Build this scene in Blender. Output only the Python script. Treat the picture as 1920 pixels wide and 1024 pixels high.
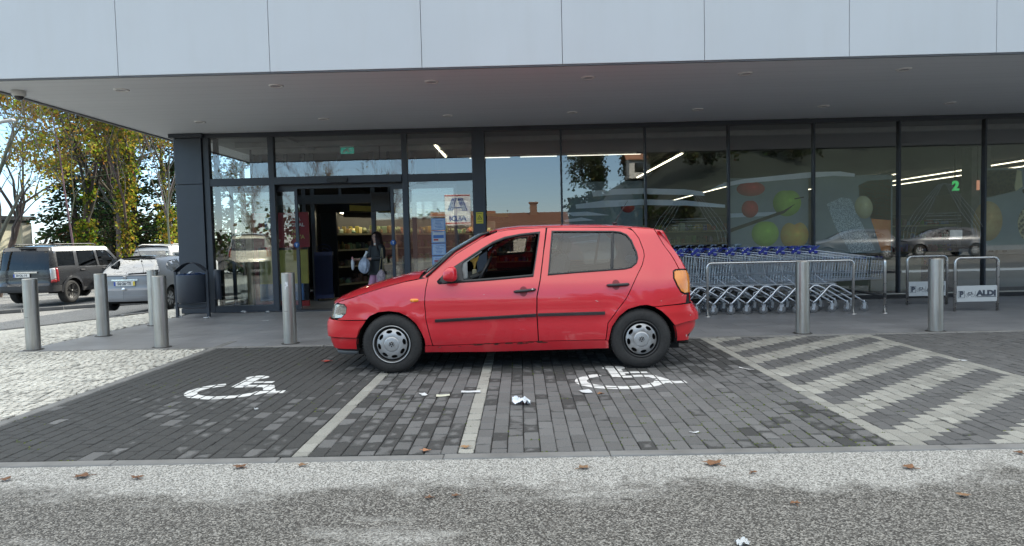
import bpy, bmesh, math, random
from mathutils import Vector, Matrix, Euler
from mathutils.geometry import delaunay_2d_cdt, tessellate_polygon
for o in list(bpy.data.objects): bpy.data.objects.remove(o)
SC = bpy.context.scene
COL = SC.collection
rad = math.radians
rnd = random.Random(7)

# ------------------------------------------------------------------ camera, sky, sun, exposure
CAM_H = 1.265
def cam_axes(pitch, roll, yaw):
    cy, sy = math.cos(yaw), math.sin(yaw)
    f = Vector((sy*math.cos(pitch), cy*math.cos(pitch), math.sin(pitch)))
    r = Vector((cy, -sy, 0)); u = r.cross(f)
    return r*math.cos(roll)+u*math.sin(roll), u*math.cos(roll)-r*math.sin(roll), f
cr, cu, cf = cam_axes(rad(-2.82), rad(-1.318), rad(-0.757))
cam = bpy.data.cameras.new('camera'); camo = bpy.data.objects.new('camera', cam); COL.objects.link(camo)
camo.matrix_world = Matrix(((cr.x, cu.x, -cf.x, 0), (cr.y, cu.y, -cf.y, 0), (cr.z, cu.z, -cf.z, CAM_H), (0, 0, 0, 1)))
cam.sensor_width = 36; cam.lens = 1250/1920*36; cam.clip_end = 3000; cam.clip_start = .05
SC.camera = camo
SUN_EL, SUN_AZ = 30, 35          # low sun behind the shop, to the right: the car park lies in the building's shade
world = bpy.data.worlds.new('World'); SC.world = world; world.use_nodes = True
wn = world.node_tree; bg = wn.nodes['Background']
sky = wn.nodes.new('ShaderNodeTexSky'); sky.sky_type = 'NISHITA'; sky.sun_disc = False
sky.sun_elevation = rad(SUN_EL); sky.sun_rotation = rad(SUN_AZ); sky.air_density = 1.0; sky.dust_density = .1; sky.ozone_density = 2.5
# low sky tinted bluer; white overhead cloud added to light the ground neutrally
def wnode(t, **k):
    n = wn.nodes.new('ShaderNode'+t)
    for a, b in k.items(): setattr(n, a, b)
    return n
def wmix(fac, a, b):
    m = wnode('Mix', data_type='RGBA')
    if isinstance(fac, float): m.inputs[0].default_value = fac
    else: wn.links.new(fac, m.inputs[0])
    for v, i in ((a, 6), (b, 7)):
        if isinstance(v, tuple): m.inputs[i].default_value = (*v, 1)
        else: wn.links.new(v, m.inputs[i])
    return m.outputs[2]
def wramp(src, pts):
    r = wnode('ValToRGB'); wn.links.new(src, r.inputs[0])
    for i, (p, v) in enumerate(pts): r.color_ramp.elements[i].position = p; r.color_ramp.elements[i].color = (v, v, v, 1)
    return r.outputs[0]
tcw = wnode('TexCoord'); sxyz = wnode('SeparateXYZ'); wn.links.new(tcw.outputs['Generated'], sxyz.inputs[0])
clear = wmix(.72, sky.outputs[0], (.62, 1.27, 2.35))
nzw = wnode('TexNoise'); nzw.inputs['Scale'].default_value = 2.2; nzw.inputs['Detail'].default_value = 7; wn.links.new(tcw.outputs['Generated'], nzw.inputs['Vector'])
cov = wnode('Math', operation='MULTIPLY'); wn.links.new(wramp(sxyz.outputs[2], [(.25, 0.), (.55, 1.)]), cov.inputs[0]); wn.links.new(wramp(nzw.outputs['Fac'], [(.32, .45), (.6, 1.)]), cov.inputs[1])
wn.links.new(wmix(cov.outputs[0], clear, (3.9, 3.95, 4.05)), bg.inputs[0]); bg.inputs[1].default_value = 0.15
sl = bpy.data.lights.new('sun', 'SUN'); sl.energy = 2.0; sl.angle = rad(.5); sl.color = (1, .96, .90)
slo = bpy.data.objects.new('sun', sl); COL.objects.link(slo)
sd = Vector((math.sin(rad(SUN_AZ))*math.cos(rad(SUN_EL)), math.cos(rad(SUN_AZ))*math.cos(rad(SUN_EL)), math.sin(rad(SUN_EL))))
slo.rotation_euler = sd.to_track_quat('Z', 'Y').to_euler()
SC.view_settings.view_transform = 'Standard'; SC.view_settings.look = 'None'
SC.view_settings.exposure = 2.08; SC.view_settings.gamma = 1
SC.view_settings.use_white_balance = True; SC.view_settings.white_balance_temperature = 6900; SC.view_settings.white_balance_tint = 6     # camera balanced for open shade
SC.cycles.max_bounces = 10; SC.cycles.transparent_max_bounces = 24; SC.cycles.diffuse_bounces = 3; SC.cycles.glossy_bounces = 5
SC.cycles.sample_clamp_indirect = 6; SC.cycles.caustics_reflective = False; SC.cycles.caustics_refractive = False

# ------------------------------------------------------------------ materials
class N:
    def __init__(s, name):
        m = bpy.data.materials.new(name); m.use_nodes = True; s.m = m; s.t = m.node_tree
        s.b = s.t.nodes['Principled BSDF']; s.out = s.t.nodes['Material Output']
    def new(s, typ, **kw):
        n = s.t.nodes.new('ShaderNode'+typ)
        for k, v in kw.items(): setattr(n, k, v)
        return n
    def link(s, a, b): s.t.links.new(a, b)
    def coord(s, scale=(1, 1, 1), kind='Object', rot=(0, 0, 0)):
        tc = s.new('TexCoord'); mp = s.new('Mapping'); mp.inputs['Scale'].default_value = scale; mp.inputs['Rotation'].default_value = rot
        s.link(tc.outputs[kind], mp.inputs[0]); return mp.outputs[0]
    def geo(s, scale=(1, 1, 1)):
        g = s.new('NewGeometry'); mp = s.new('Mapping'); mp.inputs['Scale'].default_value = scale
        s.link(g.outputs['Position'], mp.inputs[0]); return mp.outputs[0]
    def noise(s, vec, scale, detail=4, rough=.55):
        n = s.new('TexNoise'); n.inputs['Scale'].default_value = scale; n.inputs['Detail'].default_value = detail; n.inputs['Roughness'].default_value = rough
        if vec is not None: s.link(vec, n.inputs['Vector'])
        return n.outputs['Fac']
    def ramp(s, fac, pts):
        r = s.new('ValToRGB'); e = r.color_ramp.elements
        while len(e) < len(pts): e.new(.5)
        for i, (p, c) in enumerate(pts):
            e[i].position = p; e[i].color = (c, c, c, 1) if not isinstance(c, (tuple, list)) else (*c, 1)
        s.link(fac, r.inputs[0]); return r.outputs[0]
    def mix(s, fac, a, b, mode='MIX'):
        m = s.new('Mix', data_type='RGBA', blend_type=mode)
        if hasattr(fac, 'links'): s.link(fac, m.inputs[0])
        else: m.inputs[0].default_value = fac
        for v, i in ((a, 6), (b, 7)):
            if hasattr(v, 'links'): s.link(v, m.inputs[i])
            else: m.inputs[i].default_value = (*v, 1) if not isinstance(v, (int, float)) else (v, v, v, 1)
        return m.outputs[2]
    def math(s, op, a, b=0.):
        m = s.new('Math', operation=op)
        for v, i in ((a, 0), (b, 1)):
            if hasattr(v, 'links'): s.link(v, m.inputs[i])
            else: m.inputs[i].default_value = v
        return m.outputs[0]
    def bump(s, h, strength=.3, dist=.01):
        b = s.new('Bump'); b.inputs['Strength'].default_value = strength; b.inputs['Distance'].default_value = dist
        s.link(h, b.inputs['Height']); s.link(b.outputs[0], s.b.inputs['Normal'])
    def set(s, **kw):
        for k, v in kw.items():
            i = s.b.inputs[k.replace('_', ' ')]
            if hasattr(v, 'links'): s.link(v, i)
            elif isinstance(v, (tuple, list)): i.default_value = (*v, 1)
            else: i.default_value = v
        return s
MATS = {}
def M(name, col, rough=.5, metal=0., var=.12, scale=6., coat=0., spec=.5, emit=None, estr=0., bump=0.):
    if name in MATS: return MATS[name]
    n = N(name); v = n.coord(); f = n.noise(v, scale, 5)
    lo = tuple(c*(1-var) for c in col); hi = tuple(min(1, c*(1+var)) for c in col)
    n.set(Base_Color=n.ramp(f, [(.3, lo), (.7, hi)]), Metallic=metal)
    n.set(Roughness=n.ramp(f, [(.3, max(.02, rough*.88)), (.7, min(1, rough*1.12))]))
    n.b.inputs['Coat Weight'].default_value = coat; n.b.inputs['Specular IOR Level'].default_value = spec
    if emit: n.b.inputs['Emission Color'].default_value = (*emit, 1); n.b.inputs['Emission Strength'].default_value = estr
    if bump: n.bump(n.noise(v, scale*12, 3), bump, .004)
    MATS[name] = n.m; return n.m
def glass(name, tint=(.9, .95, .93), refl=.12, rough=.0, trans=1.):
    n = N(name); t = n.t
    tr = n.new('BsdfTransparent'); tr.inputs[0].default_value = (*[c*trans for c in tint], 1)
    gl = n.new('BsdfGlossy'); gl.inputs['Roughness'].default_value = rough; gl.inputs['Color'].default_value = (1, 1, 1, 1)
    fr = n.new('Fresnel'); fr.inputs[0].default_value = 1.5
    fac = n.math('ADD', n.math('MULTIPLY', fr.outputs[0], 1-refl), refl)
    mx = n.new('MixShader'); n.link(fac, mx.inputs[0]); n.link(tr.outputs[0], mx.inputs[1]); n.link(gl.outputs[0], mx.inputs[2])
    n.link(mx.outputs[0], n.out.inputs[0]); t.nodes.remove(n.b); MATS[name] = n.m; return n.m
def attr_mat(name, rough=.7, grime=.25, scale=9., bump=.25, trans=0., attr='Col', spec=.4, gdark=.55, fine=120, stain=0):
    n = N(name); a = n.new('Attribute'); a.attribute_name = attr
    g = n.geo(); f = n.noise(g, scale, 6, .65); fi = n.noise(g, fine, 2)
    c = n.mix(n.math('MULTIPLY', n.ramp(f, [(.42, 0.), (.68, 1.)]), grime), a.outputs['Color'], n.mix(1., a.outputs['Color'], (gdark,)*3, 'MULTIPLY'))
    if stain: c = n.mix(1., c, n.ramp(n.noise(g, stain, 4, .7), [(.38, .62), (.56, 1.08)]), 'MULTIPLY')
    c = n.mix(.5, c, n.mix(1., c, n.ramp(fi, [(.25, .55), (.75, 1.5)]), 'MULTIPLY'))
    n.set(Base_Color=c, Roughness=rough); n.b.inputs['Specular IOR Level'].default_value = spec
    if bump: n.bump(fi, bump, .004)
    MATS[name] = n.m; return n.m
def leaf_mat(name, attr='Col', tr=.45):
    n = N(name); a = n.new('Attribute'); a.attribute_name = attr
    d = n.new('BsdfDiffuse'); l = n.new('BsdfTranslucent'); m = n.new('MixShader'); m.inputs[0].default_value = tr
    n.link(a.outputs['Color'], d.inputs[0]); n.link(a.outputs['Color'], l.inputs[0])
    n.link(d.outputs[0], m.inputs[1]); n.link(l.outputs[0], m.inputs[2]); n.link(m.outputs[0], n.out.inputs[0]); n.t.nodes.remove(n.b)
    MATS[name] = n.m; return n.m

# ------------------------------------------------------------------ mesh builders
class MB:
    '''collects vertices and faces for ONE object'''
    def __init__(s): s.v = []; s.f = []; s.c = []; s.mi = []; s.cur = (1, 1, 1); s.m = 0; s.sm = []; s.smooth = False
    def face(s, idx): s.f.append(tuple(idx)); s.c.append(s.cur); s.mi.append(s.m); s.sm.append(s.smooth)
    def add(s, vs, fs):
        b = len(s.v); s.v += [tuple(v) for v in vs]
        for f in fs: s.face([b+i for i in f])
        return b
    def quad(s, a, b, c, d): s.add([a, b, c, d], [(0, 1, 2, 3)])
    def box(s, c, d, rz=0., bev=0., rot=None):
        hx, hy, hz = d[0]/2, d[1]/2, d[2]/2
        R = rot if rot is not None else Matrix.Rotation(rz, 3, 'Z')
        C = Vector(c)
        if bev <= 0:
            vs = [C+R@Vector((x*hx, y*hy, z*hz)) for x in (-1, 1) for y in (-1, 1) for z in (-1, 1)]
            s.add(vs, [(0, 1, 3, 2), (4, 6, 7, 5), (0, 4, 5, 1), (2, 3, 7, 6), (0, 2, 6, 4), (1, 5, 7, 3)])
        else:
            b = min(bev, hx*.9, hy*.9, hz*.9); vs = []; ix = {}
            for x in (-1, 1):
                for y in (-1, 1):
                    for z in (-1, 1):
                        for k in range(3):
                            p = [x*hx, y*hy, z*hz]
                            for j in range(3):
                                if j != k: p[j] -= (x, y, z)[j]*b
                            ix[(x, y, z, k)] = len(vs); vs.append(C+R@Vector(p))
            fs = []
            for k in range(3):
                o = [j for j in range(3) if j != k]
                for sg in (-1, 1):
                    q = []
                    for (p, r) in ((-1, -1), (1, -1), (1, 1), (-1, 1)):
                        t = [0, 0, 0]; t[k] = sg; t[o[0]] = p; t[o[1]] = r; q.append(ix[(*t, k)])
                    if (sg > 0) == (k == 1): q.reverse()
                    fs.append(q)
            for k in range(3):                       # edge along axis k
                o = [j for j in range(3) if j != k]
                for p in (-1, 1):
                    for r in (-1, 1):
                        q = []
                        for (sg, kk) in ((-1, o[0]), (1, o[0]), (1, o[1]), (-1, o[1])):
                            t = [0, 0, 0]; t[k] = sg; t[o[0]] = p; t[o[1]] = r; q.append(ix[(*t, kk)])
                        fs.append(q)
            for x in (-1, 1):
                for y in (-1, 1):
                    for z in (-1, 1): fs.append([ix[(x, y, z, 0)], ix[(x, y, z, 1)], ix[(x, y, z, 2)]])
            # orient outward
            for q in fs:
                a, b2, c2 = (vs[q[0]], vs[q[1]], vs[q[2]])
                n = (b2-a).cross(c2-a); m = sum((vs[i] for i in q), Vector())/len(q)-C
                if n.dot(m) < 0: q.reverse()
            s.add(vs, fs)
    def tube(s, pts, r, n=8, closed=False, cap=True):
        pts = [Vector(p) for p in pts]; k = len(pts)
        rs = r if isinstance(r, (list, tuple)) else [r]*k
        rings = []; prev = None
        for i in range(k):
            if closed: t = pts[(i+1) % k]-pts[i-1]
            else: t = pts[min(i+1, k-1)]-pts[max(i-1, 0)]
            if t.length < 1e-9: t = Vector((0, 0, 1))
            t.normalize()
            if prev is None:
                a = Vector((0, 0, 1)) if abs(t.z) < .9 else Vector((1, 0, 0)); x = t.cross(a).normalized()
            else:
                x = prev-t*prev.dot(t)
                x = x.normalized() if x.length > 1e-6 else t.orthogonal().normalized()
            prev = x; y = t.cross(x)
            b = len(s.v); rings.append(b)
            for j in range(n):
                an = 2*math.pi*j/n; s.v.append(tuple(pts[i]+(x*math.cos(an)+y*math.sin(an))*rs[i]))
        sm = s.smooth; s.smooth = n > 4
        for i in range(k if closed else k-1):
            a, b = rings[i], rings[(i+1) % k]
            for j in range(n): s.face((a+j, a+(j+1) % n, b+(j+1) % n, b+j))
        s.smooth = sm
        if cap and not closed:
            s.face([rings[0]+j for j in reversed(range(n))]); s.face([rings[-1]+j for j in range(n)])
    def lathe(s, prof, c=(0, 0, 0), axis='Z', n=24, a0=0., a1=2*math.pi, smooth=True):
        full = abs(a1-a0-2*math.pi) < 1e-6; k = n if full else n+1; b = len(s.v); C = Vector(c)
        for (r, h) in prof:
            for j in range(k):
                a = a0+(a1-a0)*j/n; x, y = r*math.cos(a), r*math.sin(a)
                p = {'Z': (x, y, h), 'Y': (x, h, y), 'X': (h, x, y)}[axis]; s.v.append(tuple(C+Vector(p)))
        sm = s.smooth; s.smooth = smooth
        for i in range(len(prof)-1):
            for j in range(n):
                j2 = (j+1) % k; q = (b+i*k+j, b+i*k+j2, b+(i+1)*k+j2, b+(i+1)*k+j)
                s.face(q if axis != 'Y' else q[::-1])
        s.smooth = sm
    def prism(s, poly, d0, d1, axis='Y', flip=False):
        '''2D polygon extruded: axis Y -> poly is (x,z)'''
        def P(p, d): return {'Y': (p[0], d, p[1]), 'X': (d, p[0], p[1]), 'Z': (p[0], p[1], d)}[axis]
        n = len(poly); b = len(s.v); s.v += [P(p, d0) for p in poly]+[P(p, d1) for p in poly]
        tri = tessellate_polygon([[Vector((p[0], p[1], 0)) for p in poly]])
        for t in tri: s.face([b+i for i in t]); s.face([b+n+i for i in reversed(t)])
        for i in range(n): s.face((b+i, b+(i+1) % n, b+n+(i+1) % n, b+n+i))
    def grid(s, fn, nu, nv):
        b = len(s.v)
        for i in range(nu+1):
            for j in range(nv+1): s.v.append(tuple(fn(i/nu, j/nv)))
        for i in range(nu):
            for j in range(nv):
                a = b+i*(nv+1)+j; s.face((a, a+nv+1, a+nv+2, a+1))
    def build(s, name, mats, parent=None, loc=None, colors=False, fix=False, angle=None, bev=0., bseg=2):
        me = bpy.data.meshes.new(name); me.from_pydata(s.v, [], s.f)
        if not isinstance(mats, (list, tuple)): mats = [mats]
        for m in mats: me.materials.append(m)
        if len(mats) > 1: me.polygons.foreach_set('material_index', s.mi)
        me.polygons.foreach_set('use_smooth', s.sm)
        if colors:
            ca = me.color_attributes.new('Col', 'FLOAT_COLOR', 'CORNER'); buf = []
            for f, c in zip(s.f, s.c): buf += [c[0], c[1], c[2], 1.]*len(f)
            ca.data.foreach_set('color', buf)
        if fix or bev:
            bm = bmesh.new(); bm.from_mesh(me)
            if fix:
                bmesh.ops.remove_doubles(bm, verts=bm.verts, dist=1e-5); bmesh.ops.recalc_face_normals(bm, faces=bm.faces)
            if bev: bmesh.ops.bevel(bm, geom=[e for e in bm.edges if len(e.link_faces) == 2 and e.calc_face_angle(0) > .6], offset=bev, segments=bseg, affect='EDGES', profile=.5)
            bm.to_mesh(me); bm.free()
        if angle is not None:
            me.polygons.foreach_set('use_smooth', [True]*len(me.polygons)); me.set_sharp_from_angle(angle=rad(angle))
        me.update()
        o = bpy.data.objects.new(name, me); COL.objects.link(o)
        if parent is not None: o.parent = parent
        if loc is not None: o.location = loc
        return o
def tag(o, label=None, cat=None, group=None, kind=None):
    if label: o['label'] = label
    if cat: o['category'] = cat
    if group: o['group'] = group
    if kind: o['kind'] = kind
    return o
def thing(name, label, cat, loc=(0, 0, 0), rz=0., group=None):
    o = bpy.data.objects.new(name, None); COL.objects.link(o); o.empty_display_size = .2
    o.location = loc; o.rotation_euler = (0, 0, rz); return tag(o, label, cat, group)
def copy_tree(o, parent=None, top=True):
    c = o.copy(); COL.objects.link(c); c.parent = parent
    for ch in list(o.children): copy_tree(ch, c, False)
    return c
def text_mesh(body, size, depth=.002, bold=.0, align='CENTER'):
    cu_ = bpy.data.curves.new('txt', 'FONT'); cu_.body = body; cu_.size = size; cu_.extrude = depth; cu_.offset = bold
    cu_.align_x = align; cu_.align_y = 'CENTER'; cu_.resolution_u = 3
    o = bpy.data.objects.new('txt', cu_); COL.objects.link(o)
    dg = bpy.context.evaluated_depsgraph_get(); me = bpy.data.meshes.new_from_object(o.evaluated_get(dg))
    vs = [tuple(v.co) for v in me.vertices]; fs = [tuple(p.vertices) for p in me.polygons]
    bpy.data.objects.remove(o); bpy.data.curves.remove(cu_); bpy.data.meshes.remove(me)
    return vs, fs
def add_text(mb, body, size, pos, x=(1, 0, 0), up=(0, 0, 1), depth=.002, bold=0., align='CENTER', sx=1.):
    vs, fs = text_mesh(body, size, depth, bold, align); X = Vector(x).normalized(); U = Vector(up).normalized(); Nn = X.cross(U)
    mb.add([Vector(pos)+X*(v[0]*sx)+U*v[1]+Nn*v[2] for v in vs], fs)
def arc(cx, cy, r, a0, a1, n): return [(cx+r*math.cos(a0+(a1-a0)*i/n), cy+r*math.sin(a0+(a1-a0)*i/n)) for i in range(n+1)]
def catmull(P, n=6, closed=False):
    out = []; k = len(P)
    for i in range(k if closed else k-1):
        if closed: a, b, c, d = P[i-1], P[i], P[(i+1) % k], P[(i+2) % k]
        else: a, b, c, d = P[max(i-1, 0)], P[i], P[i+1], P[min(i+2, k-1)]
        for j in range(n):
            t = j/n; out.append(tuple(.5*(2*b[q]+(c[q]-a[q])*t+(2*a[q]-5*b[q]+4*c[q]-d[q])*t*t+(3*b[q]-a[q]-3*c[q]+d[q])*t**3) for q in range(len(b))))
    if not closed: out.append(tuple(P[-1]))
    return out
# ------------------------------------------------------------------ common materials
m_alu = M('brushed_steel', (.52, .51, .48), .33, 1., .1, 3.)
m_zinc = M('zinc_wire', (.55, .58, .62), .33, .9, .12, 20.)
m_frame = M('anthracite_frame', (.028, .034, .045), .42, 0, .15, 2.)
m_black = M('black_plastic', (.012, .012, .013), .45, 0, .2, 8.)
m_dark = M('dark_void', (.004, .004, .004), .9, 0, 0, 1.)
m_white = M('white_paint', (.75, .75, .73), .5, 0, .06, 4.)
m_paper = M('white_paper', (.58, .60, .61), .8, 0, .05, 30.)
def steel_brushed():
    n = N('bollard_steel'); v = n.coord((60, 60, 1.2)); f = n.noise(v, 3, 4); d = n.noise(n.coord(), 4, 5)
    lo = n.ramp(f, [(.3, (.40, .385, .355)), (.7, (.55, .535, .50))])
    n.set(Base_Color=n.mix(n.ramp(d, [(.45, 0.), (.75, .35)]), lo, (.25, .24, .22)), Metallic=1., Roughness=n.ramp(f, [(.3, .3), (.7, .45)])); return n.m
m_bollard = steel_brushed()

# ------------------------------------------------------------------ ground
def smooth01(t): t = min(max(t, 0), 1); return t*t*(3-2*t)
def ground_z(x, y):
    return -min(.42, .07*max(0, -6.35-x)*min(max((y-7)/6, 0), 1.3))
def asphalt(name, stone_lo, stone_hi, near=True):
    n = N(name); g = n.geo()
    vo = n.new('TexVoronoi'); vo.inputs['Scale'].default_value = 150; n.link(g, vo.inputs['Vector'])
    sep = n.new('SeparateColor'); n.link(vo.outputs['Color'], sep.inputs[0])
    fi = n.noise(g, 260, 2); big = n.noise(g, .9, 6, .6); med = n.noise(g, 5., 5, .6)
    base = n.ramp(n.math('ADD', n.math('MULTIPLY', sep.outputs[0], .75), n.math('MULTIPLY', fi, .3)), [(.12, stone_lo), (.5, tuple(2.6*c for c in stone_lo)), (.78, stone_hi), (.95, tuple(min(.8, 1.6*c) for c in stone_hi))])
    pale = n.ramp(n.math('ADD', n.math('MULTIPLY', sep.outputs[1], .6), n.math('MULTIPLY', fi, .4)), [(.10, (.04, .04, .038)), (.36, (.20, .195, .18)), (.58, (.37, .36, .335)), (.9, (.56, .55, .52))])
    if near:      # gritty, dusty strip in front of the kerb and scattered patches
        xyz = n.new('SeparateXYZ'); n.link(g, xyz.inputs[0])
        wob = n.math('MULTIPLY', n.math('SUBTRACT', big, .5), 1.1); wob2 = n.math('ADD', n.math('MULTIPLY', n.math('SUBTRACT', med, .5), .55), n.math('MULTIPLY', n.math('SUBTRACT', n.noise(g, 28, 3, .7), .5), .45))
        d = n.math('ADD', n.math('ADD', xyz.outputs[1], wob), wob2)
        strip = n.ramp(n.math('DIVIDE', n.math('SUBTRACT', d, 3.0), .9), [(.28, 0.), (.52, 1.)])
        patch = n.ramp(n.noise(n.geo((.55, 1.5, 1)), 1.6, 6, .65), [(.56, 0.), (.68, .8)])
        spots = n.ramp(n.noise(n.geo((.8, 2.2, 1)), 2.3, 4, .6), [(.66, 0.), (.72, .85)])
        fac = n.math('MULTIPLY', n.math('MAXIMUM', strip, patch), n.math('SUBTRACT', 1., spots))
    else: fac = n.math('MULTIPLY', big, .35)
    n.set(Base_Color=n.mix(fac, base, pale), Roughness=.85); n.b.inputs['Specular IOR Level'].default_value = .25
    n.bump(n.math('ADD', n.math('MULTIPLY', vo.outputs['Distance'], -1.), fi), .6, .004); return n.m
m_asph = asphalt('asphalt', (.034, .032, .029), (.235, .225, .205))
m_road = asphalt('street_asphalt', (.07, .07, .07), (.24, .24, .235), False)

# one ground sheet to the horizon, with the street side sloping away to the left
mb = MB()
xs = [-900, -200, -60, -30, -20, -16, -13, -11, -9.5, -8.5, -7.5, -6.6, -6.3, -4, 0, 5, 12, 40, 200, 900]
ys = [-900, -200, -60, -20, -8, -2, 2, 3.822]
ys2 = [3.78, 5, 7, 8, 9, 10, 11, 12, 13, 14, 15, 17, 20, 25, 40, 100, 300, 900]
def sheet(xs, ys, dz):
    for i in range(len(xs)-1):
        for j in range(len(ys)-1):
            q = [(xs[i], ys[j]), (xs[i+1], ys[j]), (xs[i+1], ys[j+1]), (xs[i], ys[j+1])]
            mb.quad(*[(x, y, ground_z(x, y)+dz) for x, y in q])
sheet(xs, ys, -.003)
tag(mb.build('asphalt_road', m_asph), kind='structure')
mb = MB(); sheet(xs, ys2, -.075)
tag(mb.build('ground', m_road), kind='structure')

# concrete kerb between asphalt and bays: separate stones with joints
m_kerb = M('kerb_concrete', (.165, .162, .155), .8, 0, .22, 5., bump=.3)
mb = MB(); x = -9.3; r2 = random.Random(3)
while x < 12:
    l = .98
    mb.box((x+l/2, 3.872+r2.uniform(-.004, .004), -.064+r2.uniform(-.002, .002)), (l-.004, .082, .13), r2.uniform(-.002, .002), .005); x += l
x = -3.855; y = 3.95
while y < 8.2:
    mb.box((-3.86+r2.uniform(-.004, .004), y+.49, -.06), (.10, .965, .128), 0, .008); y += .975
x = -6.4
while x < 12:
    mb.box((x+.49, 8.275, -.06), (.97, .075, .131), 0, .006); x += .98
tag(mb.build('kerb', m_kerb, colors=False), kind='structure')

# concrete pavers, laid one by one
def paver_mat():
    n = N('paver_concrete'); a = n.new('Attribute'); a.attribute_name = 'Col'; d = n.new('Attribute'); d.attribute_name = 'Dirt'; g = n.geo()
    no = n.math('ADD', n.math('MULTIPLY', n.noise(g, 11, 5, .65), .75), n.math('MULTIPLY', n.noise(g, 2.2, 4, .6), .45))
    m = n.ramp(n.math('ADD', n.math('SUBTRACT', no, .60), d.outputs['Fac']), [(.40, 0.), (.56, 1.)]); fi = n.noise(g, 150, 2); sp = n.noise(g, 420, 2)
    c = n.mix(1., a.outputs['Color'], n.ramp(fi, [(.25, .72), (.75, 1.28)]), 'MULTIPLY')
    c = n.mix(n.math('MULTIPLY', m, .88), c, n.mix(n.ramp(fi, [(.35, 0.), (.7, 1.)]), (.030, .030, .029), (.056, .056, .054)))
    c = n.mix(n.ramp(sp, [(.70, 0.), (.76, .55)]), c, (.30, .30, .29))
    n.set(Base_Color=c, Roughness=.8); n.b.inputs['Specular IOR Level'].default_value = .3; n.bump(fi, .45, .004); return n.m
m_paver = paver_mat()
mb = MB(); DIRT = []; r2 = random.Random(11); PW, PL = .1, .165
def paver_rect(c, k):
    x0 = -3.805+c*PW; off = (c % 2)*PL/2; y0 = 3.925-PL/2+off+k*PL
    return x0, x0+PW, max(y0, 3.925), min(y0+PL, 8.235)
PAVERS = []
def noise2(x, y): return math.sin(1.7*x+2.1*math.sin(.9*y))*math.cos(1.3*y+1.1*math.sin(1.4*x+.5))
moss = MB()
for c in range(0, 118):
    for k in range(0, 28):
        x0, x1, y0, y1 = paver_rect(c, k)
        if y1-y0 < .02: continue
        xm, ym = (x0+x1)/2, (y0+y1)/2
        light = False
        if abs(xm+1.35) < .05 or abs(xm+.35) < .05 or abs(xm-2.25) < .05 or abs(xm-4.25) < .05: light = True
        if 2.3 < xm < 4.2 and ((k*2+(c % 2)-(c-61)) % 8) < 4: light = True
        v = r2.gauss(0, 1)
        if light:
            b = .27*(1+.10*v)
            if xm > 2.2: b *= .98+.06*noise2(xm, ym)
            col = (b, b*.98, b*.88)
        elif xm > 2.3:
            b = .105*(1+.10*v); col = (b, b*.99, b*.98)
        else:
            # worn, paler stones are scattered in clusters; more of them toward the right and the front
            p = .14+.72*smooth01((xm+3.1)/3.2)-.34*smooth01((ym-5.4)/1.8)+.30*noise2(xm*.8+1, ym)
            if xm < -2.9: p -= .25
            b = .122*(1+.09*v); col = (b*1.01, b, b*.985)
        g = .0022; h = r2.uniform(-.0016, .0016); tx, ty = r2.uniform(-.0015, .0015), r2.uniform(-.0015, .0015); bv = .0045
        jx = r2.uniform(-.0012, .0012)
        a, b_, cc, d = x0+g+jx, x1-g+jx, y0+g*1.9, y1-g*1.9
        zt = lambda x, y: h+tx*(x-xm)/.05+ty*(y-ym)/.1
        top = [(a+bv, cc+bv), (b_-bv, cc+bv), (b_-bv, d-bv), (a+bv, d-bv)]; low = [(a, cc), (b_, cc), (b_, d), (a, d)]
        if light: dv = .10+.05*v
        elif xm > 2.3: dv = .16+.05*v
        else: dv = min(1, max(.04, .90-.92*p+.16*smooth01((xm-1.1)/.8)+r2.gauss(0, .21)))
        mb.cur = col; i = mb.add([(*p_, zt(*p_)) for p_ in top]+[(*p_, zt(*p_)-bv) for p_ in low]+[(*p_, -.03) for p_ in low]+[(xm, ym, zt(xm, ym)+.0006)], [(0, 1, 12), (1, 2, 12), (2, 3, 12), (3, 0, 12)])
        DIRT += [dv+.16+r2.uniform(-.05, .12) for _ in range(4)]+[dv+.35]*8+[dv-.06]
        for q in range(4):
            n_ = (q+1) % 4; mb.face((i+4+q, i+4+n_, i+n_, i+q)); mb.face((i+8+q, i+8+n_, i+4+n_, i+4+q))
        PAVERS.append((a+bv, b_-bv, cc+bv, d-bv, max(zt(*p_) for p_ in top)))
        mossy = smooth01((xm-.2)/1.2)*smooth01((5.9-ym)/1.2)*(1 if xm < 2.25 else .12)+.25*max(0, noise2(xm*1.3, ym*1.1+2))
        if r2.random() < mossy*.95:
            for q in range(r2.randint(1, 5)):
                if r2.random() < .5: px_, py_ = a-.003+r2.uniform(-.006, .006), r2.uniform(cc, d)
                else: px_, py_ = r2.uniform(a, b_), cc-.003+r2.uniform(-.006, .006)
                s_ = r2.uniform(.004, .011); gcol = r2.choice([(.06, .085, .015), (.09, .11, .02), (.05, .06, .02)])
                moss.cur = gcol
                moss.add([(px_-s_, py_-s_, -.004), (px_+s_, py_-s_*.6, -.004), (px_+s_*.7, py_+s_, -.004), (px_-s_*.8, py_+s_*.8, -.004), (px_, py_, .004)], [(0, 1, 4), (1, 2, 4), (2, 3, 4), (3, 0, 4)])
pv = tag(mb.build('paving', m_paver, colors=True), kind='structure')
at_ = pv.data.attributes.new('Dirt', 'FLOAT', 'POINT'); at_.data.foreach_set('value', DIRT)
m_moss = attr_mat('moss', .9, .3, 20, .2)
tag(moss.build('moss', m_moss, colors=True), kind='stuff')
m_bed = M('joint_sand', (.028, .027, .024), .95, 0, .3, 30.)
mb = MB(); mb.quad((-3.8, 3.925, -.012), (8.0, 3.925, -.012), (8.0, 8.235, -.012), (-3.8, 8.235, -.012))
tag(mb.build('paving_bed', m_bed), kind='structure')

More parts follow.
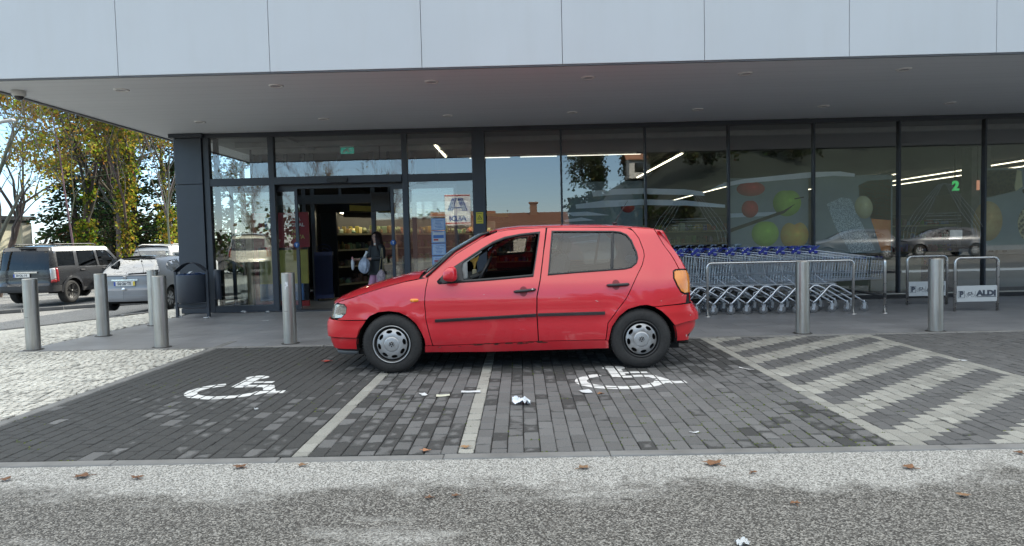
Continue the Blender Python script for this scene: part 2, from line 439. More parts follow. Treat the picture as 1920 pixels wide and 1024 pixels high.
# pale limestone sett pavement (calcada), every stone laid by hand
m_sett = attr_mat('limestone_setts', .8, .22, 1.1, .15, gdark=.66)
mb = MB(); bed = MB(); r2 = random.Random(5)
def setts(inside, x0, x1, y0, y1, s, skew, fz):
    rows = int((y1-y0)/s)
    for j in range(rows):
        x = x0+r2.uniform(0, s)
        while x < x1:
            w = s*r2.uniform(.75, 1.25); yy = y0+j*s+.05*math.sin(x*1.1+j*.03)+skew*(x-x0)
            cx, cy = x+w/2, yy
            if inside(cx, cy):
                b = r2.uniform(.50, .66) if r2.random() > .05 else r2.uniform(.28, .40)
                b *= .92+.1*noise2(cx*1.3, cy*1.7)
                mb.cur = (b, b*.955, b*.84); h = fz(cx, cy)+r2.uniform(-.003, .003); g = s*.115
                P = [(cx-w/2+g, cy-s/2+g), (cx+w/2-g, cy-s/2+g), (cx+w/2-g, cy+s/2-g), (cx-w/2+g, cy+s/2-g)]
                P = [(p[0]+r2.uniform(-.006, .006), p[1]+r2.uniform(-.005, .005)) for p in P]
                T = [(cx+(p[0]-cx)*.92, cy+(p[1]-cy)*.92) for p in P]
                i = mb.add([(*p, h+r2.uniform(-.002, .002)) for p in T]+[(*p, h-.004) for p in P]+[(*p, h-.03) for p in P], [(0, 1, 2, 3)])
                for q in range(4):
                    n_ = (q+1) % 4; mb.face((i+4+q, i+4+n_, i+n_, i+q)); mb.face((i+8+q, i+8+n_, i+4+n_, i+4+q))
            x += w
setts(lambda x, y: x < -3.92 and 3.93 < y < 8.22, -9.2, -3.92, 3.95, 8.3, .074, 0., lambda x, y: 0.002)
def street_edge(x): return 10.9+(x+10.6)*1.75        # where the sett pavement meets the street
setts(lambda x, y: x < -6.42 and 8.3 < y < 19 and y < street_edge(x), -12.6, -6.42, 8.2, 18.5, .10, 0., lambda x, y: ground_z(x, y)+.002)
tag(mb.build('sett_pavement', m_sett, colors=True), kind='structure')
m_settbed = M('sett_joint', (.014, .012, .009), .95, 0, .3, 20.)
bed.quad((-9.3, 3.93, -.012), (-3.91, 3.93, -.012), (-3.91, 8.24, -.012), (-9.3, 8.24, -.012))
for i in range(12):
    xa = -6.40-i*.5; xb = xa-.5
    for j in range(22):
        ya, yb = 8.24+j*.5, 8.74+j*.5
        if yb > max(street_edge(xb), 8.3)+.4: continue
        bed.quad(*[(x, y, ground_z(x, y)-.014) for x, y in ((xb, ya), (xa, ya), (xa, yb), (xb, yb))])
tag(bed.build('sett_bed', m_settbed), kind='structure')
# dark kerb line along the street
mb = MB()
for i in range(9):
    xa = -12.4+i*.62; a = Vector((xa, street_edge(xa)+.05, 0)); b = Vector((xa+.60, street_edge(xa+.6)+.05, 0)); c = (a+b)/2
    mb.box((c.x, c.y, ground_z(c.x, c.y)-.03), ((b-a).length, .14, .12), math.atan2(b.y-a.y, b.x-a.x), .01)
tag(mb.build('street_kerb', m_kerb), kind='structure')
mb = MB()
m_kd = M('kerb_dark', (.10, .10, .10), .85, 0, .2, 5.)
for i in range(22):
    t = i*1.02; p = Vector((-22+t*.78, 13.0+t*.62, 0))
    mb.box((p.x, p.y, ground_z(p.x, p.y)-.02), (1.0, .16, .1), math.atan2(.62, .78), .01)
tag(mb.build('parking_kerb', m_kd), kind='structure')

# shop forecourt: large smooth tiles
def tiles():
    n = N('forecourt_tiles'); v = n.geo()
    br = n.new('TexBrick'); br.offset = .5; br.inputs['Scale'].default_value = 1.; br.inputs['Mortar Size'].default_value = .0035
    br.inputs['Brick Width'].default_value = .6; br.inputs['Row Height'].default_value = .3; br.inputs['Bias'].default_value = 0
    br.inputs['Color1'].default_value = (.175, .176, .182, 1); br.inputs['Color2'].default_value = (.205, .206, .212, 1); br.inputs['Mortar'].default_value = (.085, .085, .086, 1)
    n.link(v, br.inputs['Vector']); f = n.noise(n.geo(), 1.4, 6, .65); g = n.noise(n.geo(), 90, 2)
    c = n.mix(1., br.outputs['Color'], n.ramp(f, [(.3, .78), (.7, 1.2)]), 'MULTIPLY')
    n.set(Base_Color=n.mix(1., c, n.ramp(g, [(.2, .85), (.8, 1.15)]), 'MULTIPLY'), Roughness=n.ramp(f, [(.3, .42), (.7, .62)])); n.bump(n.math('SUBTRACT', 1., br.outputs['Fac']), .25, .003); return n.m
m_tile = tiles()
mb = MB()
P = [(-6.42, 8.315), (40, 8.315), (40, 12.62), (-6.0, 12.62), (-6.28, 12.62)]
mb.prism(P, -.06, .0, 'Z'); tag(mb.build('forecourt_pavement', m_tile, fix=True), kind='structure')

# painted wheelchair symbols, cut stone by stone so that the joints stay dark
def clip(poly, r):
    for ax, v, sg in ((0, r[0], 1), (0, r[1], -1), (1, r[2], 1), (1, r[3], -1)):
        out = []
        for i in range(len(poly)):
            a, b = poly[i-1], poly[i]; da, db = sg*(a[ax]-v), sg*(b[ax]-v)
            if da >= 0: out.append(a)
            if (da >= 0) != (db >= 0):
                t = da/(da-db); out.append((a[0]+(b[0]-a[0])*t, a[1]+(b[1]-a[1])*t))
        # order: keep polygon winding
        poly = out
        if len(poly) < 3: return []
    return poly
def stroke(pts, w):
    q = []
    for i in range(len(pts)-1):
        a, b = Vector(pts[i]), Vector(pts[i+1]); d = (b-a).normalized(); nn = Vector((-d.y, d.x))*w/2; e = d*w*.12
        q.append([tuple(a-e+nn), tuple(a-e-nn), tuple(b+e-nn), tuple(b+e+nn)])
    return q
def wheelchair(x0, y0, w, h, label):
    polys = []
    R = lambda p: (x0+p[0]*w, y0+p[1]*h)
    rim = [(.40+.36*math.cos(a)*1.05, .30+.30*math.sin(a)) for a in [rad(t) for t in range(118, 349, 10)]]
    polys += stroke([R(p) for p in rim], .105)
    polys.append([R((.43+.13*math.cos(rad(t)), .92+.095*math.sin(rad(t)))) for t in range(0, 360, 24)])
    polys += stroke([R((.42, .83)), R((.42, .47))], .135)
    polys += stroke([R((.43, .66)), R((.72, .66))], .075)
    polys += stroke([R((.40, .48)), R((.73, .48)), R((.86, .19)), R((.99, .20))], .10)
    mb = MB()
    for p in polys:
        for (a, b, c, d, z) in PAVERS:
            if b < x0-.1 or a > x0+w+.1 or d < y0-.1 or c > y0+h+.1: continue
            q = clip(p, (a, b, c, d))
            if len(q) > 2:
                ar = sum(q[i-1][0]*q[i][1]-q[i][0]*q[i-1][1] for i in range(len(q)))
                if ar < 0: q.reverse()
                i = mb.add([(*t, z+.0012+.0002*(polys.index(p) % 7)) for t in q], []); mb.face(range(i, i+len(q)))
    n = N('road_paint'); f = n.noise(n.geo(), 22, 5, .7)
    n.set(Base_Color=n.ramp(f, [(.3, (.42, .42, .41)), (.42, (.66, .66, .64)), (.8, (.74, .74, .72))]), Roughness=.7)
    tag(mb.build('wheelchair_symbol', n.m), label, 'painted symbol', 'wheelchair symbols on the bays')
wheelchair(-2.92, 5.50, .85, .90, 'white painted wheelchair symbol on dark pavers of the empty left bay')
wheelchair(.49, 5.57, .92, .95, 'white painted wheelchair symbol below the rear wheel of the red car')
# ------------------------------------------------------------------ the shop
ORD = ['first', 'second', 'third', 'fourth', 'fifth', 'sixth', 'seventh', 'eighth', 'ninth', 'tenth', 'eleventh', 'twelfth']
g_win = glass('shop_glass', (.95, .98, .97), .125)
g_door = glass('door_glass', (.86, .9, .88), .10)
def panel_mat():
    n = N('fascia_panel'); v = n.geo(); f = n.noise(v, .8, 5); g = n.noise(n.geo((1, 1, .15)), 5, 4)
    n.set(Base_Color=n.mix(n.ramp(g, [(.45, 0.), (.8, .25)]), n.ramp(f, [(.3, (.455, .48, .505)), (.7, (.48, .505, .53))]), (.42, .43, .43)), Roughness=.5); return n.m
m_fascia = panel_mat()
def soffit_mat():
    n = N('soffit_boards'); g = n.new('NewGeometry'); s = n.new('SeparateXYZ'); n.link(g.outputs['Position'], s.inputs[0])
    f = n.noise(n.geo((.12, 1, 1)), 2.2, 5); fr = n.math('FRACT', n.math('DIVIDE', s.outputs[1], .22))
    line = n.ramp(fr, [(0., .82), (.035, 1.), (.965, 1.), (1., .82)])
    n.set(Base_Color=n.mix(1., n.ramp(f, [(.3, (.70, .735, .775)), (.7, (.75, .785, .825))]), line, 'MULTIPLY'), Roughness=.6); return n.m
m_soffit = soffit_mat()
m_wallout = M('render_wall', (.42, .42, .40), .85, 0, .08, 2.)
m_clad = M('column_cladding', (.028, .035, .048), .38, 0, .2, 1.6)
m_intwall = M('interior_wall', (.22, .22, .21), .8, 0, .1, 1.)
m_intceil = M('interior_ceiling', (.24, .25, .25), .8, 0, .08, 1.)
m_intfloor = M('interior_floor', (.17, .17, .165), .3, 0, .08, .8)
YF = 12.75; SOF = 3.41; CX0 = -6.97
shop = thing('shop_building', 'modern supermarket with deep pale canopy over a dark framed glass front', 'building', (0, YF, 0))
IW = Matrix.Translation((0, -YF, 0))
def part(mb, name, mats, parent=shop, **kw):
    mb.v = [(x, y-YF, z) for x, y, z in mb.v] if parent is shop else mb.v
    return mb.build(name, mats, parent, **kw)
def sub(mb, name, mats, par, **kw):           # sub-part of a shop part, given in world coordinates
    mb.v = [(x, y-YF, z) for x, y, z in mb.v]; return mb.build(name, mats, par, **kw)
# fascia panels
mb = MB(); jx = [CX0, -4.93, -3.04, -1.16, .57, 2.31, 4.07, 5.85, 7.65, 9.45, 11.25, 13.05, 16, 20, 26]
for a, b in zip(jx, jx[1:]): mb.box(((a+b)/2, 8.335, 4.515), (b-a-.006, .05, 2.21), 0, .003)
y = 8.37
while y < 50: mb.box((CX0+.025, y+.9, 4.515), (.05, 1.789, 2.21), 0, .003); y += 1.8
part(mb, 'fascia', m_fascia)
mb = MB(); mb.box((9.55, 29.2, 4.515), (33.0-.1, 41.55, 2.19)); part(mb, 'roof', m_wallout)
mb = MB(); mb.quad((CX0+.03, 8.34, 3.417), (CX0+.03, 50, 3.417), (26, 50, 3.417), (26, 8.34, 3.417)); part(mb, 'soffit', m_soffit)
mb = MB(); mb.box((CX0+.045, 29, 3.405), (.05, 41.3, .022)); mb.box((9.5, 8.35, 3.405), (32.9, .04, .022)); part(mb, 'drip_edge', M('trim_grey', (.16, .165, .175), .5))
# corner column with cladding joints
mb = MB()
for z0, z1 in ((0.0, .10), (.106, 2.46), (2.466, 3.33)): mb.box((-6.26, 12.86, (z0+z1)/2), (.52, .42, z1-z0), 0, .004)
mb.box((-6.27, 12.84, 3.372), (.64, .5, .075), 0, .004)
part(mb, 'column', m_clad)
mb = MB(); mb.box((-6.38, 35, 1.7), (.16, 34, 3.4)); mb.box((9.6, 50, 1.7), (32, .2, 3.4)); mb.box((25.9, 31, 1.7), (.2, 38, 3.4)); part(mb, 'wall', m_wallout)
# mullions and rails
mb = MB(); FR = .12
def post(x0, x1, z0=0., z1=3.33, y=YF, d=FR): mb.box(((x0+x1)/2, y, (z0+z1)/2), (x1-x0, d, z1-z0), 0, .004)
def rail(x0, x1, z0, z1, y=YF, d=FR-.008): mb.box(((x0+x1)/2, y, (z0+z1)/2), (x1-x0, d, z1-z0), 0, .004)
rail(-6.0, 22, 3.33, 3.412, d=.14)
post(-5.99, -5.88); post(-4.755, -4.645); post(-2.215, -2.105); post(-.875, -.635, d=.2)
rail(-5.88, -4.755, 2.42, 2.56); rail(-4.645, -2.215, 2.42, 2.56, d=.2); rail(-2.105, -.875, 2.42, 2.56)
rail(-5.88, -4.755, 0, .13); rail(-2.105, -.875, 0, .13)
for x in (.81, 2.40, 3.97, 5.57, 7.17, 8.77, 10.37, 11.97, 13.57, 15.17, 16.77): post(x-.017, x+.017, .075)
part(mb, 'window_frame', m_frame)
mb = MB(); mb.box((10.7, YF-.01, .035), (22.67, .09, .07)); part(mb, 'base_rail', m_black)
mb = MB(); mb.box((10.7, YF-.06, .085), (22.67, .03, .022)); part(mb, 'sill', m_alu)
# glass panes, each a part
def pane(x0, x1, z0, z1, y=YF, m=g_win, t=.012):
    b = MB(); b.quad((x0, y, z0), (x1, y, z0), (x1, y, z1), (x0, y, z1))
    return part(b, 'window_pane', m)
edges = [-.635, .81, 2.40, 3.97, 5.57, 7.17, 8.77, 10.37, 11.97, 13.57, 15.17, 16.77]
for a, b in zip(edges, edges[1:]): pane(a+.015, b-.015, .09, 3.335)
pane(-5.885, -4.75, .125, 2.425, m=g_door); pane(-2.11, -.87, .125, 2.425, m=g_door)
for a, b in ((-5.885, -4.75), (-4.65, -2.21), (-2.11, -.87)): pane(a, b, 2.555, 3.335)
# glazed side return of the entrance lobby
mb = MB()
for y0, y1 in ((13.08, 13.16), (14.85, 14.93)): mb.box((-5.93, (y0+y1)/2, 1.7), (.08, y1-y0, 3.4))
mb.box((-5.93, 14.0, .07), (.075, 1.69, .14)); mb.box((-5.93, 14.0, 2.49), (.075, 1.69, .14)); mb.box((-5.93, 16.4, 1.7), (.1, 2.9, 3.4)); part(mb, 'side_frame', m_frame)
b = MB(); b.quad((-5.93, 13.16, .14), (-5.93, 14.85, .14), (-5.93, 14.85, 3.4), (-5.93, 13.16, 3.4)); part(b, 'window_pane', g_door)
# sliding doors, open
def leaf(x0, x1, y=12.90):
    d = MB(); w = .06
    d.box((x0+w/2, y, 1.18), (w, .05, 2.36), 0, .004); d.box((x1-w/2, y, 1.18), (w, .05, 2.36), 0, .004)
    d.box(((x0+x1)/2, y, 2.33), (x1-x0-2*w, .048, .06)); d.box(((x0+x1)/2, y, .05), (x1-x0-2*w, .048, .1))
    o = part(d, 'sliding_door', m_frame)
    g = MB(); g.quad((x0+w, y, .1), (x1-w, y, .1), (x1-w, y, 2.3), (x0+w, y, 2.3)); sub(g, 'door_pane', g_door, o)
leaf(-5.60, -4.28); leaf(-2.48, -1.2)
mb = MB(); mb.box((-3.43, 12.94, 2.385), (2.42, .14, .07)); part(mb, 'door_track', m_frame); mb = MB(); mb.box((-3.43, 12.75, .012), (2.42, .3, .02)); part(mb, 'threshold', m_frame)
mb = MB(); P = [(-3.43-.15+.045*math.cos(a), 2.475+.045*math.sin(a)) for a in [rad(t) for t in range(90, 271, 20)]]+[(-3.43+.15+.045*math.cos(a), 2.475+.045*math.sin(a)) for a in [rad(t) for t in range(-90, 91, 20)]]
mb.prism(P, 12.59, 12.652, 'Y'); part(mb, 'door_sensor', m_black, fix=True)
# inner lobby: frame of the second pair of doors
mb = MB(); YI = 14.95
mb.box((-3.4, YI, 2.27), (4.9, .14, .2)); mb.box((-3.4, YI, 3.45), (4.9, .1, .08))
for x in (-5.75, -4.82, -4.62, -3.27, -2.35, -1.0): mb.box((x, YI, 1.7), (.09, .1, 3.4))
for x in (-5.2, -4.0, -2.9, -1.8): mb.box((x, YI, 2.9), (.06, .08, 1.1))
mb.box((-.82, 14.0, 1.7), (.08, 2.3, 3.4)); part(mb, 'lobby_frame', m_frame)
for a, b_ in ((-5.7, -4.87), (-3.22, -2.4), (-2.3, -1.05)):
    g = MB(); g.quad((a, YI, .1), (b_, YI, .1), (b_, YI, 2.17), (a, YI, 2.17)); part(g, 'window_pane', g_door)
# interior shell
mb = MB(); mb.quad((-6.3, 12.66, .004), (25.8, 12.66, .004), (25.8, 49.9, .004), (-6.3, 49.9, .004)); tag(mb.build('shop_floor', m_intfloor), kind='structure')
mb = MB(); mb.quad((-6.3, 12.83, 3.40), (-6.3, 49.9, 3.40), (25.8, 49.9, 3.40), (25.8, 12.83, 3.40))
part(mb, 'ceiling', m_intceil)
mb = MB(); mb.quad((-6.29, 18, 0), (-6.29, 49.9, 0), (-6.29, 49.9, 3.4), (-6.29, 18, 3.4)); mb.quad((-6.3, 42, 0), (25.8, 42, 0), (25.8, 42, 3.4), (-6.3, 42, 3.4)); part(mb, 'inner_wall', m_intwall)
# ceiling beams and cable ducts seen through the top lights
mb = MB(); mb.box((-4.55, 14.1, 3.37), (.12, 2.0, .06)); mb.box((9.7, 13.75, 3.33), (31, .12, .1)); mb.box((-3.4, 14.9, 3.35), (5, .2, .1)); part(mb, 'ceiling_duct', M('duct', (.33, .34, .34), .6))
m_led = M('led_strip', (.9, .9, .8), .5, emit=(1., .93, .74), estr=1.3)
k = 0
for (x, y0, y1, lab) in ((4.05, 16.6, 23, 'glowing strip light inside beside the apple posters'), (8.7, 26, 40, 'long strip light deep inside the shop behind the white outlined emblem'), (15.2, 20, 29, 'bright strip light over the checkouts on the right'), (16.6, 20.5, 30, 'thin strip light above the brighter one over the checkouts'), (13.5, 24, 34, 'strip light beside the green checkout number'), (-1.75, 14.2, 16.2, 'short strip light above the right lobby window')):
    b = MB(); b.box((0, (y1-y0)/2, .0), (.026, y1-y0, .015)); t = thing('strip_light', lab, 'strip light', (x, y0, 3.30), 0, 'strip lights inside the shop')
    b.build('tube', m_led, t); h = MB(); h.box((0, (y1-y0)/2, .045), (.1, y1-y0, .05)); h.build('housing', m_white, t)
b = MB(); t = thing('strip_light', 'strip light running along the window front behind the sky reflection', 'strip light', (-.5, 16.5, 3.30), 0, 'strip lights inside the shop')
b.box((-.2, 0, 0), (1.0, .012, .012)); b.box((1.0, 0, 0), (.9, .012, .012)); b.box((2.6, 0, 0), (1.8, .012, .012)); b.build('tube', M('led_dim', (.9, .9, .85), .5, emit=(1., .97, .85), estr=.5), t); h = MB(); h.box((1.2, 0, .045), (4.4, .1, .05)); h.build('housing', m_white, t)
# downlights in the soffit
m_ring = M('light_ring', (.75, .75, .75), .4, .2); m_lens = M('light_lens', (.45, .45, .46), .25)
dl = None
def downlight(x, y, lab):
    global dl
    if dl is None:
        dl = thing('ceiling_light', lab, 'downlight', (x, y, 3.417), 0, 'round downlights in the canopy soffit')
        b = MB(); b.lathe([(.065, .0), (.068, -.012), (.092, -.014), (.098, -.004), (.098, 0)], n=28); b.build('ring', m_ring, dl)
        b = MB(); b.lathe([(.0, -.004), (.065, -.004)], n=24); b.build('lens', m_lens, dl)
        return dl
    c = copy_tree(dl); c.location = (x, y, 3.417); c['label'] = lab
for i in range(9): downlight(-5.34+2.1*i, 9.06, 'round downlight in the outer row of the canopy, %s from the left' % ORD[i])
for i in range(9): downlight(-5.45+2.13*i, 11.5, 'round downlight in the inner row by the glass, %s from the left' % ORD[i])
t = thing('dome_camera', 'white dome camera under the left corner of the canopy', 'camera', (-6.68, 8.97, 3.417))
b = MB(); b.lathe([(.0, 0), (.085, 0), (.085, -.05), (.062, -.075)], n=24); b.build('housing', M('camera_white', (.6, .6, .58), .5), t)
b = MB(); b.lathe([(.06, -.07)]+[(.06*math.cos(rad(a)), -.07-.06*math.sin(rad(a))) for a in range(10, 91, 16)], n=20); b.build('dome', M('dome_black', (.015, .015, .017), .08, coat=.6), t)
# exit sign
t = thing('exit_sign', 'green emergency exit sign under the lobby ceiling above the entrance', 'sign', (-3.62, 14.2, 3.40))
b = MB(); b.box((0, 0, -.045), (.3, .07, .09)); b.build('housing', m_white, t)
b = MB(); b.box((0, -.0, -.16), (.28, .012, .13)); b.build('panel', M('exit_green', (.01, .16, .13), .4, emit=(.02, .25, .2), estr=.15), t)
b = MB(); b.prism([(-.1, -.2), (-.06, -.2), (-.02, -.15), (.03, -.2), (.06, -.19), (.01, -.13), (.04, -.11), (.02, -.1), (-.03, -.125), (-.07, -.15)], -.009, -.007); b.lathe([(0, -.0085), (.014, -.0085)], (.035, 0, -.108), 'Y', 10); b.prism([(.07, -.16), (.1, -.14), (.1, -.18)], -.009, -.007); b.build('symbol', m_white, t)

# ---- prints on and behind the glass
def print_mat(name, c1, c2, scale=8., c3=None, rough=.6, vor=False, ball=False):
    n = N(name); v = n.coord(); f = n.noise(v, scale, 6, .65)
    if vor:
        vo = n.new('TexVoronoi'); vo.inputs['Scale'].default_value = scale*3; n.link(v, vo.inputs['Vector']); f = n.math('ADD', n.math('MULTIPLY', vo.outputs['Distance'], .9), n.math('MULTIPLY', f, .4))
    pts = [(.3, c1), (.62, c2)]+([(.8, c3)] if c3 else [])
    c = n.ramp(f, pts)
    if ball:      # a printed picture of a round fruit: tone runs from a bright spot to a dark rim inside the print
        tc = n.new('TexCoord'); mp = n.new('Mapping'); mp.inputs['Location'].default_value = (-.62, -.5, -.62); n.link(tc.outputs['Generated'], mp.inputs[0]); mp2 = n.new('Mapping'); mp2.inputs['Scale'].default_value = (1.25, 0, 1.25); n.link(mp.outputs[0], mp2.inputs[0])
        gr = n.new('VectorMath', operation='LENGTH'); n.link(mp2.outputs[0], gr.inputs[0]); c = n.mix(1., c, n.ramp(gr.outputs['Value'], [(0., 1.45), (.12, 1.15), (.55, .75), (.95, .22)]), 'MULTIPLY')
    n.set(Base_Color=c, Roughness=rough); return n.m
m_back = print_mat('poster_grey', (.19, .235, .24), (.24, .29, .295), 1.2)
def poster(x0, x1, z0, z1, lab):
    t = thing('window_poster', lab, 'poster', ((x0+x1)/2, 12.90, z0), 0, 'large food posters behind the glass')
    b = MB(); b.box((0, 0, (z1-z0)/2), (x1-x0, .012, z1-z0)); b.build('sheet', m_back, t); return t
def disc(t, name, pts, m, lift=.008):
    b = MB(); b.prism(pts, -lift-.002, -lift); return b.build(name, m, t, fix=True)
def blob(cx, cz, rx, rz, n=28, dent=0., rot=0.):
    P = []
    for i in range(n):
        a = 2*math.pi*i/n; r = 1-dent*math.exp(-((a-math.pi/2)/.35)**2)
        x, z = rx*math.cos(a)*r, rz*math.sin(a)*r; P.append((cx+x*math.cos(rot)-z*math.sin(rot), cz+x*math.sin(rot)+z*math.cos(rot)))
    return P
m_apple = print_mat('red_apple', (.42, .025, .025), (.55, .05, .04), 5, (.46, .14, .06), ball=True)
m_green = print_mat('green_apple', (.26, .48, .05), (.38, .60, .09), 4, (.52, .60, .12), ball=True)
m_peach = print_mat('peach', (.70, .55, .12), (.74, .38, .08), 4, (.62, .16, .05), ball=True)
m_stalk = M('stalk', (.02, .016, .012), .8)
m_pale = print_mat('poster_plate', (.55, .60, .64), (.60, .66, .70), 2)
t = poster(.84, 2.37, .86, 2.35, 'poster of red apples and white boards behind the glass above the car roof')
disc(t, 'apple', blob(.18, .52, .13, .13, dent=.1), m_apple); disc(t, 'apple', blob(.58, .40, .17, .19, dent=.1), m_apple); disc(t, 'apple', blob(.48, .98, .13, .10, dent=.1), m_apple, .012)
for i, (xa, xb, za, zb, h) in enumerate(((-.6, .2, .60, .66, .05), (-.7, .05, .42, .48, .05), (-.72, -.1, .30, .33, .05))):
    disc(t, 'board', [(xa, za), (xb, zb), (xb, zb+h), (xa+.15, za+h*.8)], m_pale, .003+.0012*i)
t = poster(4.0, 5.54, .86, 2.35, 'poster of green apples, a peach and dark stems behind the trolleys')
disc(t, 'board', [(-.75, .74), (.15, .76), (.15, .83), (-.75, .82)], m_pale, .0045)
disc(t, 'apple', blob(.36, 1.0, .27, .26, dent=.12), m_green); disc(t, 'apple', blob(-.06, .42, .26, .25, dent=.08), m_green, .010)
disc(t, 'peach', blob(.5, .38, .27, .28, dent=.3), m_peach, .013); disc(t, 'apple', blob(-.35, .9, .16, .17, dent=.1), m_apple, .015); disc(t, 'apple', blob(-.33, 1.28, .27, .14), m_apple, .006)
disc(t, 'stem', [(-.75, .45), (.3, .8), (.52, .98), (.3, .86), (-.75, .52)], m_stalk, .017); disc(t, 'stem', [(.5, 1.06), (.68, 1.09), (.68, 1.11), (.5, 1.08)], m_stalk, .019)
t = poster(5.60, 7.14, .86, 2.35, 'poster of silver fish skin, lemon and salmon fillet right of the fruit')
m_fish = print_mat('fish_skin', (.12, .16, .175), (.32, .40, .42), 15, (.60, .68, .70), vor=True)
m_salmon = print_mat('salmon', (.72, .18, .04), (.80, .28, .08), 5); m_red = print_mat('tuna', (.40, .08, .07), (.50, .14, .12), 3); m_lemon = print_mat('lemon', (.55, .50, .25), (.64, .62, .36), 5, ball=True)
disc(t, 'tuna', [(.15, .95), (.12, 1.3), (.3, 1.38), (.74, 1.4), (.74, .62), (.36, .66)], m_red, .004); disc(t, 'salmon', [(.36, .66), (.74, .62), (.74, .04), (.56, .04)], m_salmon, .0055)
disc(t, 'fish', [(-.48, .96), (-.2, 1.08), (-.02, 1.04), (.16, .62), (.45, .06), (-.02, .0), (-.32, .52)], m_fish, .007); disc(t, 'lemon', blob(.22, .88, .17, .22, rot=.2), m_lemon, .0095)
t = poster(8.80, 10.34, .86, 2.42, 'poster of seeded bread and round buns at the right edge')
m_bread = print_mat('seeded_bread', (.05, .05, .04), (.24, .20, .12), 6, (.55, .48, .28), vor=True); m_bun = print_mat('bun', (.50, .30, .12), (.62, .46, .20), 6, (.38, .2, .08), ball=True); m_crumb = print_mat('crumb', (.55, .50, .28), (.64, .60, .36), 8)
disc(t, 'bread', [(-.76, .98), (-.1, 1.12), (.0, 1.25), (-.06, 1.52), (-.76, 1.53)], m_bread, .004); disc(t, 'crumb', [(-.1, 1.12), (.03, 1.2), (-.0, 1.5), (-.08, 1.52), (-.12, 1.2)], m_crumb, .006)
disc(t, 'bun', blob(-.62, .56, .28, .38), m_bun, .0045); disc(t, 'bread', blob(.3, .45, .34, .42, rot=.4), m_bread, .007)
for i in range(5): disc(t, 'seed', blob(.12+.07*math.cos(i*1.9), 1.2+.09*math.sin(i*2.3), .05, .035, 10, rot=i), m_stalk, .004+.001*i)
# pale line emblem (nested strokes of the shop's letter A) on two panes
m_line = M('pale_vinyl', (.55, .58, .58), .6)
for (cx, lab) in ((3.22, 'pale outlined letter A emblem on the pane between the fruit posters'), (8.02, 'pale outlined letter A emblem on the pane before the checkouts')):
    t = thing('window_emblem', lab, 'emblem', (cx, 12.735, 1.12), 0, 'outlined emblems on the glass'); b = MB()
    for k in range(4):
        o = .085*k
        for sg in (-1, 1):
            b.tube([(sg*(.03+o*.3), 0, 1.02), (sg*(.30+o), 0, .50), (sg*(.52+o*.9), 0, .22-.02*k), (sg*(.56+o*.8), 0, .0)], .0021, 4)
    for z in (.30, .35, .42, .47): b.tube([(-.33, 0, z), (.33, 0, z)], .0021, 4)
    b.tube([(-.05, 0, 1.02), (.05, 0, 1.02)], .0021, 4)
    b.build('outline', m_line, t)
m_vinyl = M('vinyl_pale', (.80, .84, .88), .5, 0, .1, 1.5)
for pts, lab in (([(1.39, 2.17), (1.85, 2.2), (2.37, 2.2), (3.19, 2.16), (3.51, 2.11), (3.56, 2.03), (3.19, 2.05), (2.37, 2.09), (1.85, 2.09), (1.42, 2.06)], 'upper pale curved band on the glass above the car roof'), ([(1.08, 1.92), (1.58, 1.98), (2.35, 1.99), (3.18, 1.95), (3.94, 1.85), (3.94, 1.79), (3.18, 1.85), (2.35, 1.88), (1.57, 1.85), (1.09, 1.84)], 'lower pale curved band on the glass above the car roof'), ([(3.63, 2.14), (3.94, 2.27), (4.31, 2.33), (5.53, 2.43), (6.13, 2.43), (6.41, 2.38), (6.4, 2.32), (6.01, 2.35), (5.53, 2.32), (4.31, 2.25), (3.94, 2.19)], 'long pale rising band across the green apple and fish posters'), ([(.87, 1.77), (1.3, 1.78), (1.73, 1.7), (1.03, 1.7)], 'short pale wedge on the glass by the lobby pilaster, upper one'), ([(.84, 1.63), (1.19, 1.67), (1.44, 1.61), (.87, 1.59)], 'short pale wedge on the glass by the lobby pilaster, lower one')):
    b = MB(); b.prism([(x-pts[0][0], z-pts[0][1]) for x, z in pts], 0, .002); o = b.build('window_vinyl', m_vinyl, None, (pts[0][0], 12.862, pts[0][1]), fix=True); tag(o, lab, 'window band', 'pale bands on the shop glass')
# printed sheets in the right-hand lobby window
m_blue = M('print_blue', (.06, .16, .42), .6); m_pblue = M('print_pale_blue', (.42, .52, .66), .6, 0, .15, 25); m_pred = M('print_red', (.42, .03, .03), .6)
for i, (z, lab) in enumerate(((1.60, 'topmost pale notice sheet in the right lobby window'), (1.36, 'notice sheet with dark blue band and red stripe, second from the top'), (1.12, 'pale blue notice sheet third from the top in the lobby window'), (.88, 'lowest notice sheet in the lobby window, behind the windscreen'))):
    t = thing('notice_sheet', lab, 'notice', (-1.555, 12.738, z), 0, 'notices stacked on the lobby glass')
    b = MB(); b.box((0, 0, 0), (.27, .004, .225)); b.build('frame', M('notice_frame', (.20, .36, .62), .6), t)
    b = MB(); b.box((0, -.003, 0), (.225, .003, .19)); b.build('paper', m_pblue if i != 1 else m_paper, t)
    b = MB(); r3 = random.Random(i)
    if i == 1: b.box((0, -.006, .005), (.2, .002, .06)); b.box((0, -.006, .095), (.16, .002, .012))
    else:
        for q in range(6): b.box((r3.uniform(-.03, .03), -.006, .07-.027*q), (r3.uniform(.08, .16), .002, .008))
    b.build('print', m_blue, t)
    if i in (1, 3):
        b = MB(); b.box((-.05, -.0065, -.055 if i == 1 else .02), (.09, .002, .03)); b.build('stripe', m_pred, t)
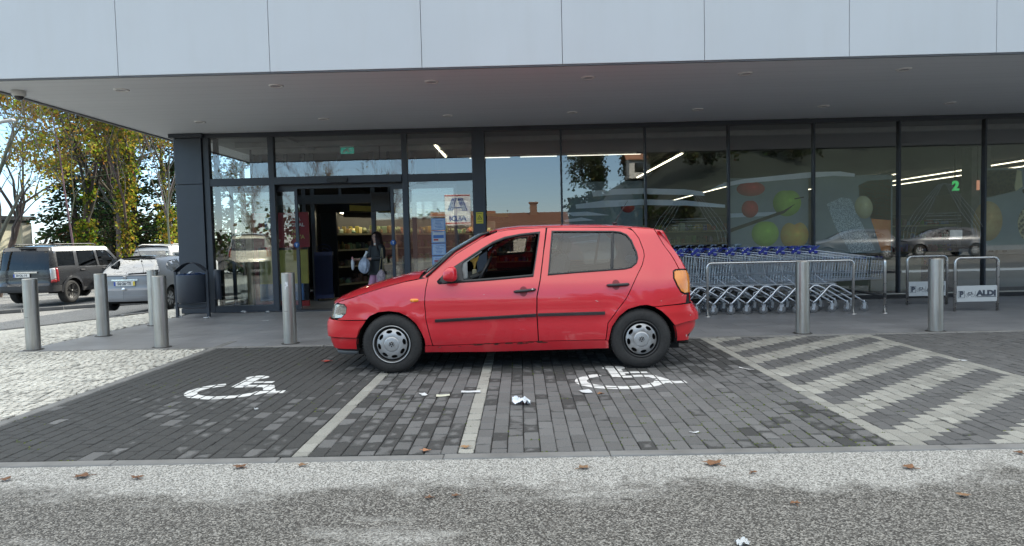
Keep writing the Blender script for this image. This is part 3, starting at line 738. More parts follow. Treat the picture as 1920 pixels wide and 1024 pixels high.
# yellow warning sticker on the pilaster
t = thing('warning_sticker', 'yellow warning sticker with black triangle on the dark pilaster', 'sticker', (-.755, 12.648, 1.70))
b = MB(); b.box((0, 0, 0), (.135, .003, .215)); b.build('backing', M('sticker_yellow', (.62, .50, .03), .5), t)
b = MB(); tri = [(-.048, -.03), (.048, -.03), (0, .055)]; tri2 = [(-.033, -.021), (.033, -.021), (0, .037)]
for i in range(3):
    j = (i+1) % 3; b.prism([tri[i], tri[j], tri2[j], tri2[i]], -.0032, -.0022)
b.prism([(-.02, -.016), (.02, -.002), (.022, .006), (.004, .004), (-.018, -.008)], -.0032, -.0022); b.box((0, -.0025, .085), (.09, .0014, .008)); b.box((0, -.0025, -.07), (.08, .0014, .006)); b.build('print', m_black, t)
for (x, y, z, lab) in ((-4.325, 12.865, 1.27, 'round blue sticker on the open left door leaf'), (-2.45, 12.865, 1.27, 'round blue sticker on the open right door leaf')):
    t = thing('door_sticker', lab, 'sticker', (x, y, z), 0, 'round blue door stickers')
    b = MB(); b.lathe([(.0, 0), (.055, 0), (.055, .003)], (0, 0, 0), 'Y', 24); b.build('disc', M('sticker_blue', (.04, .13, .36), .5), t)
    b = MB(); b.box((0, -.002, -.008), (.01, .002, .045)); b.box((0, -.002, .018), (.04, .002, .01)); b.build('print', m_white, t)
# advertising stand behind the left lobby window
t = thing('advert_stand', 'red advertising stand with blue emblem standing behind the left lobby window', 'advert stand', (-5.05, 13.75, 0))
b = MB(); b.box((-.52, 0, .95), (.12, .25, 1.9)); b.build('side_rack', M('rack_tan', (.28, .22, .12), .7), t)
b = MB(); b.box((.12, 0, 1.58), (1.16, .04, .72)); b.box((-.42, -.005, .62), (.08, .04, 1.2)); b.build('banner', M('banner_red', (.30, .022, .03), .55), t)
b = MB(); b.box((-.1, -.024, 1.72), (.22, .006, .24)); b.build('emblem', M('emblem_blue', (.12, .28, .55), .5), t)
b = MB(); b.prism([(-.19, 1.63), (-.11, 1.81), (-.09, 1.81), (-.01, 1.63), (-.05, 1.63), (-.1, 1.75), (-.15, 1.63)], -.031, -.027); b.build('emblem_letter', m_white, t)
b = MB()
for i, (w, z) in enumerate((('LOJA', 1.80), ('DIGITAL', 1.68))): add_text(b, w, .10, (.42, -.023, z), bold=.002)
b.build('white_lettering', m_white, t)
b = MB()
for i, (w, z) in enumerate((('NA', 1.55), ('PONTA', 1.43))): add_text(b, w, .11, (.42, -.023, z), bold=.003)
b.build('yellow_lettering', M('letter_yellow', (.55, .48, .15), .5), t)
b = MB(); b.box((.15, 0, .82), (1.0, .05, .7)); b.build('yellow_panel', M('panel_yellow', (.42, .36, .08), .6), t)
b = MB(); b.box((.1, -.02, .3), (.9, .05, .34)); b.build('blue_panel', M('panel_blue', (.07, .16, .34), .6), t)
b = MB(); b.box((.1, 0, .05), (1.1, .07, .12)); b.build('foot', M('foot_red', (.34, .03, .03), .6), t)
b = MB(); b.prism([(-.25, 1.24), (.0, 1.24), (.12, 1.38), (-.1, 1.46), (-.2, 1.42)], -.026, -.022); b.build('print', M('print_skin', (.45, .25, .18), .6), t)
# display hanging in the lobby
t = thing('price_display', 'black hanging display box above the shopper in the doorway', 'display', (-3.02, 14.6, 2.17)); b = MB(); b.box((0, 0, 0), (.42, .12, .42), 0, .01); b.build('casing', m_black, t); b = MB(); b.tube([(0, 0, .2), (0, 0, 1.2)], .015, 6); b.build('bracket', m_black, t)

# shelving with bread and produce, seen through the open doors
def shelf_unit(lab, loc, rz, L, H, levels, palette, header=None, seed=1, deep=.5, n=26):
    t = thing('shelf_unit', lab, 'shelf', loc, rz, None); r = random.Random(seed)
    b = MB(); b.box((L/2, deep/2, H/2), (L, .04, H)); 
    for x in (0, L): b.box((x, 0, H/2), (.04, deep, H))
    for z in levels: b.box((L/2, 0, z), (L, deep, .03))
    b.build('rack', M('rack_dark', (.03, .03, .03), .6), t)
    b = MB()
    for z in levels:
        b.box((L/2, -deep/2-.012, z+.0), (L, .012, .045))
    b.build('price_rail', M('price_rail', (.30, .27, .17), .5), t)
    g = MB()
    for z in levels:
        x = .05
        while x < L-.1:
            w = r.uniform(.06, .17); h = r.uniform(.08, .2); g.cur = tuple(c*r.uniform(.5, 1.3) for c in r.choice(palette)); g.smooth = True
            for q in range(2):
                if r.random() < .55:
                    g.smooth = False; g.box((x+w/2+r.uniform(-.02, .02), -deep/2+.12+.2*q, z+.015+h*.55), (w*r.uniform(.6, .95), .10, h*1.1), r.uniform(-.4, .4), .012); g.smooth = True; continue
                cx, cy, cz = x+w/2+r.uniform(-.02, .02), -deep/2+.12+.2*q+r.uniform(-.03, .03), z+.015+h/2
                g.lathe([(w*.2, -h/2), (w*.48, -h*.3), (w*.5, h*.1), (w*.3, h*.42), (0, h*.5)], (cx, cy, cz), 'Z', 7)
            x += w*r.uniform(.9, 1.3)
    tag(g.build('groceries', attr_mat('groceries', .6, .2, 5, 0) if 'groceries' not in MATS else MATS['groceries'], t, colors=True), kind='stuff')
    if header:
        b = MB(); b.box((L/2, -.2, H+.12), (L+.1, deep+.5, .26)); b.build('header', M('header_dark', (.02, .02, .018), .5), t)
        b = MB(); b.box((L/2, -.2-deep/2-.26, H+.08), (L+.1, .012, .13)); b.build('header_band', M('header_olive', (.55, .52, .14), .5), t)
        b = MB(); b.box((L/2, -.30, H-.02), (L-.2, .05, .015)); b.build('shelf_fill', M('fill_glow', (.9, .9, .8), .5, emit=(1, .90, .68), estr=11.), t); b = MB(); b.box((L/2, -.52, H-.06), (L+.1, .02, .13)); b.build('fill_shield', MATS['header_dark'], t)  # added glowing strip brightens the goods; added shield keeps it out of view
    return t
bread = [(.30, .20, .08), (.38, .30, .16), (.24, .14, .06), (.34, .31, .2), (.16, .13, .08), (.10, .09, .07)]
mixed = [(.3, .05, .04), (.35, .28, .08), (.1, .2, .06), (.4, .38, .34), (.08, .12, .3), (.3, .15, .05)]
shelf_unit('bread and produce shelf with olive header seen through the open doors', (-4.55, 15.9, 0), rad(62), 7.5, 2.02, (.3, .72, 1.12, 1.5), bread, True, 4)
shelf_unit('low grocery shelves behind the pane with the checkouts', (8.9, 18.0, 0), 0, 2.6, 1.7, (.35, .7, 1.05, 1.4), mixed, None, 5)
shelf_unit('grocery shelves behind the pane between the fruit posters', (2.6, 19.5, 0), 0, 4.0, 1.8, (.35, .7, 1.05, 1.4), mixed, None, 6)
shelf_unit('long grocery shelves far back behind the glass', (-1.0, 27.0, 0), 0, 12, 2.0, (.4, .8, 1.2, 1.6), mixed, None, 8)
for i in range(11):          # stack of blue shopping baskets
    if i == 0:
        bk = thing('shopping_basket', 'dark blue shopping basket in the stack inside the entrance', 'basket', (-4.45, 15.05, .05), .2, 'stacked blue shopping baskets')
        b = MB()
        for k in range(4):
            x = (-.19, .19)[k % 2] if k < 2 else 0; y = 0 if k < 2 else (-.14, .14)[k % 2]
            b.box((x, y, .1), (.015 if k < 2 else .38, .28 if k < 2 else .015, .2))
        b.box((0, 0, .01), (.36, .27, .015)); b.build('tub', M('basket_blue', (.012, .022, .09), .45), bk)
        b = MB(); b.tube([(-.17, 0, .2)]+[(p[0], 0, p[1]) for p in arc(0, .2, .17, math.pi, 0, 8)], .009, 6); b.build('handle', MATS['basket_blue'], bk)
    else: c = copy_tree(bk); c.location = (-4.45, 15.05, .05+.085*i)
# counters and cabinets behind the right-hand panes
m_cab = M('cabinet_green', (.15, .165, .15), .6, 0, .06, 1.); m_cabl = M('cabinet_pale', (.34, .38, .40), .5)
t = thing('packing_counter', 'grey green packing counter with pale drawers behind the right pane', 'counter', (10.4, 13.6, 0))
b = MB(); b.box((0, .3, .42), (3.1, .6, .66)); b.build('cabinet', m_cab, t); b = MB()
for k in range(4): b.box((-1.16+k*.775, -.012, .82), (.755, .02, .13))
b.build('drawer', m_cabl, t); b = MB()
for k in range(4): b.box((-1.16+k*.775+.25*(1 if k % 2 == 0 else -1), -.03, .82), (.09, .02, .03))
b.build('drawer_handle', m_black, t); b = MB(); b.box((0, .3, .91), (3.14, .64, .03)); b.build('worktop', M('worktop', (.05, .05, .05), .4), t); b = MB(); b.box((0, .32, .04), (3.0, .5, .09)); b.build('plinth', m_black, t)
t = thing('checkout_desk', 'olive brown checkout desk low behind the glass right of the trolleys', 'counter', (6.9, 13.7, 0))
b = MB(); b.box((0, .3, .4), (2.6, .5, .7)); b.build('desk', M('desk_olive', (.17, .165, .11), .6, 0, .1, 1.5), t); b = MB(); b.box((0, .3, .78), (2.7, .6, .05)); b.build('desk_top', M('desk_dark', (.03, .03, .032), .3), t); b = MB(); b.box((0, .02, .45), (1.5, .03, .08)); b.build('bumper_rail', m_black, t)
t = thing('support_pillar', 'grey square pillar inside beside the green checkout number', 'pillar', (11.9, 17.6, 0)); b = MB(); b.box((0, 0, 1.69), (.5, .4, 3.38), 0, .01); b.build('shaft', M('pillar_grey', (.22, .23, .22), .7), t); b = MB(); b.box((0, -.21, .25), (.54, .02, .5)); b.build('guard', m_alu, t)
t = thing('monitor', 'small screen on the checkout behind the emblem pane', 'monitor', (11.0, 17.0, 1.15)); b = MB(); b.box((0, 0, .0), (.36, .04, .28)); b.build('casing', m_black, t); b = MB(); b.box((0, -.022, .0), (.31, .004, .23)); b.build('screen', M('screen', (.2, .24, .28), .3, emit=(.3, .36, .42), estr=.12), t); b = MB(); b.tube([(0, .02, -.15), (0, .02, -1.14)], .03, 8); b.build('stand', m_black, t)
for (txt, x, col, lab) in (('2', 11.15, (.05, .75, .2), 'glowing green checkout number two'), ('1', 11.72, (.85, .38, .25), 'glowing orange checkout number one')):
    t = thing('checkout_sign', lab, 'sign', (x, 17.25, 2.38), 0, 'checkout numbers'); b = MB(); add_text(b, txt, .33, (0, 0, 0), bold=.012, depth=.02); b.build('numeral', M('sign_'+txt, (.3, .3, .3), .5, emit=col, estr=.13), t); b = MB(); b.tube([(0, .03, .15), (0, .03, 1.0)], .012, 6); b.build('hanger', m_black, t)
# ------------------------------------------------------------------ car bodies: plan path swept with height-dependent insets, panels cut on it
def interp(tab,v):
    if v<=tab[0][0]: return tab[0][1]
    for (a,fa),(b,fb) in zip(tab,tab[1:]):
        if v<=b:
            t=(v-a)/(b-a); return fa+(fb-fa)*t
    return tab[-1][1]
def smooth_tab(tab,n=8):
    # catmull-rom densify of (v,f) table (monotone v)
    out=[]
    P=[tab[0]]+list(tab)+[tab[-1]]
    for i in range(1,len(P)-2):
        for k in range(n):
            t=k/n; r=[]
            for j in (0,1):
                a,b,c,d=P[i-1][j],P[i][j],P[i+1][j],P[i+2][j]
                r.append(.5*(2*b+(c-a)*t+(2*a-5*b+4*c-d)*t*t+(3*b-a-3*c+d)*t**3))
            out.append(tuple(r))
    out.append(tuple(tab[-1])); return out
class Shell:
    '''body side surface: plan path (x,y<0) swept with height dependent insets'''
    def __init__(s,plan,side,front,rear,arches=(),flare=.012):
        P=smooth_tab(plan,10); s.P=P
        L=[0]
        for a,b in zip(P,P[1:]): L.append(L[-1]+math.hypot(b[0]-a[0],b[1]-a[1]))
        # u = x where path crosses x=0
        for i,(a,b) in enumerate(zip(P,P[1:])):
            if a[0]<=0<b[0]: u0=L[i]+(L[i+1]-L[i])*(-a[0])/(b[0]-a[0]); break
        s.U=[l-u0 for l in L]
        s.side=smooth_tab(side);s.front=smooth_tab(front);s.rear=smooth_tab(rear);s.arches=arches;s.flare=flare
    def at(s,u,z,off=0.):
        U=s.U;P=s.P
        u=min(max(u,U[0]),U[-1])
        lo,hi=0,len(U)-1
        while hi-lo>1:
            m=(lo+hi)//2
            if U[m]<=u: lo=m
            else: hi=m
        t=(u-U[lo])/(U[hi]-U[lo])
        x=P[lo][0]+(P[hi][0]-P[lo][0])*t; y=P[lo][1]+(P[hi][1]-P[lo][1])*t
        def nrm(i):
            a=P[max(i-1,0)];b=P[min(i+1,len(P)-1)]
            tx,ty=b[0]-a[0],b[1]-a[1];l=math.hypot(tx,ty)
            return ty/l,-tx/l
        n0=nrm(lo);n1=nrm(hi); nx=n0[0]*(1-t)+n1[0]*t; ny=n0[1]*(1-t)+n1[1]*t
        l=math.hypot(nx,ny);nx/=l;ny/=l
        # outward is -y on the side
        dx=interp(s.front if nx<0 else s.rear,z); ds=interp(s.side,z)
        q = 2-min(1, max(0, (z-.95)/.2)) if nx > 0 else 2
        X=x-math.copysign(dx*abs(nx)**q, nx)+nx*off
        Y=y-ny*(ds*abs(ny))+ny*off
        for (ax,az,ar) in s.arches:
            d=math.hypot(x-ax,z-az); 
            if z>az-.3 and ar-.02<d<ar+.14: Y+=ny*s.flare*(1-abs((d-ar-.0)/.14))**2
        if Y>-1e-4: Y=min(Y,0.)
        return X,Y,z
    def normal(s,u,z):
        e=.01;a=s.at(u-e,z);b=s.at(u+e,z);c=s.at(u,z-e);d=s.at(u,z+e)
        p=[b[i]-a[i] for i in range(3)];q=[d[i]-c[i] for i in range(3)]
        n=(p[1]*q[2]-p[2]*q[1],p[2]*q[0]-p[0]*q[2],p[0]*q[1]-p[1]*q[0])
        l=math.sqrt(sum(k*k for k in n)) or 1; return tuple(k/l for k in n)
POLO=dict(
 plan=[(-1.955,0),(-1.95,-.2),(-1.925,-.4),(-1.87,-.57),(-1.75,-.69),(-1.55,-.76),(-1.2,-.80),(-.8,-.815),(0,-.82),(.8,-.815),(1.2,-.805),(1.5,-.78),(1.68,-.72),(1.78,-.61),(1.83,-.42),(1.85,-.2),(1.855,0)],
 side=[(.15,.09),(.21,.06),(.30,.03),(.40,.016),(.49,.012),(.54,.003),(.58,.008),(.66,.004),(.75,.012),(.84,.032),(.90,.055),(1.0,.098),(1.2,.195),(1.30,.25),(1.36,.30),(1.42,.36)],
 front=[(.15,.09),(.22,.05),(.30,.015),(.40,0),(.48,.005),(.53,.03),(.60,.05),(.68,.085),(.74,.14),(.8,.24)],
 rear=[(.15,.07),(.30,.07),(.33,.03),(.40,.0),(.50,.005),(.56,.04),(.62,.065),(.84,.075),(.92,.10),(1.02,.16),(1.15,.245),(1.25,.315),(1.32,.375),(1.42,.50)],
 arches=[(-1.2035,.29,.33),(1.2035,.29,.33)])
PG = dict(
    front_door=[(-0.839, 0.924), (-0.865, 0.799), (-0.874, 0.677), (-0.864, 0.506), (-0.829, 0.344), (-0.808, 0.259), (-0.3, 0.268), (0.214, 0.283), (0.203, 0.559), (0.207, 0.72), (0.242, 0.876), (0.279, 1.104), (0.331, 1.395), (0.067, 1.393), (-0.084, 1.381), (-0.169, 1.364), (-0.325, 1.303), (-0.579, 1.152)],
    fd_window=[(-0.755, 0.887), (-0.747, 0.867), (-0.731, 0.857), (-0.625, 0.861), (-0.234, 0.881), (0.179, 0.908), (0.209, 1.064), (0.263, 1.346), (0.065, 1.329), (-0.092, 1.302), (-0.209, 1.258), (-0.324, 1.192), (-0.576, 1.031), (-0.666, 0.974)],
    fd_open=[(-0.497, 0.888), (-0.513, 0.999), (-0.504, 1.05), (-0.324, 1.164), (-0.209, 1.229), (-0.092, 1.274), (0.065, 1.305), (0.252, 1.322), (0.199, 1.065), (0.169, 0.928), (-0.182, 0.905)],
    fd_mirrortri=[(-0.755, 0.887), (-0.731, 0.857), (-0.625, 0.862), (-0.497, 0.869), (-0.519, 1.004), (-0.576, 1.031), (-0.666, 0.974)],
    rear_door=[(0.334, 1.395), (0.281, 1.104), (0.245, 0.876), (0.21, 0.72), (0.206, 0.559), (0.216, 0.283), (0.526, 0.283), (0.864, 0.283), (0.885, 0.448), (0.968, 0.56), (1.068, 0.687), (1.167, 0.875), (1.239, 0.995), (1.272, 1.081), (1.276, 1.144), (1.25, 1.254), (1.204, 1.332), (1.148, 1.36), (1.088, 1.374), (0.857, 1.385), (0.509, 1.398)],
    rd_window=[(0.376, 1.351), (0.991, 1.336), (1.067, 1.327), (1.13, 1.299), (1.174, 1.24), (1.207, 1.13), (1.208, 1.062), (1.188, 1.012), (1.134, 0.972), (1.066, 0.957), (0.923, 0.95), (0.592, 0.934), (0.318, 0.917)],
    quarter=[(1.204, 1.332), (1.25, 1.254), (1.276, 1.144), (1.272, 1.081), (1.239, 0.995), (1.167, 0.875), (1.068, 0.687), (0.968, 0.56), (0.885, 0.448), (0.864, 0.283), (0.888, 0.28), (0.895, 0.208), (0.901, 0.305), (0.927, 0.41), (0.997, 0.512), (1.081, 0.578), (1.192, 0.609), (1.261, 0.613), (1.328, 0.595), (1.534, 0.608), (1.679, 0.618), (1.702, 0.7), (1.658, 0.705), (1.612, 0.725), (1.569, 0.788), (1.537, 0.863), (1.543, 0.929), (1.569, 0.943), (1.616, 0.946), (1.6, 0.993), (1.554, 1.128), (1.488, 1.257), (1.444, 1.343), (1.171, 1.367)],
    tail_light=[(1.552, 0.926), (1.575, 0.939), (1.721, 0.937), (1.743, 0.889), (1.708, 0.71), (1.658, 0.713), (1.614, 0.732), (1.577, 0.791), (1.546, 0.863)],
    sill=[(-0.885, 0.262), (-0.808, 0.259), (-0.3, 0.268), (0.214, 0.283), (0.864, 0.283), (0.888, 0.28), (0.895, 0.197), (0.215, 0.189), (-0.304, 0.184), (-0.89, 0.194)],
    fender=[(-0.839, 0.924), (-0.865, 0.799), (-0.874, 0.677), (-0.864, 0.506), (-0.829, 0.344), (-0.808, 0.259), (-0.883, 0.262), (-0.888, 0.324), (-0.917, 0.394), (-0.964, 0.476), (-1.033, 0.546), (-1.122, 0.592), (-1.223, 0.606), (-1.326, 0.597), (-1.41, 0.562), (-1.448, 0.524), (-1.773, 0.518), (-1.783, 0.542), (-1.728, 0.546), (-1.674, 0.586), (-1.661, 0.646), (-1.692, 0.675), (-1.896, 0.669), (-1.801, 0.693), (-1.61, 0.738), (-1.443, 0.788), (-1.287, 0.834), (-1.083, 0.884)],
    headlight=[(-1.948, 0.661), (-1.699, 0.67), (-1.667, 0.646), (-1.681, 0.586), (-1.732, 0.549), (-1.887, 0.54), (-1.995, 0.568), (-1.996, 0.625)],
    bumper_f=[(-1.449, 0.523), (-1.772, 0.515), (-1.995, 0.519), (-2.031, 0.476), (-2.019, 0.427), (-2.008, 0.363), (-1.876, 0.343), (-1.546, 0.349), (-1.513, 0.431)],
    bumper_f2=[(-1.547, 0.341), (-1.822, 0.333), (-1.812, 0.277), (-1.788, 0.229), (-1.564, 0.229)],
    lip=[(-1.789, 0.226), (-1.564, 0.226), (-1.576, 0.176), (-1.839, 0.169)],
    bumper_r=[(1.328, 0.594), (1.534, 0.606), (1.707, 0.614), (1.915, 0.59), (1.938, 0.547), (1.781, 0.479), (1.732, 0.444), (1.529, 0.411), (1.469, 0.484), (1.397, 0.554)],
    bumper_r2=[(1.529, 0.406), (1.666, 0.428), (1.669, 0.347), (1.704, 0.291), (1.699, 0.248), (1.567, 0.249), (1.555, 0.323)],
    mould_f=[(-0.778, 0.523), (0.196, 0.559), (0.195, 0.523), (-0.779, 0.488)],
    mould_r=[(0.214, 0.561), (0.856, 0.564), (0.855, 0.529), (0.213, 0.525)],
    recess_f=[(0.032, 0.815), (0.12, 0.818), (0.128, 0.727), (0.041, 0.724)],
    recess_r=[(0.926, 0.856), (1.009, 0.859), (1.014, 0.773), (0.932, 0.77)])
def inside(p, poly):
    c = False; x, y = p; n = len(poly)
    for i in range(n):
        a, b = poly[i-1], poly[i]
        if (a[1] > y) != (b[1] > y) and x < (b[0]-a[0])*(y-a[1])/(b[1]-a[1])+a[0]: c = not c
    return c
def inset(poly, d):
    n = len(poly); A = sum(poly[i-1][0]*poly[i][1]-poly[i][0]*poly[i-1][1] for i in range(n)); s = 1 if A > 0 else -1; out = []
    for i in range(n):
        p, q, r = Vector(poly[i-1]), Vector(poly[i]), Vector(poly[(i+1) % n]); a = (q-p); b = (r-q)
        if a.length < 1e-6 or b.length < 1e-6: out.append(tuple(q)); continue
        a.normalize(); b.normalize(); na = Vector((-a.y, a.x))*s; nb = Vector((-b.y, b.x))*s; m = na+nb
        if m.length < .2: m = na
        m.normalize(); k = d/max(.45, m.dot(na)); out.append((q.x+m.x*k, q.y+m.y*k))
    return out
def resample(poly, sp, closed=True):
    out = []; n = len(poly)
    for i in range(n if closed else n-1):
        a, b = Vector(poly[i]), Vector(poly[(i+1) % n]); k = max(1, int((b-a).length/sp+.5))
        for j in range(k): out.append(tuple(a.lerp(b, j/k)))
    if not closed: out.append(tuple(poly[-1]))
    return out
def flat_tri(outer, holes=(), sp=.035):
    V = []; E = []; loops = [resample(outer, sp)]+[resample(h, sp) for h in holes]
    for L in loops:
        b = len(V); V += L; E += [(b+i, b+(i+1) % len(L)) for i in range(len(L))]
    nb = len(V); x0 = min(p[0] for p in outer); x1 = max(p[0] for p in outer); z0 = min(p[1] for p in outer); z1 = max(p[1] for p in outer)
    j = 0; z = z0+sp*.5
    while z < z1:
        x = x0+(sp*.5 if j % 2 else sp)
        while x < x1:
            if inside((x, z), outer) and not any(inside((x, z), h) for h in holes):
                if min((x-v[0])**2+(z-v[1])**2 for v in V[:nb]) > (sp*.55)**2: V.append((x, z))
            x += sp
        z += sp*.87; j += 1
    r = delaunay_2d_cdt([Vector(v) for v in V], E, [], 0, 1e-6); vs = [tuple(v) for v in r[0]]; fs = []
    for f in r[2]:
        c = (sum(vs[i][0] for i in f)/len(f), sum(vs[i][1] for i in f)/len(f))
        if inside(c, outer) and not any(inside(c, h) for h in holes): fs.append(tuple(f))
    return vs, fs
def panel(sh, mb, outer, holes=(), side=1, off=0., thick=.012, sp=.035, gap=.004):
    '''panel lying on shell sh; side=-1 mirrors it to the far side of the car'''
    outer = inset(outer, gap) if gap else outer
    vs, fs = flat_tri(outer, holes, sp); b = len(mb.v)
    P = [sh.at(u, z, off) for u, z in vs]; mb.v += [(p[0], p[1]*side, p[2]) for p in P]
    n = Vector((0, 0, 0))
    cnt = {}
    sm = mb.smooth; mb.smooth = True
    ff = []
    for f in fs:
        A = sum(vs[f[i-1]][0]*vs[f[i]][1]-vs[f[i]][0]*vs[f[i-1]][1] for i in range(len(f)))
        g = f if A > 0 else f[::-1]          # outward is -y: (u right, z up) counter clockwise faces -y
        ff.append(g)
        mb.face([b+i for i in (g if side > 0 else g[::-1])])
        for i in range(len(g)): cnt[(g[i-1], g[i])] = 1
    mb.smooth = False
    if thick:
        bd = [e for e in cnt if (e[1], e[0]) not in cnt]; Q = {}
        for e in bd:
            for i in e:
                if i not in Q:
                    u, z = vs[i]; p = sh.at(u, z, off-thick); Q[i] = len(mb.v); mb.v.append((p[0], p[1]*side, p[2]))
        for a, c in bd:
            q = (b+c, b+a, Q[a], Q[c]); mb.face(q if side > 0 else q[::-1])
    mb.smooth = sm
def strip(mb, edge, bow, n=14, pw=2.2, x_in=None, y_in=0.):
    '''surface spanning from a near-side edge polyline [(x,y,z)] to its mirror image; bow(i_frac) -> (dx,dz)'''
    k = len(edge); b = len(mb.v)
    for i, e in enumerate(edge):
        dx, dz = bow(i/(k-1))
        for j in range(n+1):
            t = -1+2*j/n; w = 1-abs(t)**pw; mb.v.append((e[0]+dx*w, -e[1]*t if False else (-(abs(e[1])-y_in))*(-t), e[2]+dz*w))
    sm = mb.smooth; mb.smooth = True
    for i in range(k-1):
        for j in range(n): a = b+i*(n+1)+j; mb.face((a, a+n+1, a+n+2, a+1))
    mb.smooth = sm
def wheel_parts(parent, c, r, w, out, rim_r, m_tyre, make_cap, name='wheel'):
    '''wheel centred at c with outer face looking along y*out'''
    t = bpy.data.objects.new(name, None); COL.objects.link(t); t.parent = parent; t.location = c
    if out > 0: t.rotation_euler = (0, 0, math.pi)
    b = MB(); h = w/2     # outer face at y=-h
    prof = [(rim_r, -h+.012), (rim_r+.006, -h+.002), (rim_r+.025, -h-.004), (rim_r+.055, -h-.006), (r-.022, -h+.004), (r-.007, -h+.018), (r, -h+.036), (r, h-.036), (r-.01, h-.015), (rim_r, h)]
    b.lathe(prof, (0, 0, 0), 'Y', 56)
    for k in range(64):
        a = 2*math.pi*k/64
        for yy in (-h+.03, .0, h-.03): b.box((math.cos(a)*(r+.001), yy+(.012 if k % 2 else 0), math.sin(a)*(r+.001)), (.006, .03, .012), rot=Matrix.Rotation(-a, 3, 'Y'))
    b.build('tyre', m_tyre, t); make_cap(t, -h, rim_r); return t
def tyre_mat():
    n = N('tyre_rubber'); v = n.coord(); f = n.noise(v, 4, 5); g = n.noise(v, 60, 2)
    n.set(Base_Color=n.mix(.5, n.ramp(f, [(.3, (.016, .016, .017)), (.75, (.04, .039, .038))]), n.ramp(g, [(.3, (.014, .014, .014)), (.7, (.036, .035, .034))])), Roughness=.75); n.b.inputs['Specular IOR Level'].default_value = .3; return n.m
m_tyre = tyre_mat()
def paint(name, col, rough=.28, coat=.35, dirt=.35, metal=0., fade=.2, dcol=(.16, .12, .11)):
    n = N(name); v = n.coord(); f = n.noise(v, 1.6, 6, .6); s = n.new('SeparateXYZ'); tc = n.new('TexCoord'); n.link(tc.outputs['Object'], s.inputs[0])
    g = n.noise(n.coord((1, 1, 3)), 6, 6, .7)
    low = n.ramp(s.outputs[2], [(.18, 1.), (.55, .12), (.95, .0)])
    base = n.ramp(f, [(.3, tuple(c*(1-fade*.5) for c in col)), (.7, tuple(min(1, c*(1+fade*.3)+fade*.03) for c in col))])
    d = n.math('MULTIPLY', n.math('MULTIPLY', low, n.ramp(g, [(.35, .25), (.75, 1.)])), dirt)
    n.set(Base_Color=n.mix(d, base, dcol), Metallic=metal, Roughness=n.ramp(n.math('ADD', n.math('MULTIPLY', d, .8), n.math('MULTIPLY', f, .3)), [(.1, rough), (.9, .7)]))
    n.b.inputs['Coat Weight'].default_value = coat; n.b.inputs['Coat Roughness'].default_value = .05; return n.m
g_car = glass('car_glass', (.62, .70, .70), .10)
g_rear = glass('car_glass_dusty', (.60, .66, .67), .02, .0)
m_seal = M('rubber_seal', (.014, .014, .015), .55, 0, .2, 8)
m_trim = M('trim_plastic', (.022, .022, .024), .5, 0, .2, 10)

# ------------------------------------------------------------------ the red hatchback
m_red = paint('red_paint', (.56, .010, .022), .32, .9, .28, fade=.12, dcol=(.22, .045, .05))
m_redb = paint('red_bumper', (.56, .012, .020), .28, .4, .2, fade=.1, dcol=(.2, .05, .05))
S = Shell(**POLO)
car = thing('red_car', 'faded red five-door hatchback parked sideways across the bays', 'car', (-.0585, 7.19, 0))
near = lambda e: [S.at(u, z) for u, z in e]
U0, U1 = S.U[0], S.U[-1]
def both(name, outer, mats, holes=(), parent=car, off=0., thick=.012, sp=.035, gap=.004, each=None, angle=35):
    r = []
    for sd in (1, -1):
        b = MB(); panel(S, b, outer, holes, sd, off, thick, sp, gap); o = b.build(name, mats, parent, angle=angle); r.append(o)
        if each: each(o, sd)
    return r
# body: wings, quarters, sills in one welded shell
roofedge = [(-.325, 1.303), (-.25, 1.337), (-.169, 1.364), (-.084, 1.381), (.066, 1.393), (.328, 1.3965), (.509, 1.3965), (.857, 1.3895), (1.088, 1.377), (1.171, 1.369), (1.31, 1.357), (1.444, 1.343)]
fender = [p for p in PG['fender'][:17]]+[(-1.79, .530), (-1.728, .546), (-1.674, .586), (-1.661, .646), (-1.692, .675), (-1.80, .683), (-1.801, .693)]+PG['fender'][24:]
for sd in (1, -1):
    b = MB()
    panel(S, b, fender, (), sd); panel(S, b, PG['quarter'], (), sd); panel(S, b, PG['sill'], (), sd, off=.004, gap=.002)
    # drip rail band between door tops and roof
    rail_ = [(u, z-.004) for u, z in roofedge[2:]]
    band = roofedge[2:]+[(u, z-.016) for u, z in reversed(roofedge[2:])]
    panel(S, b, [(u, z+.004) for u, z in band], (), sd, off=-.006, gap=0, sp=.03)
    ap = [(-.90, .925), (-.579, 1.178), (-.325, 1.325), (-.25, 1.345), (-.30, 1.305), (-.572, 1.145), (-.84, .915)]
    panel(S, b, ap, (), sd, off=-.01, gap=0, sp=.03)
    b.build('side_body', m_red, car, angle=35)

# roof
b = MB(); E = [S.at(u, z+.001) for u, z in roofedge[1:]]+[S.at(1.535, 1.331)]; strip(b, E, lambda t: (.03*(1-t)*-1 if t < .3 else 0, .022), 16, 2.6); b.build('roof', m_red, car)
b = MB(); strip(b, [(p[0], p[1]+.03, p[2]-.03) for p in E], lambda t: (0, .015), 8); b.build('headliner', M('headliner', (.10, .10, .10), .9), car)
# bonnet
hood = [(-1.885, .668), (-1.801, .690), (-1.61, .738), (-1.443, .788), (-1.287, .834), (-1.083, .884), (-.93, .913)]
hh = resample(hood, .04, False); E = [S.at(u, z+.002) for u, z in hh]
b = MB(); strip(b, E, lambda t: (-.10*(1-t)**2+.0, .012+.052*min(1, t*2.6+.15)), 22, 2.3); b.build('bonnet', m_red, car)
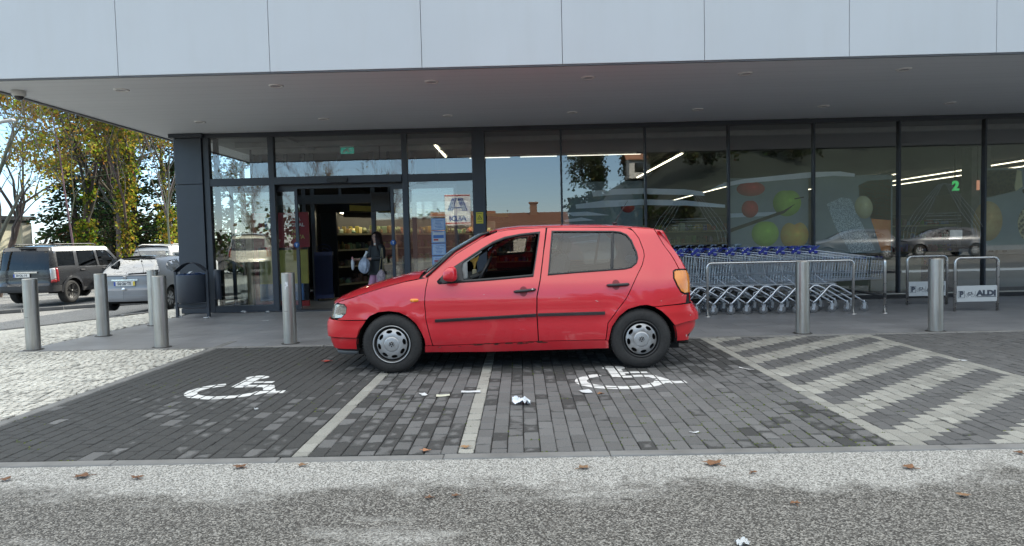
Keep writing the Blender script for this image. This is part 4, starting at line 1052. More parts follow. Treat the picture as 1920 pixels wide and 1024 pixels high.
# cowl and windscreen
cow = resample([(-.94, .910), (-.84, .922)], .03, False); b = MB(); strip(b, [S.at(u, z-.005) for u, z in cow], lambda t: (-.12, .03), 14); b.build('cowl', m_trim, car)
ws = resample([(-.86, .926), (-.588, 1.170), (-.325, 1.322), (-.25, 1.345)], .05, False); b = MB(); strip(b, [(S.at(u, z)[0], S.at(u, z)[1]+.01, z) for u, z in ws], lambda t: (-.105+.05*t, .02), 18, 2.0); b.build('windscreen', g_car, car)
e = [S.at(u, z, .003) for u, z in ws]
for sd in (1, -1): b = MB(); b.tube([(p[0], p[1]*sd, p[2]+.004) for p in e], .012, 6); b.build('windscreen_seal', m_seal, car)
for yy in (-.35, .12):
    b = MB(); b.tube([(-.93, yy, .955), (-.87, yy+.22, .985), (-.80, yy+.45, 1.01)], .008, 6); b.tube([(-.985, yy+.1, .968), (-.80, yy+.56, 1.015)], .006, 6); b.build('wiper', m_black, car)
# doors
def door_extra(o, sd, win, opening, mould, hz, recess, lock, glassed):
    b = MB(); panel(S, b, win, [opening], sd, .004, .012, .03, .0); b.build('window_frame', m_seal, o)
    if glassed:
        b = MB(); panel(S, b, opening, (), sd, -.004, 0, .06, 0); b.build('window_pane', glassed, o)
    b = MB(); ca = .5*(mould[0][1]+mould[3][1]); cb = .5*(mould[1][1]+mould[2][1]); h = (mould[0][1]-mould[3][1])/2-.002
    for i in range(24):
        u = mould[0][0]+(mould[1][0]-mould[0][0])*i/24; u2 = mould[0][0]+(mould[1][0]-mould[0][0])*(i+1)/24
        z = ca+(cb-ca)*i/24; z2 = ca+(cb-ca)*(i+1)/24
        for (d0, o0), (d1, o1) in (((-h, 0), (-h*.75, .013)), ((-h*.75, .013), (h*.6, .015)), ((h*.6, .015), (h, 0))):
            q = [S.at(u, z+d0, o0), S.at(u2, z2+d0, o0), S.at(u2, z2+d1, o1), S.at(u, z+d1, o1)]
            b.add([(p[0], p[1]*sd, p[2]) for p in q], [(0, 1, 2, 3) if sd > 0 else (3, 2, 1, 0)])
        if i in (0, 23):
            uu = u if i == 0 else u2; zz = z if i == 0 else z2
            b.add([(p[0], p[1]*sd, p[2]) for p in (S.at(uu, zz-h), S.at(uu, zz-h*.75, .013), S.at(uu, zz+h*.6, .015), S.at(uu, zz+h))], [(0, 1, 2, 3)])
    b.build('side_moulding', m_trim, o)
    (u0, z0), (u1, z1) = hz
    b = MB(); pts = []; rs = []
    for i in range(13):
        t = i/12; p = S.at(u0+(u1-u0)*t, z0+(z1-z0)*t, .006+.022*math.sin(math.pi*min(1, max(0, t)))**.4); pts.append((p[0], p[1]*sd, p[2])); rs.append(.015 if 0 < i < 12 else .009)
    b.tube(pts, rs, 10)
    hd = b.build('handle', m_trim, o)
    if lock:
        b = MB(); p = S.at(u1-.03, z1+.002, .040); b.lathe([(0, 0), (.008, 0), (.009, .006)], (p[0], p[1]*sd, p[2]), 'Y', 12); b.build('lock', m_alu, hd)
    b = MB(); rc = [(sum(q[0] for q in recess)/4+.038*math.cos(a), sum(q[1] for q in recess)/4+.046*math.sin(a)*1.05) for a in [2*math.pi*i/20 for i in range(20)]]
    panel(S, b, rc, (), sd, .0018, 0, .02, 0); b.build('handle_recess', M('recess_shade_red', (.20, .008, .014), .4), o)  # flat disc: shade of the handle recess painted as darker red
fd_open = [(-.497, .892), (-.513, .999), (-.504, 1.052), (-.324, 1.166), (-.209, 1.231), (-.092, 1.276), (.064, 1.307), (.247, 1.323), (.199, 1.065), (.172, .931), (-.182, .908)]
front_door = PG['front_door'][:12]+[(.324, 1.383), (.066, 1.379), (-.084, 1.367), (-.169, 1.351), (-.325, 1.290), (-.579, 1.138)]
rear_door = [(.334, 1.383)]+PG['rear_door'][1:18]+[(1.088, 1.364), (.857, 1.374), (.509, 1.384)]
rdw = catmull(PG['rd_window'], 1, True)
rd_open = inset(PG['rd_window'], .016)
fdoors = both('front_door', front_door, m_red, [PG['fd_window']], each=lambda o, sd: door_extra(o, sd, PG['fd_window'], fd_open, PG['mould_f'], ((-.01, .771), (.196, .788)), PG['recess_f'], True, None))
rdoors = both('rear_door', rear_door, m_red, [PG['rd_window']], each=lambda o, sd: door_extra(o, sd, PG['rd_window'], rd_open, PG['mould_r'], ((.883, .811), (1.094, .818)), PG['recess_r'], False, g_rear))
for o, sd in zip(rdoors, (1, -1)):
    b = MB(); panel(S, b, [(.976, 1.335), (1.003, 1.335), (.952, .951), (.922, .951)], (), sd, .003, .012, .04, 0); b.build('window_divider', m_seal, o)
for o, sd in zip(fdoors, (1, -1)):
    b = MB(); panel(S, b, [(-.497, .895), (-.455, .91), (-.462, 1.06), (-.32, 1.155), (-.324, 1.168), (-.506, 1.052), (-.513, .999)], (), sd, .001, .01, .03, 0); b.build('quarter_trim', M('grey_trim', (.12, .13, .13), .6), o)
    # door mirror
    p = S.at(-.60, .955, .085); b = MB()
    prof = catmull([(-.075, -.045), (-.065, .035), (-.02, .068), (.035, .055), (.048, -.01), (.035, -.062), (-.03, -.068)], 4, True)
    rings = []
    for (k, d) in ((.55, -.10), (.85, -.085), (1., -.045), (1., .03)): rings.append([(p[0]+q[0]*k+(.0 if d > -.05 else -.012), (p[1]+d)*sd, p[2]+q[1]*k) for q in prof])
    bb = len(b.v); n_ = len(prof); b.smooth = True
    for R in rings: b.v += R
    for i in range(3):
        for j in range(n_): b.face((bb+i*n_+j, bb+i*n_+(j+1) % n_, bb+(i+1)*n_+(j+1) % n_, bb+(i+1)*n_+j))
    b.face([bb+j for j in range(n_)]); mo = b.build('door_mirror', m_red, o, fix=True, angle=60)
    b = MB(); q0 = S.at(-.60, .90, .005); b.tube([(q0[0], q0[1]*sd, q0[2]), (p[0]+.01, (p[1]+.02)*sd, p[2]-.05)], [.03, .024], 8); b.build('mirror_foot', m_trim, mo)
# front: bumpers, lamps, grille
both('headlight', [(-2.0, .664), (-1.80, .672), (-1.694, .674), (-1.660, .646), (-1.672, .586), (-1.728, .545), (-1.85, .534), (-2.02, .536), (-2.03, .57), (-2.02, .63)], glass('lamp_glass', (.75, .8, .82), .30, .08), off=.002, sp=.02, gap=.001)
for sd in (1, -1): b = MB(); panel(S, b, [(-2.0, .665), (-1.70, .672), (-1.665, .646), (-1.68, .58), (-1.73, .545), (-2.0, .545)], (), sd, -.02, 0, .03, 0); b.build('lamp_reflector', M('lamp_silver', (.8, .82, .84), .5, .0), car)
fb = [(-1.449, .521), (-1.60, .517), (-1.80, .519), (-2.0, .522), (-2.2, .522), (-2.35, .522), (U0, .522), (U0, .345), (-2.2, .345), (-1.876, .345), (-1.548, .349), (-1.513, .431)]
both('front_bumper', fb, m_redb, off=.012, gap=.002)
both('lower_bumper', [(-1.549, .340), (-1.85, .336), (-2.2, .336), (U0, .336), (U0, .229), (-2.2, .229), (-1.75, .229), (-1.566, .231)], m_redb, off=-.008, gap=.0)
b = MB()
for sd in (1, -1): panel(S, b, [(-1.566, .226), (-1.8, .226), (-2.2, .226), (-2.4, .226), (-2.4, .172), (-2.2, .17), (-1.8, .17), (-1.578, .175)], (), sd, -.02, .02, .04, 0)
b.build('spoiler_lip', M('lip_grey', (.14, .145, .15), .7), car)
b = MB()
for sd in (1, -1): panel(S, b, [(-2.0, .66), (-2.0, .535), (-2.2, .535), (U0, .535), (U0, .66), (-2.2, .665)], (), sd, -.004, 0, .04, 0)
b.build('grille', m_trim, car)
# side repeaters
for sd in (1, -1):
    b = MB(); c0 = (-.972, .709)
    panel(S, b, [(c0[0]+.04*math.copysign(abs(math.cos(a))**.6, math.cos(a)), c0[1]+.0145*math.copysign(abs(math.sin(a))**.6, math.sin(a))-.0) for a in [2*math.pi*i/20 for i in range(20)]], (), sd, .008, .012, .012, 0); b.build('side_repeater', M('amber_lamp', (.75, .24, .02), .2, coat=.5, emit=(.9, .3, .02), estr=.03), car)
# rear
def lamp_mat():
    n = N('rear_lamp_amber'); v = n.coord(); f = n.noise(v, 14, 4, .6); w = n.new('TexWave'); w.inputs['Scale'].default_value = 40; n.link(v, w.inputs['Vector'])
    n.set(Base_Color=n.mix(n.ramp(f, [(.5, 0.), (.8, .6)]), n.ramp(w.outputs[0], [(0, (.62, .18, .012)), (1, (.74, .25, .02))]), (.28, .07, .01)), Roughness=.15); n.b.inputs['Coat Weight'].default_value = .6; return n.m
tl = [(1.550, .924), (1.575, .938), (1.65, .941), (1.72, .938), (1.80, .925), (1.86, .88), (1.86, .78), (1.82, .712), (1.658, .713), (1.614, .733), (1.577, .791), (1.546, .863)]
tls = both('tail_light', tl, lamp_mat(), off=.004, sp=.02, gap=.006)
for sd in (1, -1): b = MB(); panel(S, b, inset(tl, -.004), [], sd, -.012, 0, .03, 0); b.build('lamp_gasket', m_seal, car)
both('rear_bumper', [(1.330, .594), (1.534, .606), (1.707, .612), (1.915, .606), (2.1, .606), (U1, .606), (U1, .405), (2.0, .44), (1.80, .445), (1.66, .436), (1.530, .411), (1.470, .484), (1.398, .554)], m_redb, off=.018, gap=.002)
both('rear_apron', [(1.530, .404), (1.66, .428), (1.80, .436), (2.1, .425), (U1, .40), (U1, .26), (2.0, .25), (1.75, .247), (1.567, .250), (1.556, .323)], m_redb, off=-.012, gap=0)
b = MB(); 
for sd in (1, -1): panel(S, b, [(1.452, 1.345), (1.495, 1.258), (1.561, 1.13), (1.607, .994), (1.622, .95), (1.74, .947), (1.86, .93), (1.87, .72), (1.87, .62), (U1, .62), (U1, .96), (2.2, .96), (2.0, .965), (1.90, .985), (1.84, 1.05), (1.80, 1.17), (1.77, 1.29), (1.74, 1.318), (1.58, 1.328), (1.462, 1.338)], (), sd, 0, .012, .04, .001); panel(S, b, [(1.74, 1.318), (1.77, 1.29), (1.80, 1.30), (2.1, 1.30), (U1, 1.30), (U1, 1.33), (2.1, 1.33)], (), sd, 0, .012, .04, 0)
tg = b.build('tailgate', m_red, car, angle=35)
b = MB()
for sd in (1, -1): panel(S, b, [(1.775, 1.288), (1.805, 1.17), (1.845, 1.05), (1.905, .985), (2.0, .967), (2.2, .962), (U1, .962), (U1, 1.298), (2.1, 1.298), (1.8, 1.298)], (), sd, -.004, 0, .06, 0)
b.build('rear_window', g_rear, tg)
b = MB(); b.prism([(-.255, -.055), (.255, -.055), (.255, .055), (-.255, .055)], 0, .006, 'X'); b.v = [(v[0]+S.at(U1, .78)[0]+.004, v[1], v[2]+.78) for v in b.v]; b.build('number_plate', m_white, car)
b = MB(); b.tube([(1.55, -.60, .235), (1.70, -.60, .225)], .022, 10, cap=False); b.build('exhaust', M('exhaust', (.05, .045, .04), .6, .8), car)
b = MB(); 
for i in range(12): pass
b.tube([(1.06, .0, 1.415), (1.10, 0, 1.43)], [.02, .012], 8); b.tube([(1.08, 0, 1.43), (1.22, 0, 1.66)], [.004, .0025], 5); b.build('aerial', m_trim, car)
# dark inner shell, floor, wheel wells
b = MB()
def hole(x): return [(x+.345*math.cos(a), .29+.345*math.sin(a)) for a in [2*math.pi*i/28 for i in range(28)]]
cab = [(-.48, .90), (-.50, 1.04), (-.21, 1.23), (.06, 1.305), (.26, 1.32), (.37, 1.345), (1.0, 1.33), (1.1, 1.29), (1.19, 1.12), (1.18, 1.01), (1.06, .965), (.33, .92)]
def shell_poly(lo): return [(-1.85, lo), (-1.53, lo), (-1.545, .30)]
low_out = [(-1.88, .21), (-1.57, .21)]+[(-1.2035+.345*math.cos(a), .29+.345*math.sin(a)) for a in [math.pi*(1.06-1.12*i/16) for i in range(17)]]+[(-.80, .215), (.80, .215)]+[(1.2035+.345*math.cos(a), .29+.345*math.sin(a)) for a in [math.pi*(1.06-1.12*i/16) for i in range(17)]]+[(1.56, .255), (1.80, .27), (1.86, .60), (1.80, .94), (1.62, .93), (1.52, 1.11), (1.40, 1.33), (1.15, 1.355), (.5, 1.385), (.07, 1.38), (-.16, 1.35), (-.32, 1.285), (-.58, 1.13), (-.85, .91), (-1.28, .82), (-1.62, .72), (-1.86, .66)]
for sd in (1, -1): panel(S, b, low_out, [PG['fd_window'], PG['rd_window']], sd, -.016, 0, .06, 0)
b.box((0, 0, .20), (3.2, 1.28, .06)); b.build('inner_shell', m_dark, car)
for x in (-1.2035, 1.2035):
    for sd in (1, -1): b = MB(); b.lathe([(.350, -.78*sd), (.350, -.42*sd), (.0, -.42*sd)], (x, 0, .29), 'Y', 20, -.15, math.pi+.15); b.build('wheel_well', m_dark, car)
# wheels with steel hubcaps
def cap_mat(name, dirt):
    n = N(name); v = n.coord(); f = n.noise(v, 9, 6, .7)
    n.set(Base_Color=n.mix(n.ramp(f, [(.35, 0.), (.75, dirt)]), (.40, .41, .42), (.10, .08, .065)), Metallic=.55, Roughness=.38); return n.m
m_cap = cap_mat('hubcap_silver', .35); m_capd = cap_mat('hubcap_grimy', .95)
def vw_cap(dirty):
    mcap = m_capd if dirty else m_cap
    def f(t, y, rr):
        b = MB(); b.lathe([(rr+.004, y+.010), (rr-.002, y-.002), (rr-.012, y+.0), (rr-.016, y+.03), (rr-.03, y+.045), (rr-.028, y+.06), (0, y+.06)], (0, 0, 0), 'Y', 48); b.build('rim', m_black if dirty else M('rim_black', (.03, .03, .03), .4, .3), t)
        if not dirty:
            b = MB(); b.lathe([(rr+.001, y-.004), (rr+.005, y-.008), (rr-.003, y-.009), (rr-.006, y-.002)], (0, 0, 0), 'Y', 48); b.build('trim_ring', m_cap, t)
        # dished cap with eight slots: built as a ring of quads with openings
        b = MB(); R0, R1 = .078, rr-.030; ns = 8; seg = 12
        def pr(r): return y+.014-.022*math.sin(math.pi*min(1, max(0, (R1-r)/(R1-R0)))*.5)
        rs = [R0, R0+.02, R0+.036, R1-.012, R1-.004, R1+.002]
        def P(r, a): return (r*math.cos(a), pr(r)+(.012 if r > R1 else 0), r*math.sin(a))
        slots = []
        cx_r = R1-.026
        for s in range(ns):
            a0 = 2*math.pi*s/ns+.18
            hole_ = [(cx_r*math.cos(a0)+(.0165*math.cos(q))*math.cos(a0)-(.031*math.sin(q))*math.sin(a0), cx_r*math.sin(a0)+(.0165*math.cos(q))*math.sin(a0)+(.031*math.sin(q))*math.cos(a0)) for q in [2*math.pi*i/14 for i in range(14)]]
            slots.append(hole_)
        outer = [(R1*math.cos(a), R1*math.sin(a)) for a in [2*math.pi*i/64 for i in range(64)]]
        vs, fs = flat_tri(outer, slots, .013)
        bb = len(b.v); b.v += [(v[0], pr(math.hypot(*v)) if math.hypot(*v) > R0 else y-.008, v[1]) for v in vs]; b.smooth = True
        for q in fs:
            A = sum(vs[q[i-1]][0]*vs[q[i]][1]-vs[q[i]][0]*vs[q[i-1]][1] for i in range(len(q))); g = q if A > 0 else q[::-1]; b.face([bb+i for i in g])
        b.smooth = False
        for hole_ in slots:
            H = hole_; n_ = len(H); i0 = len(b.v); b.v += [(h[0], pr(math.hypot(*h)), h[1]) for h in H]+[(h[0], pr(math.hypot(*h))+.02, h[1]) for h in H]
            for i in range(n_): b.face((i0+i, i0+(i+1) % n_, i0+n_+(i+1) % n_, i0+n_+i))
        cp = b.build('hubcap', mcap, t)
        b = MB(); b.lathe([(.0, y-.014), (.060, y-.013), (.072, y-.010), (.075, y-.004)], (0, 0, 0), 'Y', 40); b.build('centre_disc', m_cap, cp)
        # roundel with interlaced letters
        b = MB(); b.lathe([(.0, y-.0155), (.029, y-.0155), (.029, y-.012)], (0, 0, 0), 'Y', 32); em = b.build('emblem', m_black, cp)
        b = MB(); b.lathe([(.0262, y-.0158), (.0268, y-.0175), (.0288, y-.0175), (.0294, y-.0155)], (0, 0, 0), 'Y', 32)
        def st(p, q, w=.0046):
            p, q = Vector(p), Vector(q); d = (q-p).normalized(); n2 = Vector((-d.y, d.x))*w/2; pts = [p-n2, q-n2, q+n2, p+n2]
            b.prism([tuple(k) for k in pts], y-.0172, y-.0150)
        for sg in (-1, 1):
            st((sg*.0105, .0235), (0, .0020)); st((sg*.0225, .013), (sg*.0115, -.0235)); st((sg*.0115, -.0235), (0, -.0012))
        b.build('emblem_letters', m_cap, em)
    return f
for x in (-1.2035, 1.2035):
    for sd in (-1, 1): wheel_parts(car, (x, sd*.715, .287), .287, .175, sd, .178, m_tyre, vw_cap(x > 0))
# cabin
m_seat = M('seat_cloth', (.035, .036, .04), .9, 0, .3, 30); m_dash = M('dash_plastic', (.02, .02, .022), .6, 0, .2, 12)
for yy in (-.36, .36):
    b = MB(); b.box((.10, yy, .52), (.52, .50, .16), 0, .05); b.box((.42, yy, .83), (.15, .48, .58), rot=Matrix.Rotation(rad(16), 3, 'Y'), bev=.05); b.box((.53, yy, 1.19), (.09, .26, .16), rot=Matrix.Rotation(rad(14), 3, 'Y'), bev=.04); b.build('seat', m_seat, car)
b = MB(); b.box((1.05, 0, .55), (.5, 1.24, .18), 0, .05); b.box((1.36, 0, .84), (.15, 1.22, .56), rot=Matrix.Rotation(rad(18), 3, 'Y'), bev=.05); b.build('rear_bench', m_seat, car)
b = MB(); b.box((-.62, 0, .80), (.42, 1.32, .22), 0, .06); b.box((-.80, 0, .86), (.3, 1.3, .1), 0, .03); b.build('dashboard', m_dash, car)
b = MB(); R = Matrix.Rotation(rad(-62), 3, 'Y'); c0 = Vector((-.33, -.36, .93))
b.tube([c0+R@Vector((.185*math.cos(a), .185*math.sin(a), 0)) for a in [2*math.pi*i/28 for i in range(28)]], .015, 8, True)
for a in (0, 2.2, 4.1): b.tube([c0, c0+R@Vector((.18*math.cos(a), .18*math.sin(a), 0))], .014, 6)
b.tube([c0, c0+Vector((-.25, 0, -.1))], .035, 8); b.build('steering_wheel', m_black, car)
b = MB(); b.box((1.38, -.30, 1.02), (.22, .22, .1), .3, .04); b.box((1.40, .2, 1.03), (.3, .3, .08), .2, .03); b.build('parcel_shelf', M('shelf_items', (.22, .28, .36), .8, 0, .4, 12), car)
b = MB(); b.box((-.52, .0, 1.20), (.05, .22, .06), 0, .02); b.build('inner_mirror', m_black, car)
# rust and scuffs along the sill
b = MB(); r3 = random.Random(2)
for i in range(26):
    u = r3.uniform(-.42, .30) if i > 8 else r3.uniform(-.78, .2); z = .262+.024*(u+.8)/1.1-.006+r3.uniform(-.012, .006); l = r3.uniform(.008, .045); h = r3.uniform(.002, .006)
    pts = [S.at(u+dx, z+dz, .0065) for dx, dz in ((-l, 0), (-l*.3, -h), (l*.6, -h*.7), (l, 0), (l*.3, h), (-l*.5, h*.8))]; b.add(pts, [(0, 1, 2, 3, 4, 5)])
b.build('sill_rust', M('rust', (.05, .022, .014), .9, 0, .4, 60), car)
b = MB()
for (u, z, l, h, a) in ((.78, .665, .016, .003, -.4), (.42, .70, .004, .004, 0), (1.63, .695, .016, .0025, .6), (1.40, .65, .005, .004, 0), (-.74, .245, .006, .006, 0), (1.12, .225, .01, .004, 0), (1.67, .30, .008, .014, .4), (1.70, .50, .006, .005, 0), (-.30, .75, .006, .002, 0)):
    c_, s_ = math.cos(a), math.sin(a); b.add([S.at(u+dx*c_-dz*s_, z+dx*s_+dz*c_, .0205 if u > 1.65 and z < .6 else .0045) for dx, dz in ((-l, -h), (l, -h*.4), (l*.8, h), (-l*.7, h*.6))], [(0, 1, 2, 3)])
b.build('scuff_marks', M('scuff', (.45, .36, .34), .7), car)
# golden ornament swinging below the inner mirror
t = thing('hanging_ornament', 'small golden eagle ornament hanging behind the windscreen of the red car', 'ornament', (-.0585-.42, 7.19-.30, .955))
m_gold = M('ornament_gold', (.55, .36, .10), .35, .8)
b = MB(); b.prism([(-.062, .135), (-.04, .118), (-.022, .128), (-.014, .152), (-.004, .16), (.006, .15), (.012, .13), (.03, .142), (.05, .165), (.046, .13), (.036, .105), (.022, .085), (.014, .05), (.008, .02), (-.008, .02), (-.012, .06), (-.022, .09), (-.045, .105)], -.012, .012); b.build('figure', m_gold, t, fix=True, bev=.004)
b = MB(); b.box((0, 0, -.025), (.045, .04, .085), 0, .006); b.build('base', M('ornament_base', (.42, .36, .24), .5), t)
b = MB(); b.tube([(0, 0, .15), (.0, .02, .30)], .002, 5); b.build('cord', m_black, t)
# ------------------------------------------------------------------ bollards, bin, rails, racks, trolleys
def bollard(x, y, lab, h=.915, r=.083, proto=[None], lean=0.):
    z = ground_z(x, y) if x < -6.3 else 0
    if proto[0] is None:
        t = thing('bollard', lab, 'bollard', (x, y, z), 0, 'stainless steel bollards along the kerb'); proto[0] = t
        b = MB(); b.lathe([(r, 0), (r, h-.006), (r-.006, h), (0, h)], n=40); o = b.build('post', m_bollard, t, angle=40)
        b = MB(); b.lathe([(r-.001, .0), (r+.03, .0), (r+.034, .004), (r+.03, .006), (r, .008)], n=36); b.build('base_collar', M('collar_stain', (.05, .048, .045), .8), t)
        b = MB(); b.lathe([(r+.0005, h*.46), (r+.0005, h*.46+.008)], n=10, a0=-2.1, a1=-1.4); b.build('weld_mark', M('weld', (.22, .21, .2), .6), t); return t
    c = copy_tree(proto[0]); c.location = (x, y, z); c['label'] = lab; c.rotation_euler = (0, lean, rnd.uniform(0, 6)); return c
bollard(-6.277, 8.43, 'steel bollard at the far left edge of the photo, nearest the grey four-wheel drive')
bollard(-6.139, 9.65, 'steel bollard in front of the silver hatchback number plate', lean=-.006)
bollard(-6.05, 10.86, 'steel bollard mostly hidden behind another one beside the waste bin', lean=.003)
bollard(-4.612, 8.42, 'steel bollard just left of the lobby, hiding the one behind it', lean=-.004)
b5 = bollard(-2.989, 8.51, 'steel bollard with a torn sticker, ahead of the red car bonnet')
bollard(3.559, 8.46, 'steel bollard standing in front of the shopping trolleys')
bollard(5.197, 8.40, 'steel bollard in front of the bicycle stands', lean=.002)
b = MB(); b.lathe([(.0838, .74), (.0838, .80)], n=8, a0=-1.75, a1=-1.3); b.lathe([(.0842, .70), (.0842, .735)], n=4, a0=-1.78, a1=-1.6); b5.rotation_euler.z = 0; b.build('torn_sticker', M('torn_paper', (.55, .56, .58), .8, 0, .6, 60), b5)

# waste bin with hoop frame and ashtray tube
m_bin = M('bin_steel', (.035, .042, .055), .5, 0, .15, 4.)
t = thing('waste_bin', 'dark grey waste bin in a hooped frame beside the corner column', 'bin', (-5.98, 12.02, 0))
b = MB(); 
b.box((-.285, 0, .42), (.045, .06, .84), 0, .004); b.box((.285, 0, .42), (.045, .06, .84), 0, .004); b.build('post', m_bin, t)
b = MB(); pts = [(-.285, .83)]+[(-.285+.57*i/14, .83+.165*math.sin(math.pi*i/14)) for i in range(1, 14)]+[(.285, .83)]
for i in range(14):
    a, c = pts[i], pts[i+1]; b.quad((a[0], -.09, a[1]), (c[0], -.09, c[1]), (c[0], .09, c[1]), (a[0], .09, a[1])); b.quad((a[0], -.09, a[1]), (a[0], .09, a[1]-.012), (c[0], .09, c[1]-.012), (c[0], -.09, c[1]))
b.build('hood', m_bin, t)
b = MB(); b.lathe([(.235, .27), (.25, .29), (.255, .76), (.252, .775), (.242, .775), (.238, .4), (0, .4)], n=36); b.build('bucket', m_bin, t, angle=40)
b = MB(); b.box((0, 0, .215), (.52, .05, .06), 0, .004); b.build('crossbar', m_bin, t)
b = MB(); b.lathe([(.236, .70), (.238, .78)], n=28); r3 = random.Random(4)
for i in range(40):
    a = r3.uniform(0, 6.28); rr_ = r3.uniform(.05, .22); b.add([(rr_*math.cos(a)+r3.uniform(-.06, .06), rr_*math.sin(a)+r3.uniform(-.06, .06), .74+r3.uniform(0, .07)) for _ in range(4)], [(0, 1, 2, 3)])
b.build('liner_bag', M('bag_blue', (.04, .085, .20), .35), t)
b = MB(); b.add([(-.05, -.12, .77), (.03, -.13, .80), (.05, -.05, .84), (-.02, -.04, .83)], [(0, 1, 2, 3)]); b.build('paper_scrap', m_paper, t)
t = thing('ashtray', 'slim dark ashtray tube fixed to the frame right of the waste bin', 'ashtray', (-5.60, 12.22, 0))
b = MB(); b.lathe([(.0, .30), (.055, .30), (.06, .315), (.06, .83), (.05, .842), (0, .845)], n=24); b.build('tube', m_bin, t, angle=40); b = MB(); b.box((-.02, .15, .55), (.03, .3, .04)); b.build('bracket', m_bin, t); b = MB(); b.box((0, -.03, .847), (.05, .05, .006)); b.build('stub_plate', m_alu, t)

m_rail = M('rail_steel', (.58, .58, .57), .28, 1., .06, 6.)
def hoop(name, lab, cat, p, q, h, r=.021, rc=.06, feet=True, grp=None):
    p, q = Vector(p), Vector(q); t = thing(name, lab, cat, p, 0, grp); d = (q-p); L = d.length; d.normalize(); U = Vector((0, 0, 1))
    pts = [Vector((0, 0, 0)), U*(h-rc-r)]+[d*(rc-rc*math.cos(a))+U*(h-r-rc+rc*math.sin(a)) for a in [math.pi/2*i/6 for i in range(1, 7)]]
    pts += [d*(L-rc+rc*math.sin(a))+U*(h-r-rc+rc*math.cos(a)) for a in [math.pi/2*i/6 for i in range(0, 7)]]+[d*L]
    b = MB(); b.tube(pts, r, 14); b.build('hoop', m_rail, t)
    if feet:
        for e in (Vector(), d*L): b = MB(); b.lathe([(r, .012), (r+.022, .008), (r+.024, 0)], tuple(e), n=20); b.build('foot_plate', m_rail, t)
    return t, d, L
hoop('trolley_rail', 'long steel hoop rail in front of the row of shopping trolleys', 'rail', (2.903, 10.40, 0), (5.151, 10.38, 0), .855, grp='steel rails round the trolleys')
t, d, L = hoop('trolley_rail', 'end hoop rail with a dark lower bar, right of the trolleys', 'rail', (5.647, 10.40, 0), (5.60, 12.2, 0), .865, grp='steel rails round the trolleys')
b = MB(); b.tube([Vector((0, 0, .275)), d*L+Vector((0, 0, .275))], .02, 10); b.build('lower_bar', M('bar_dark', (.05, .05, .05), .5, .3), t); b = MB(); b.lathe([(.024, .24), (.024, .31)], n=16); b.build('clamp', m_black, t)
m_pan = M('sign_panel', (.46, .48, .48), .55, 0, .05, 10)
m_ink = M('sign_ink', (.045, .055, .075), .5)
def bike_rack(lab, p, q):
    t, d, L = hoop('bicycle_stand', lab, 'bicycle stand', p, q, .85, .021, .075, False, 'bicycle stands with sign panels')
    b = MB(); b.box((L/2, 0, .272), (L-.05, .014, .25), 0, .002); pn = b.build('sign_panel', m_pan, t)
    b = MB(); W = L-.05; x0 = .025; yy = -.0085
    def fr(x, z, w, h, s=.006):
        b.box((x, yy, z+h/2), (w, .003, s)); b.box((x, yy, z-h/2), (w, .003, s)); b.box((x-w/2, yy, z), (s, .003, h+s)); b.box((x+w/2, yy, z), (s, .003, h+s))
    cx = x0+W*.11; fr(cx, .262, .095, .105, .005); add_text(b, 'P', .115, (cx, yy, .262), bold=.008, depth=.0015)
    bx, bz = x0+W*.325, .258
    for sx in (-.04, .04): b.tube([(bx+sx+.026*math.cos(a), yy, bz-.01+.026*math.sin(a)) for a in [2*math.pi*i/18 for i in range(18)]], .0022, 5, True)
    for s_ in (((-.04, -.01), (-.018, .032)), ((-.018, .032), (.03, .03)), ((-.018, .028), (.0, -.01)), ((.0, -.01), (.03, .026)), ((.04, -.01), (.026, .038)), ((-.03, .036), (-.008, .036)), ((.018, .04), (.036, .042)), ((-.04, -.01), (.0, -.01))):
        b.tube([(bx+s_[0][0], yy, bz+s_[0][1]), (bx+s_[1][0], yy, bz+s_[1][1])], .0032, 5)
    b.box((x0+W*.455, yy, .262), (.003, .003, .1)); ax = x0+W*.73
    add_text(b, 'ALDI', .112, (ax, yy, .275), bold=.0075, depth=.0015, sx=1.22); b.box((ax, yy, .222), (.30, .003, .011)); b.build('lettering', m_ink, pn)
bike_rack('bicycle stand with sign panel, half hidden behind the right bollard', (6.614, 11.48, 0), (7.29, 11.49, 0))
bike_rack('bicycle stand with fully visible sign panel at the right', (6.734, 10.41, 0), (7.405, 10.43, 0))

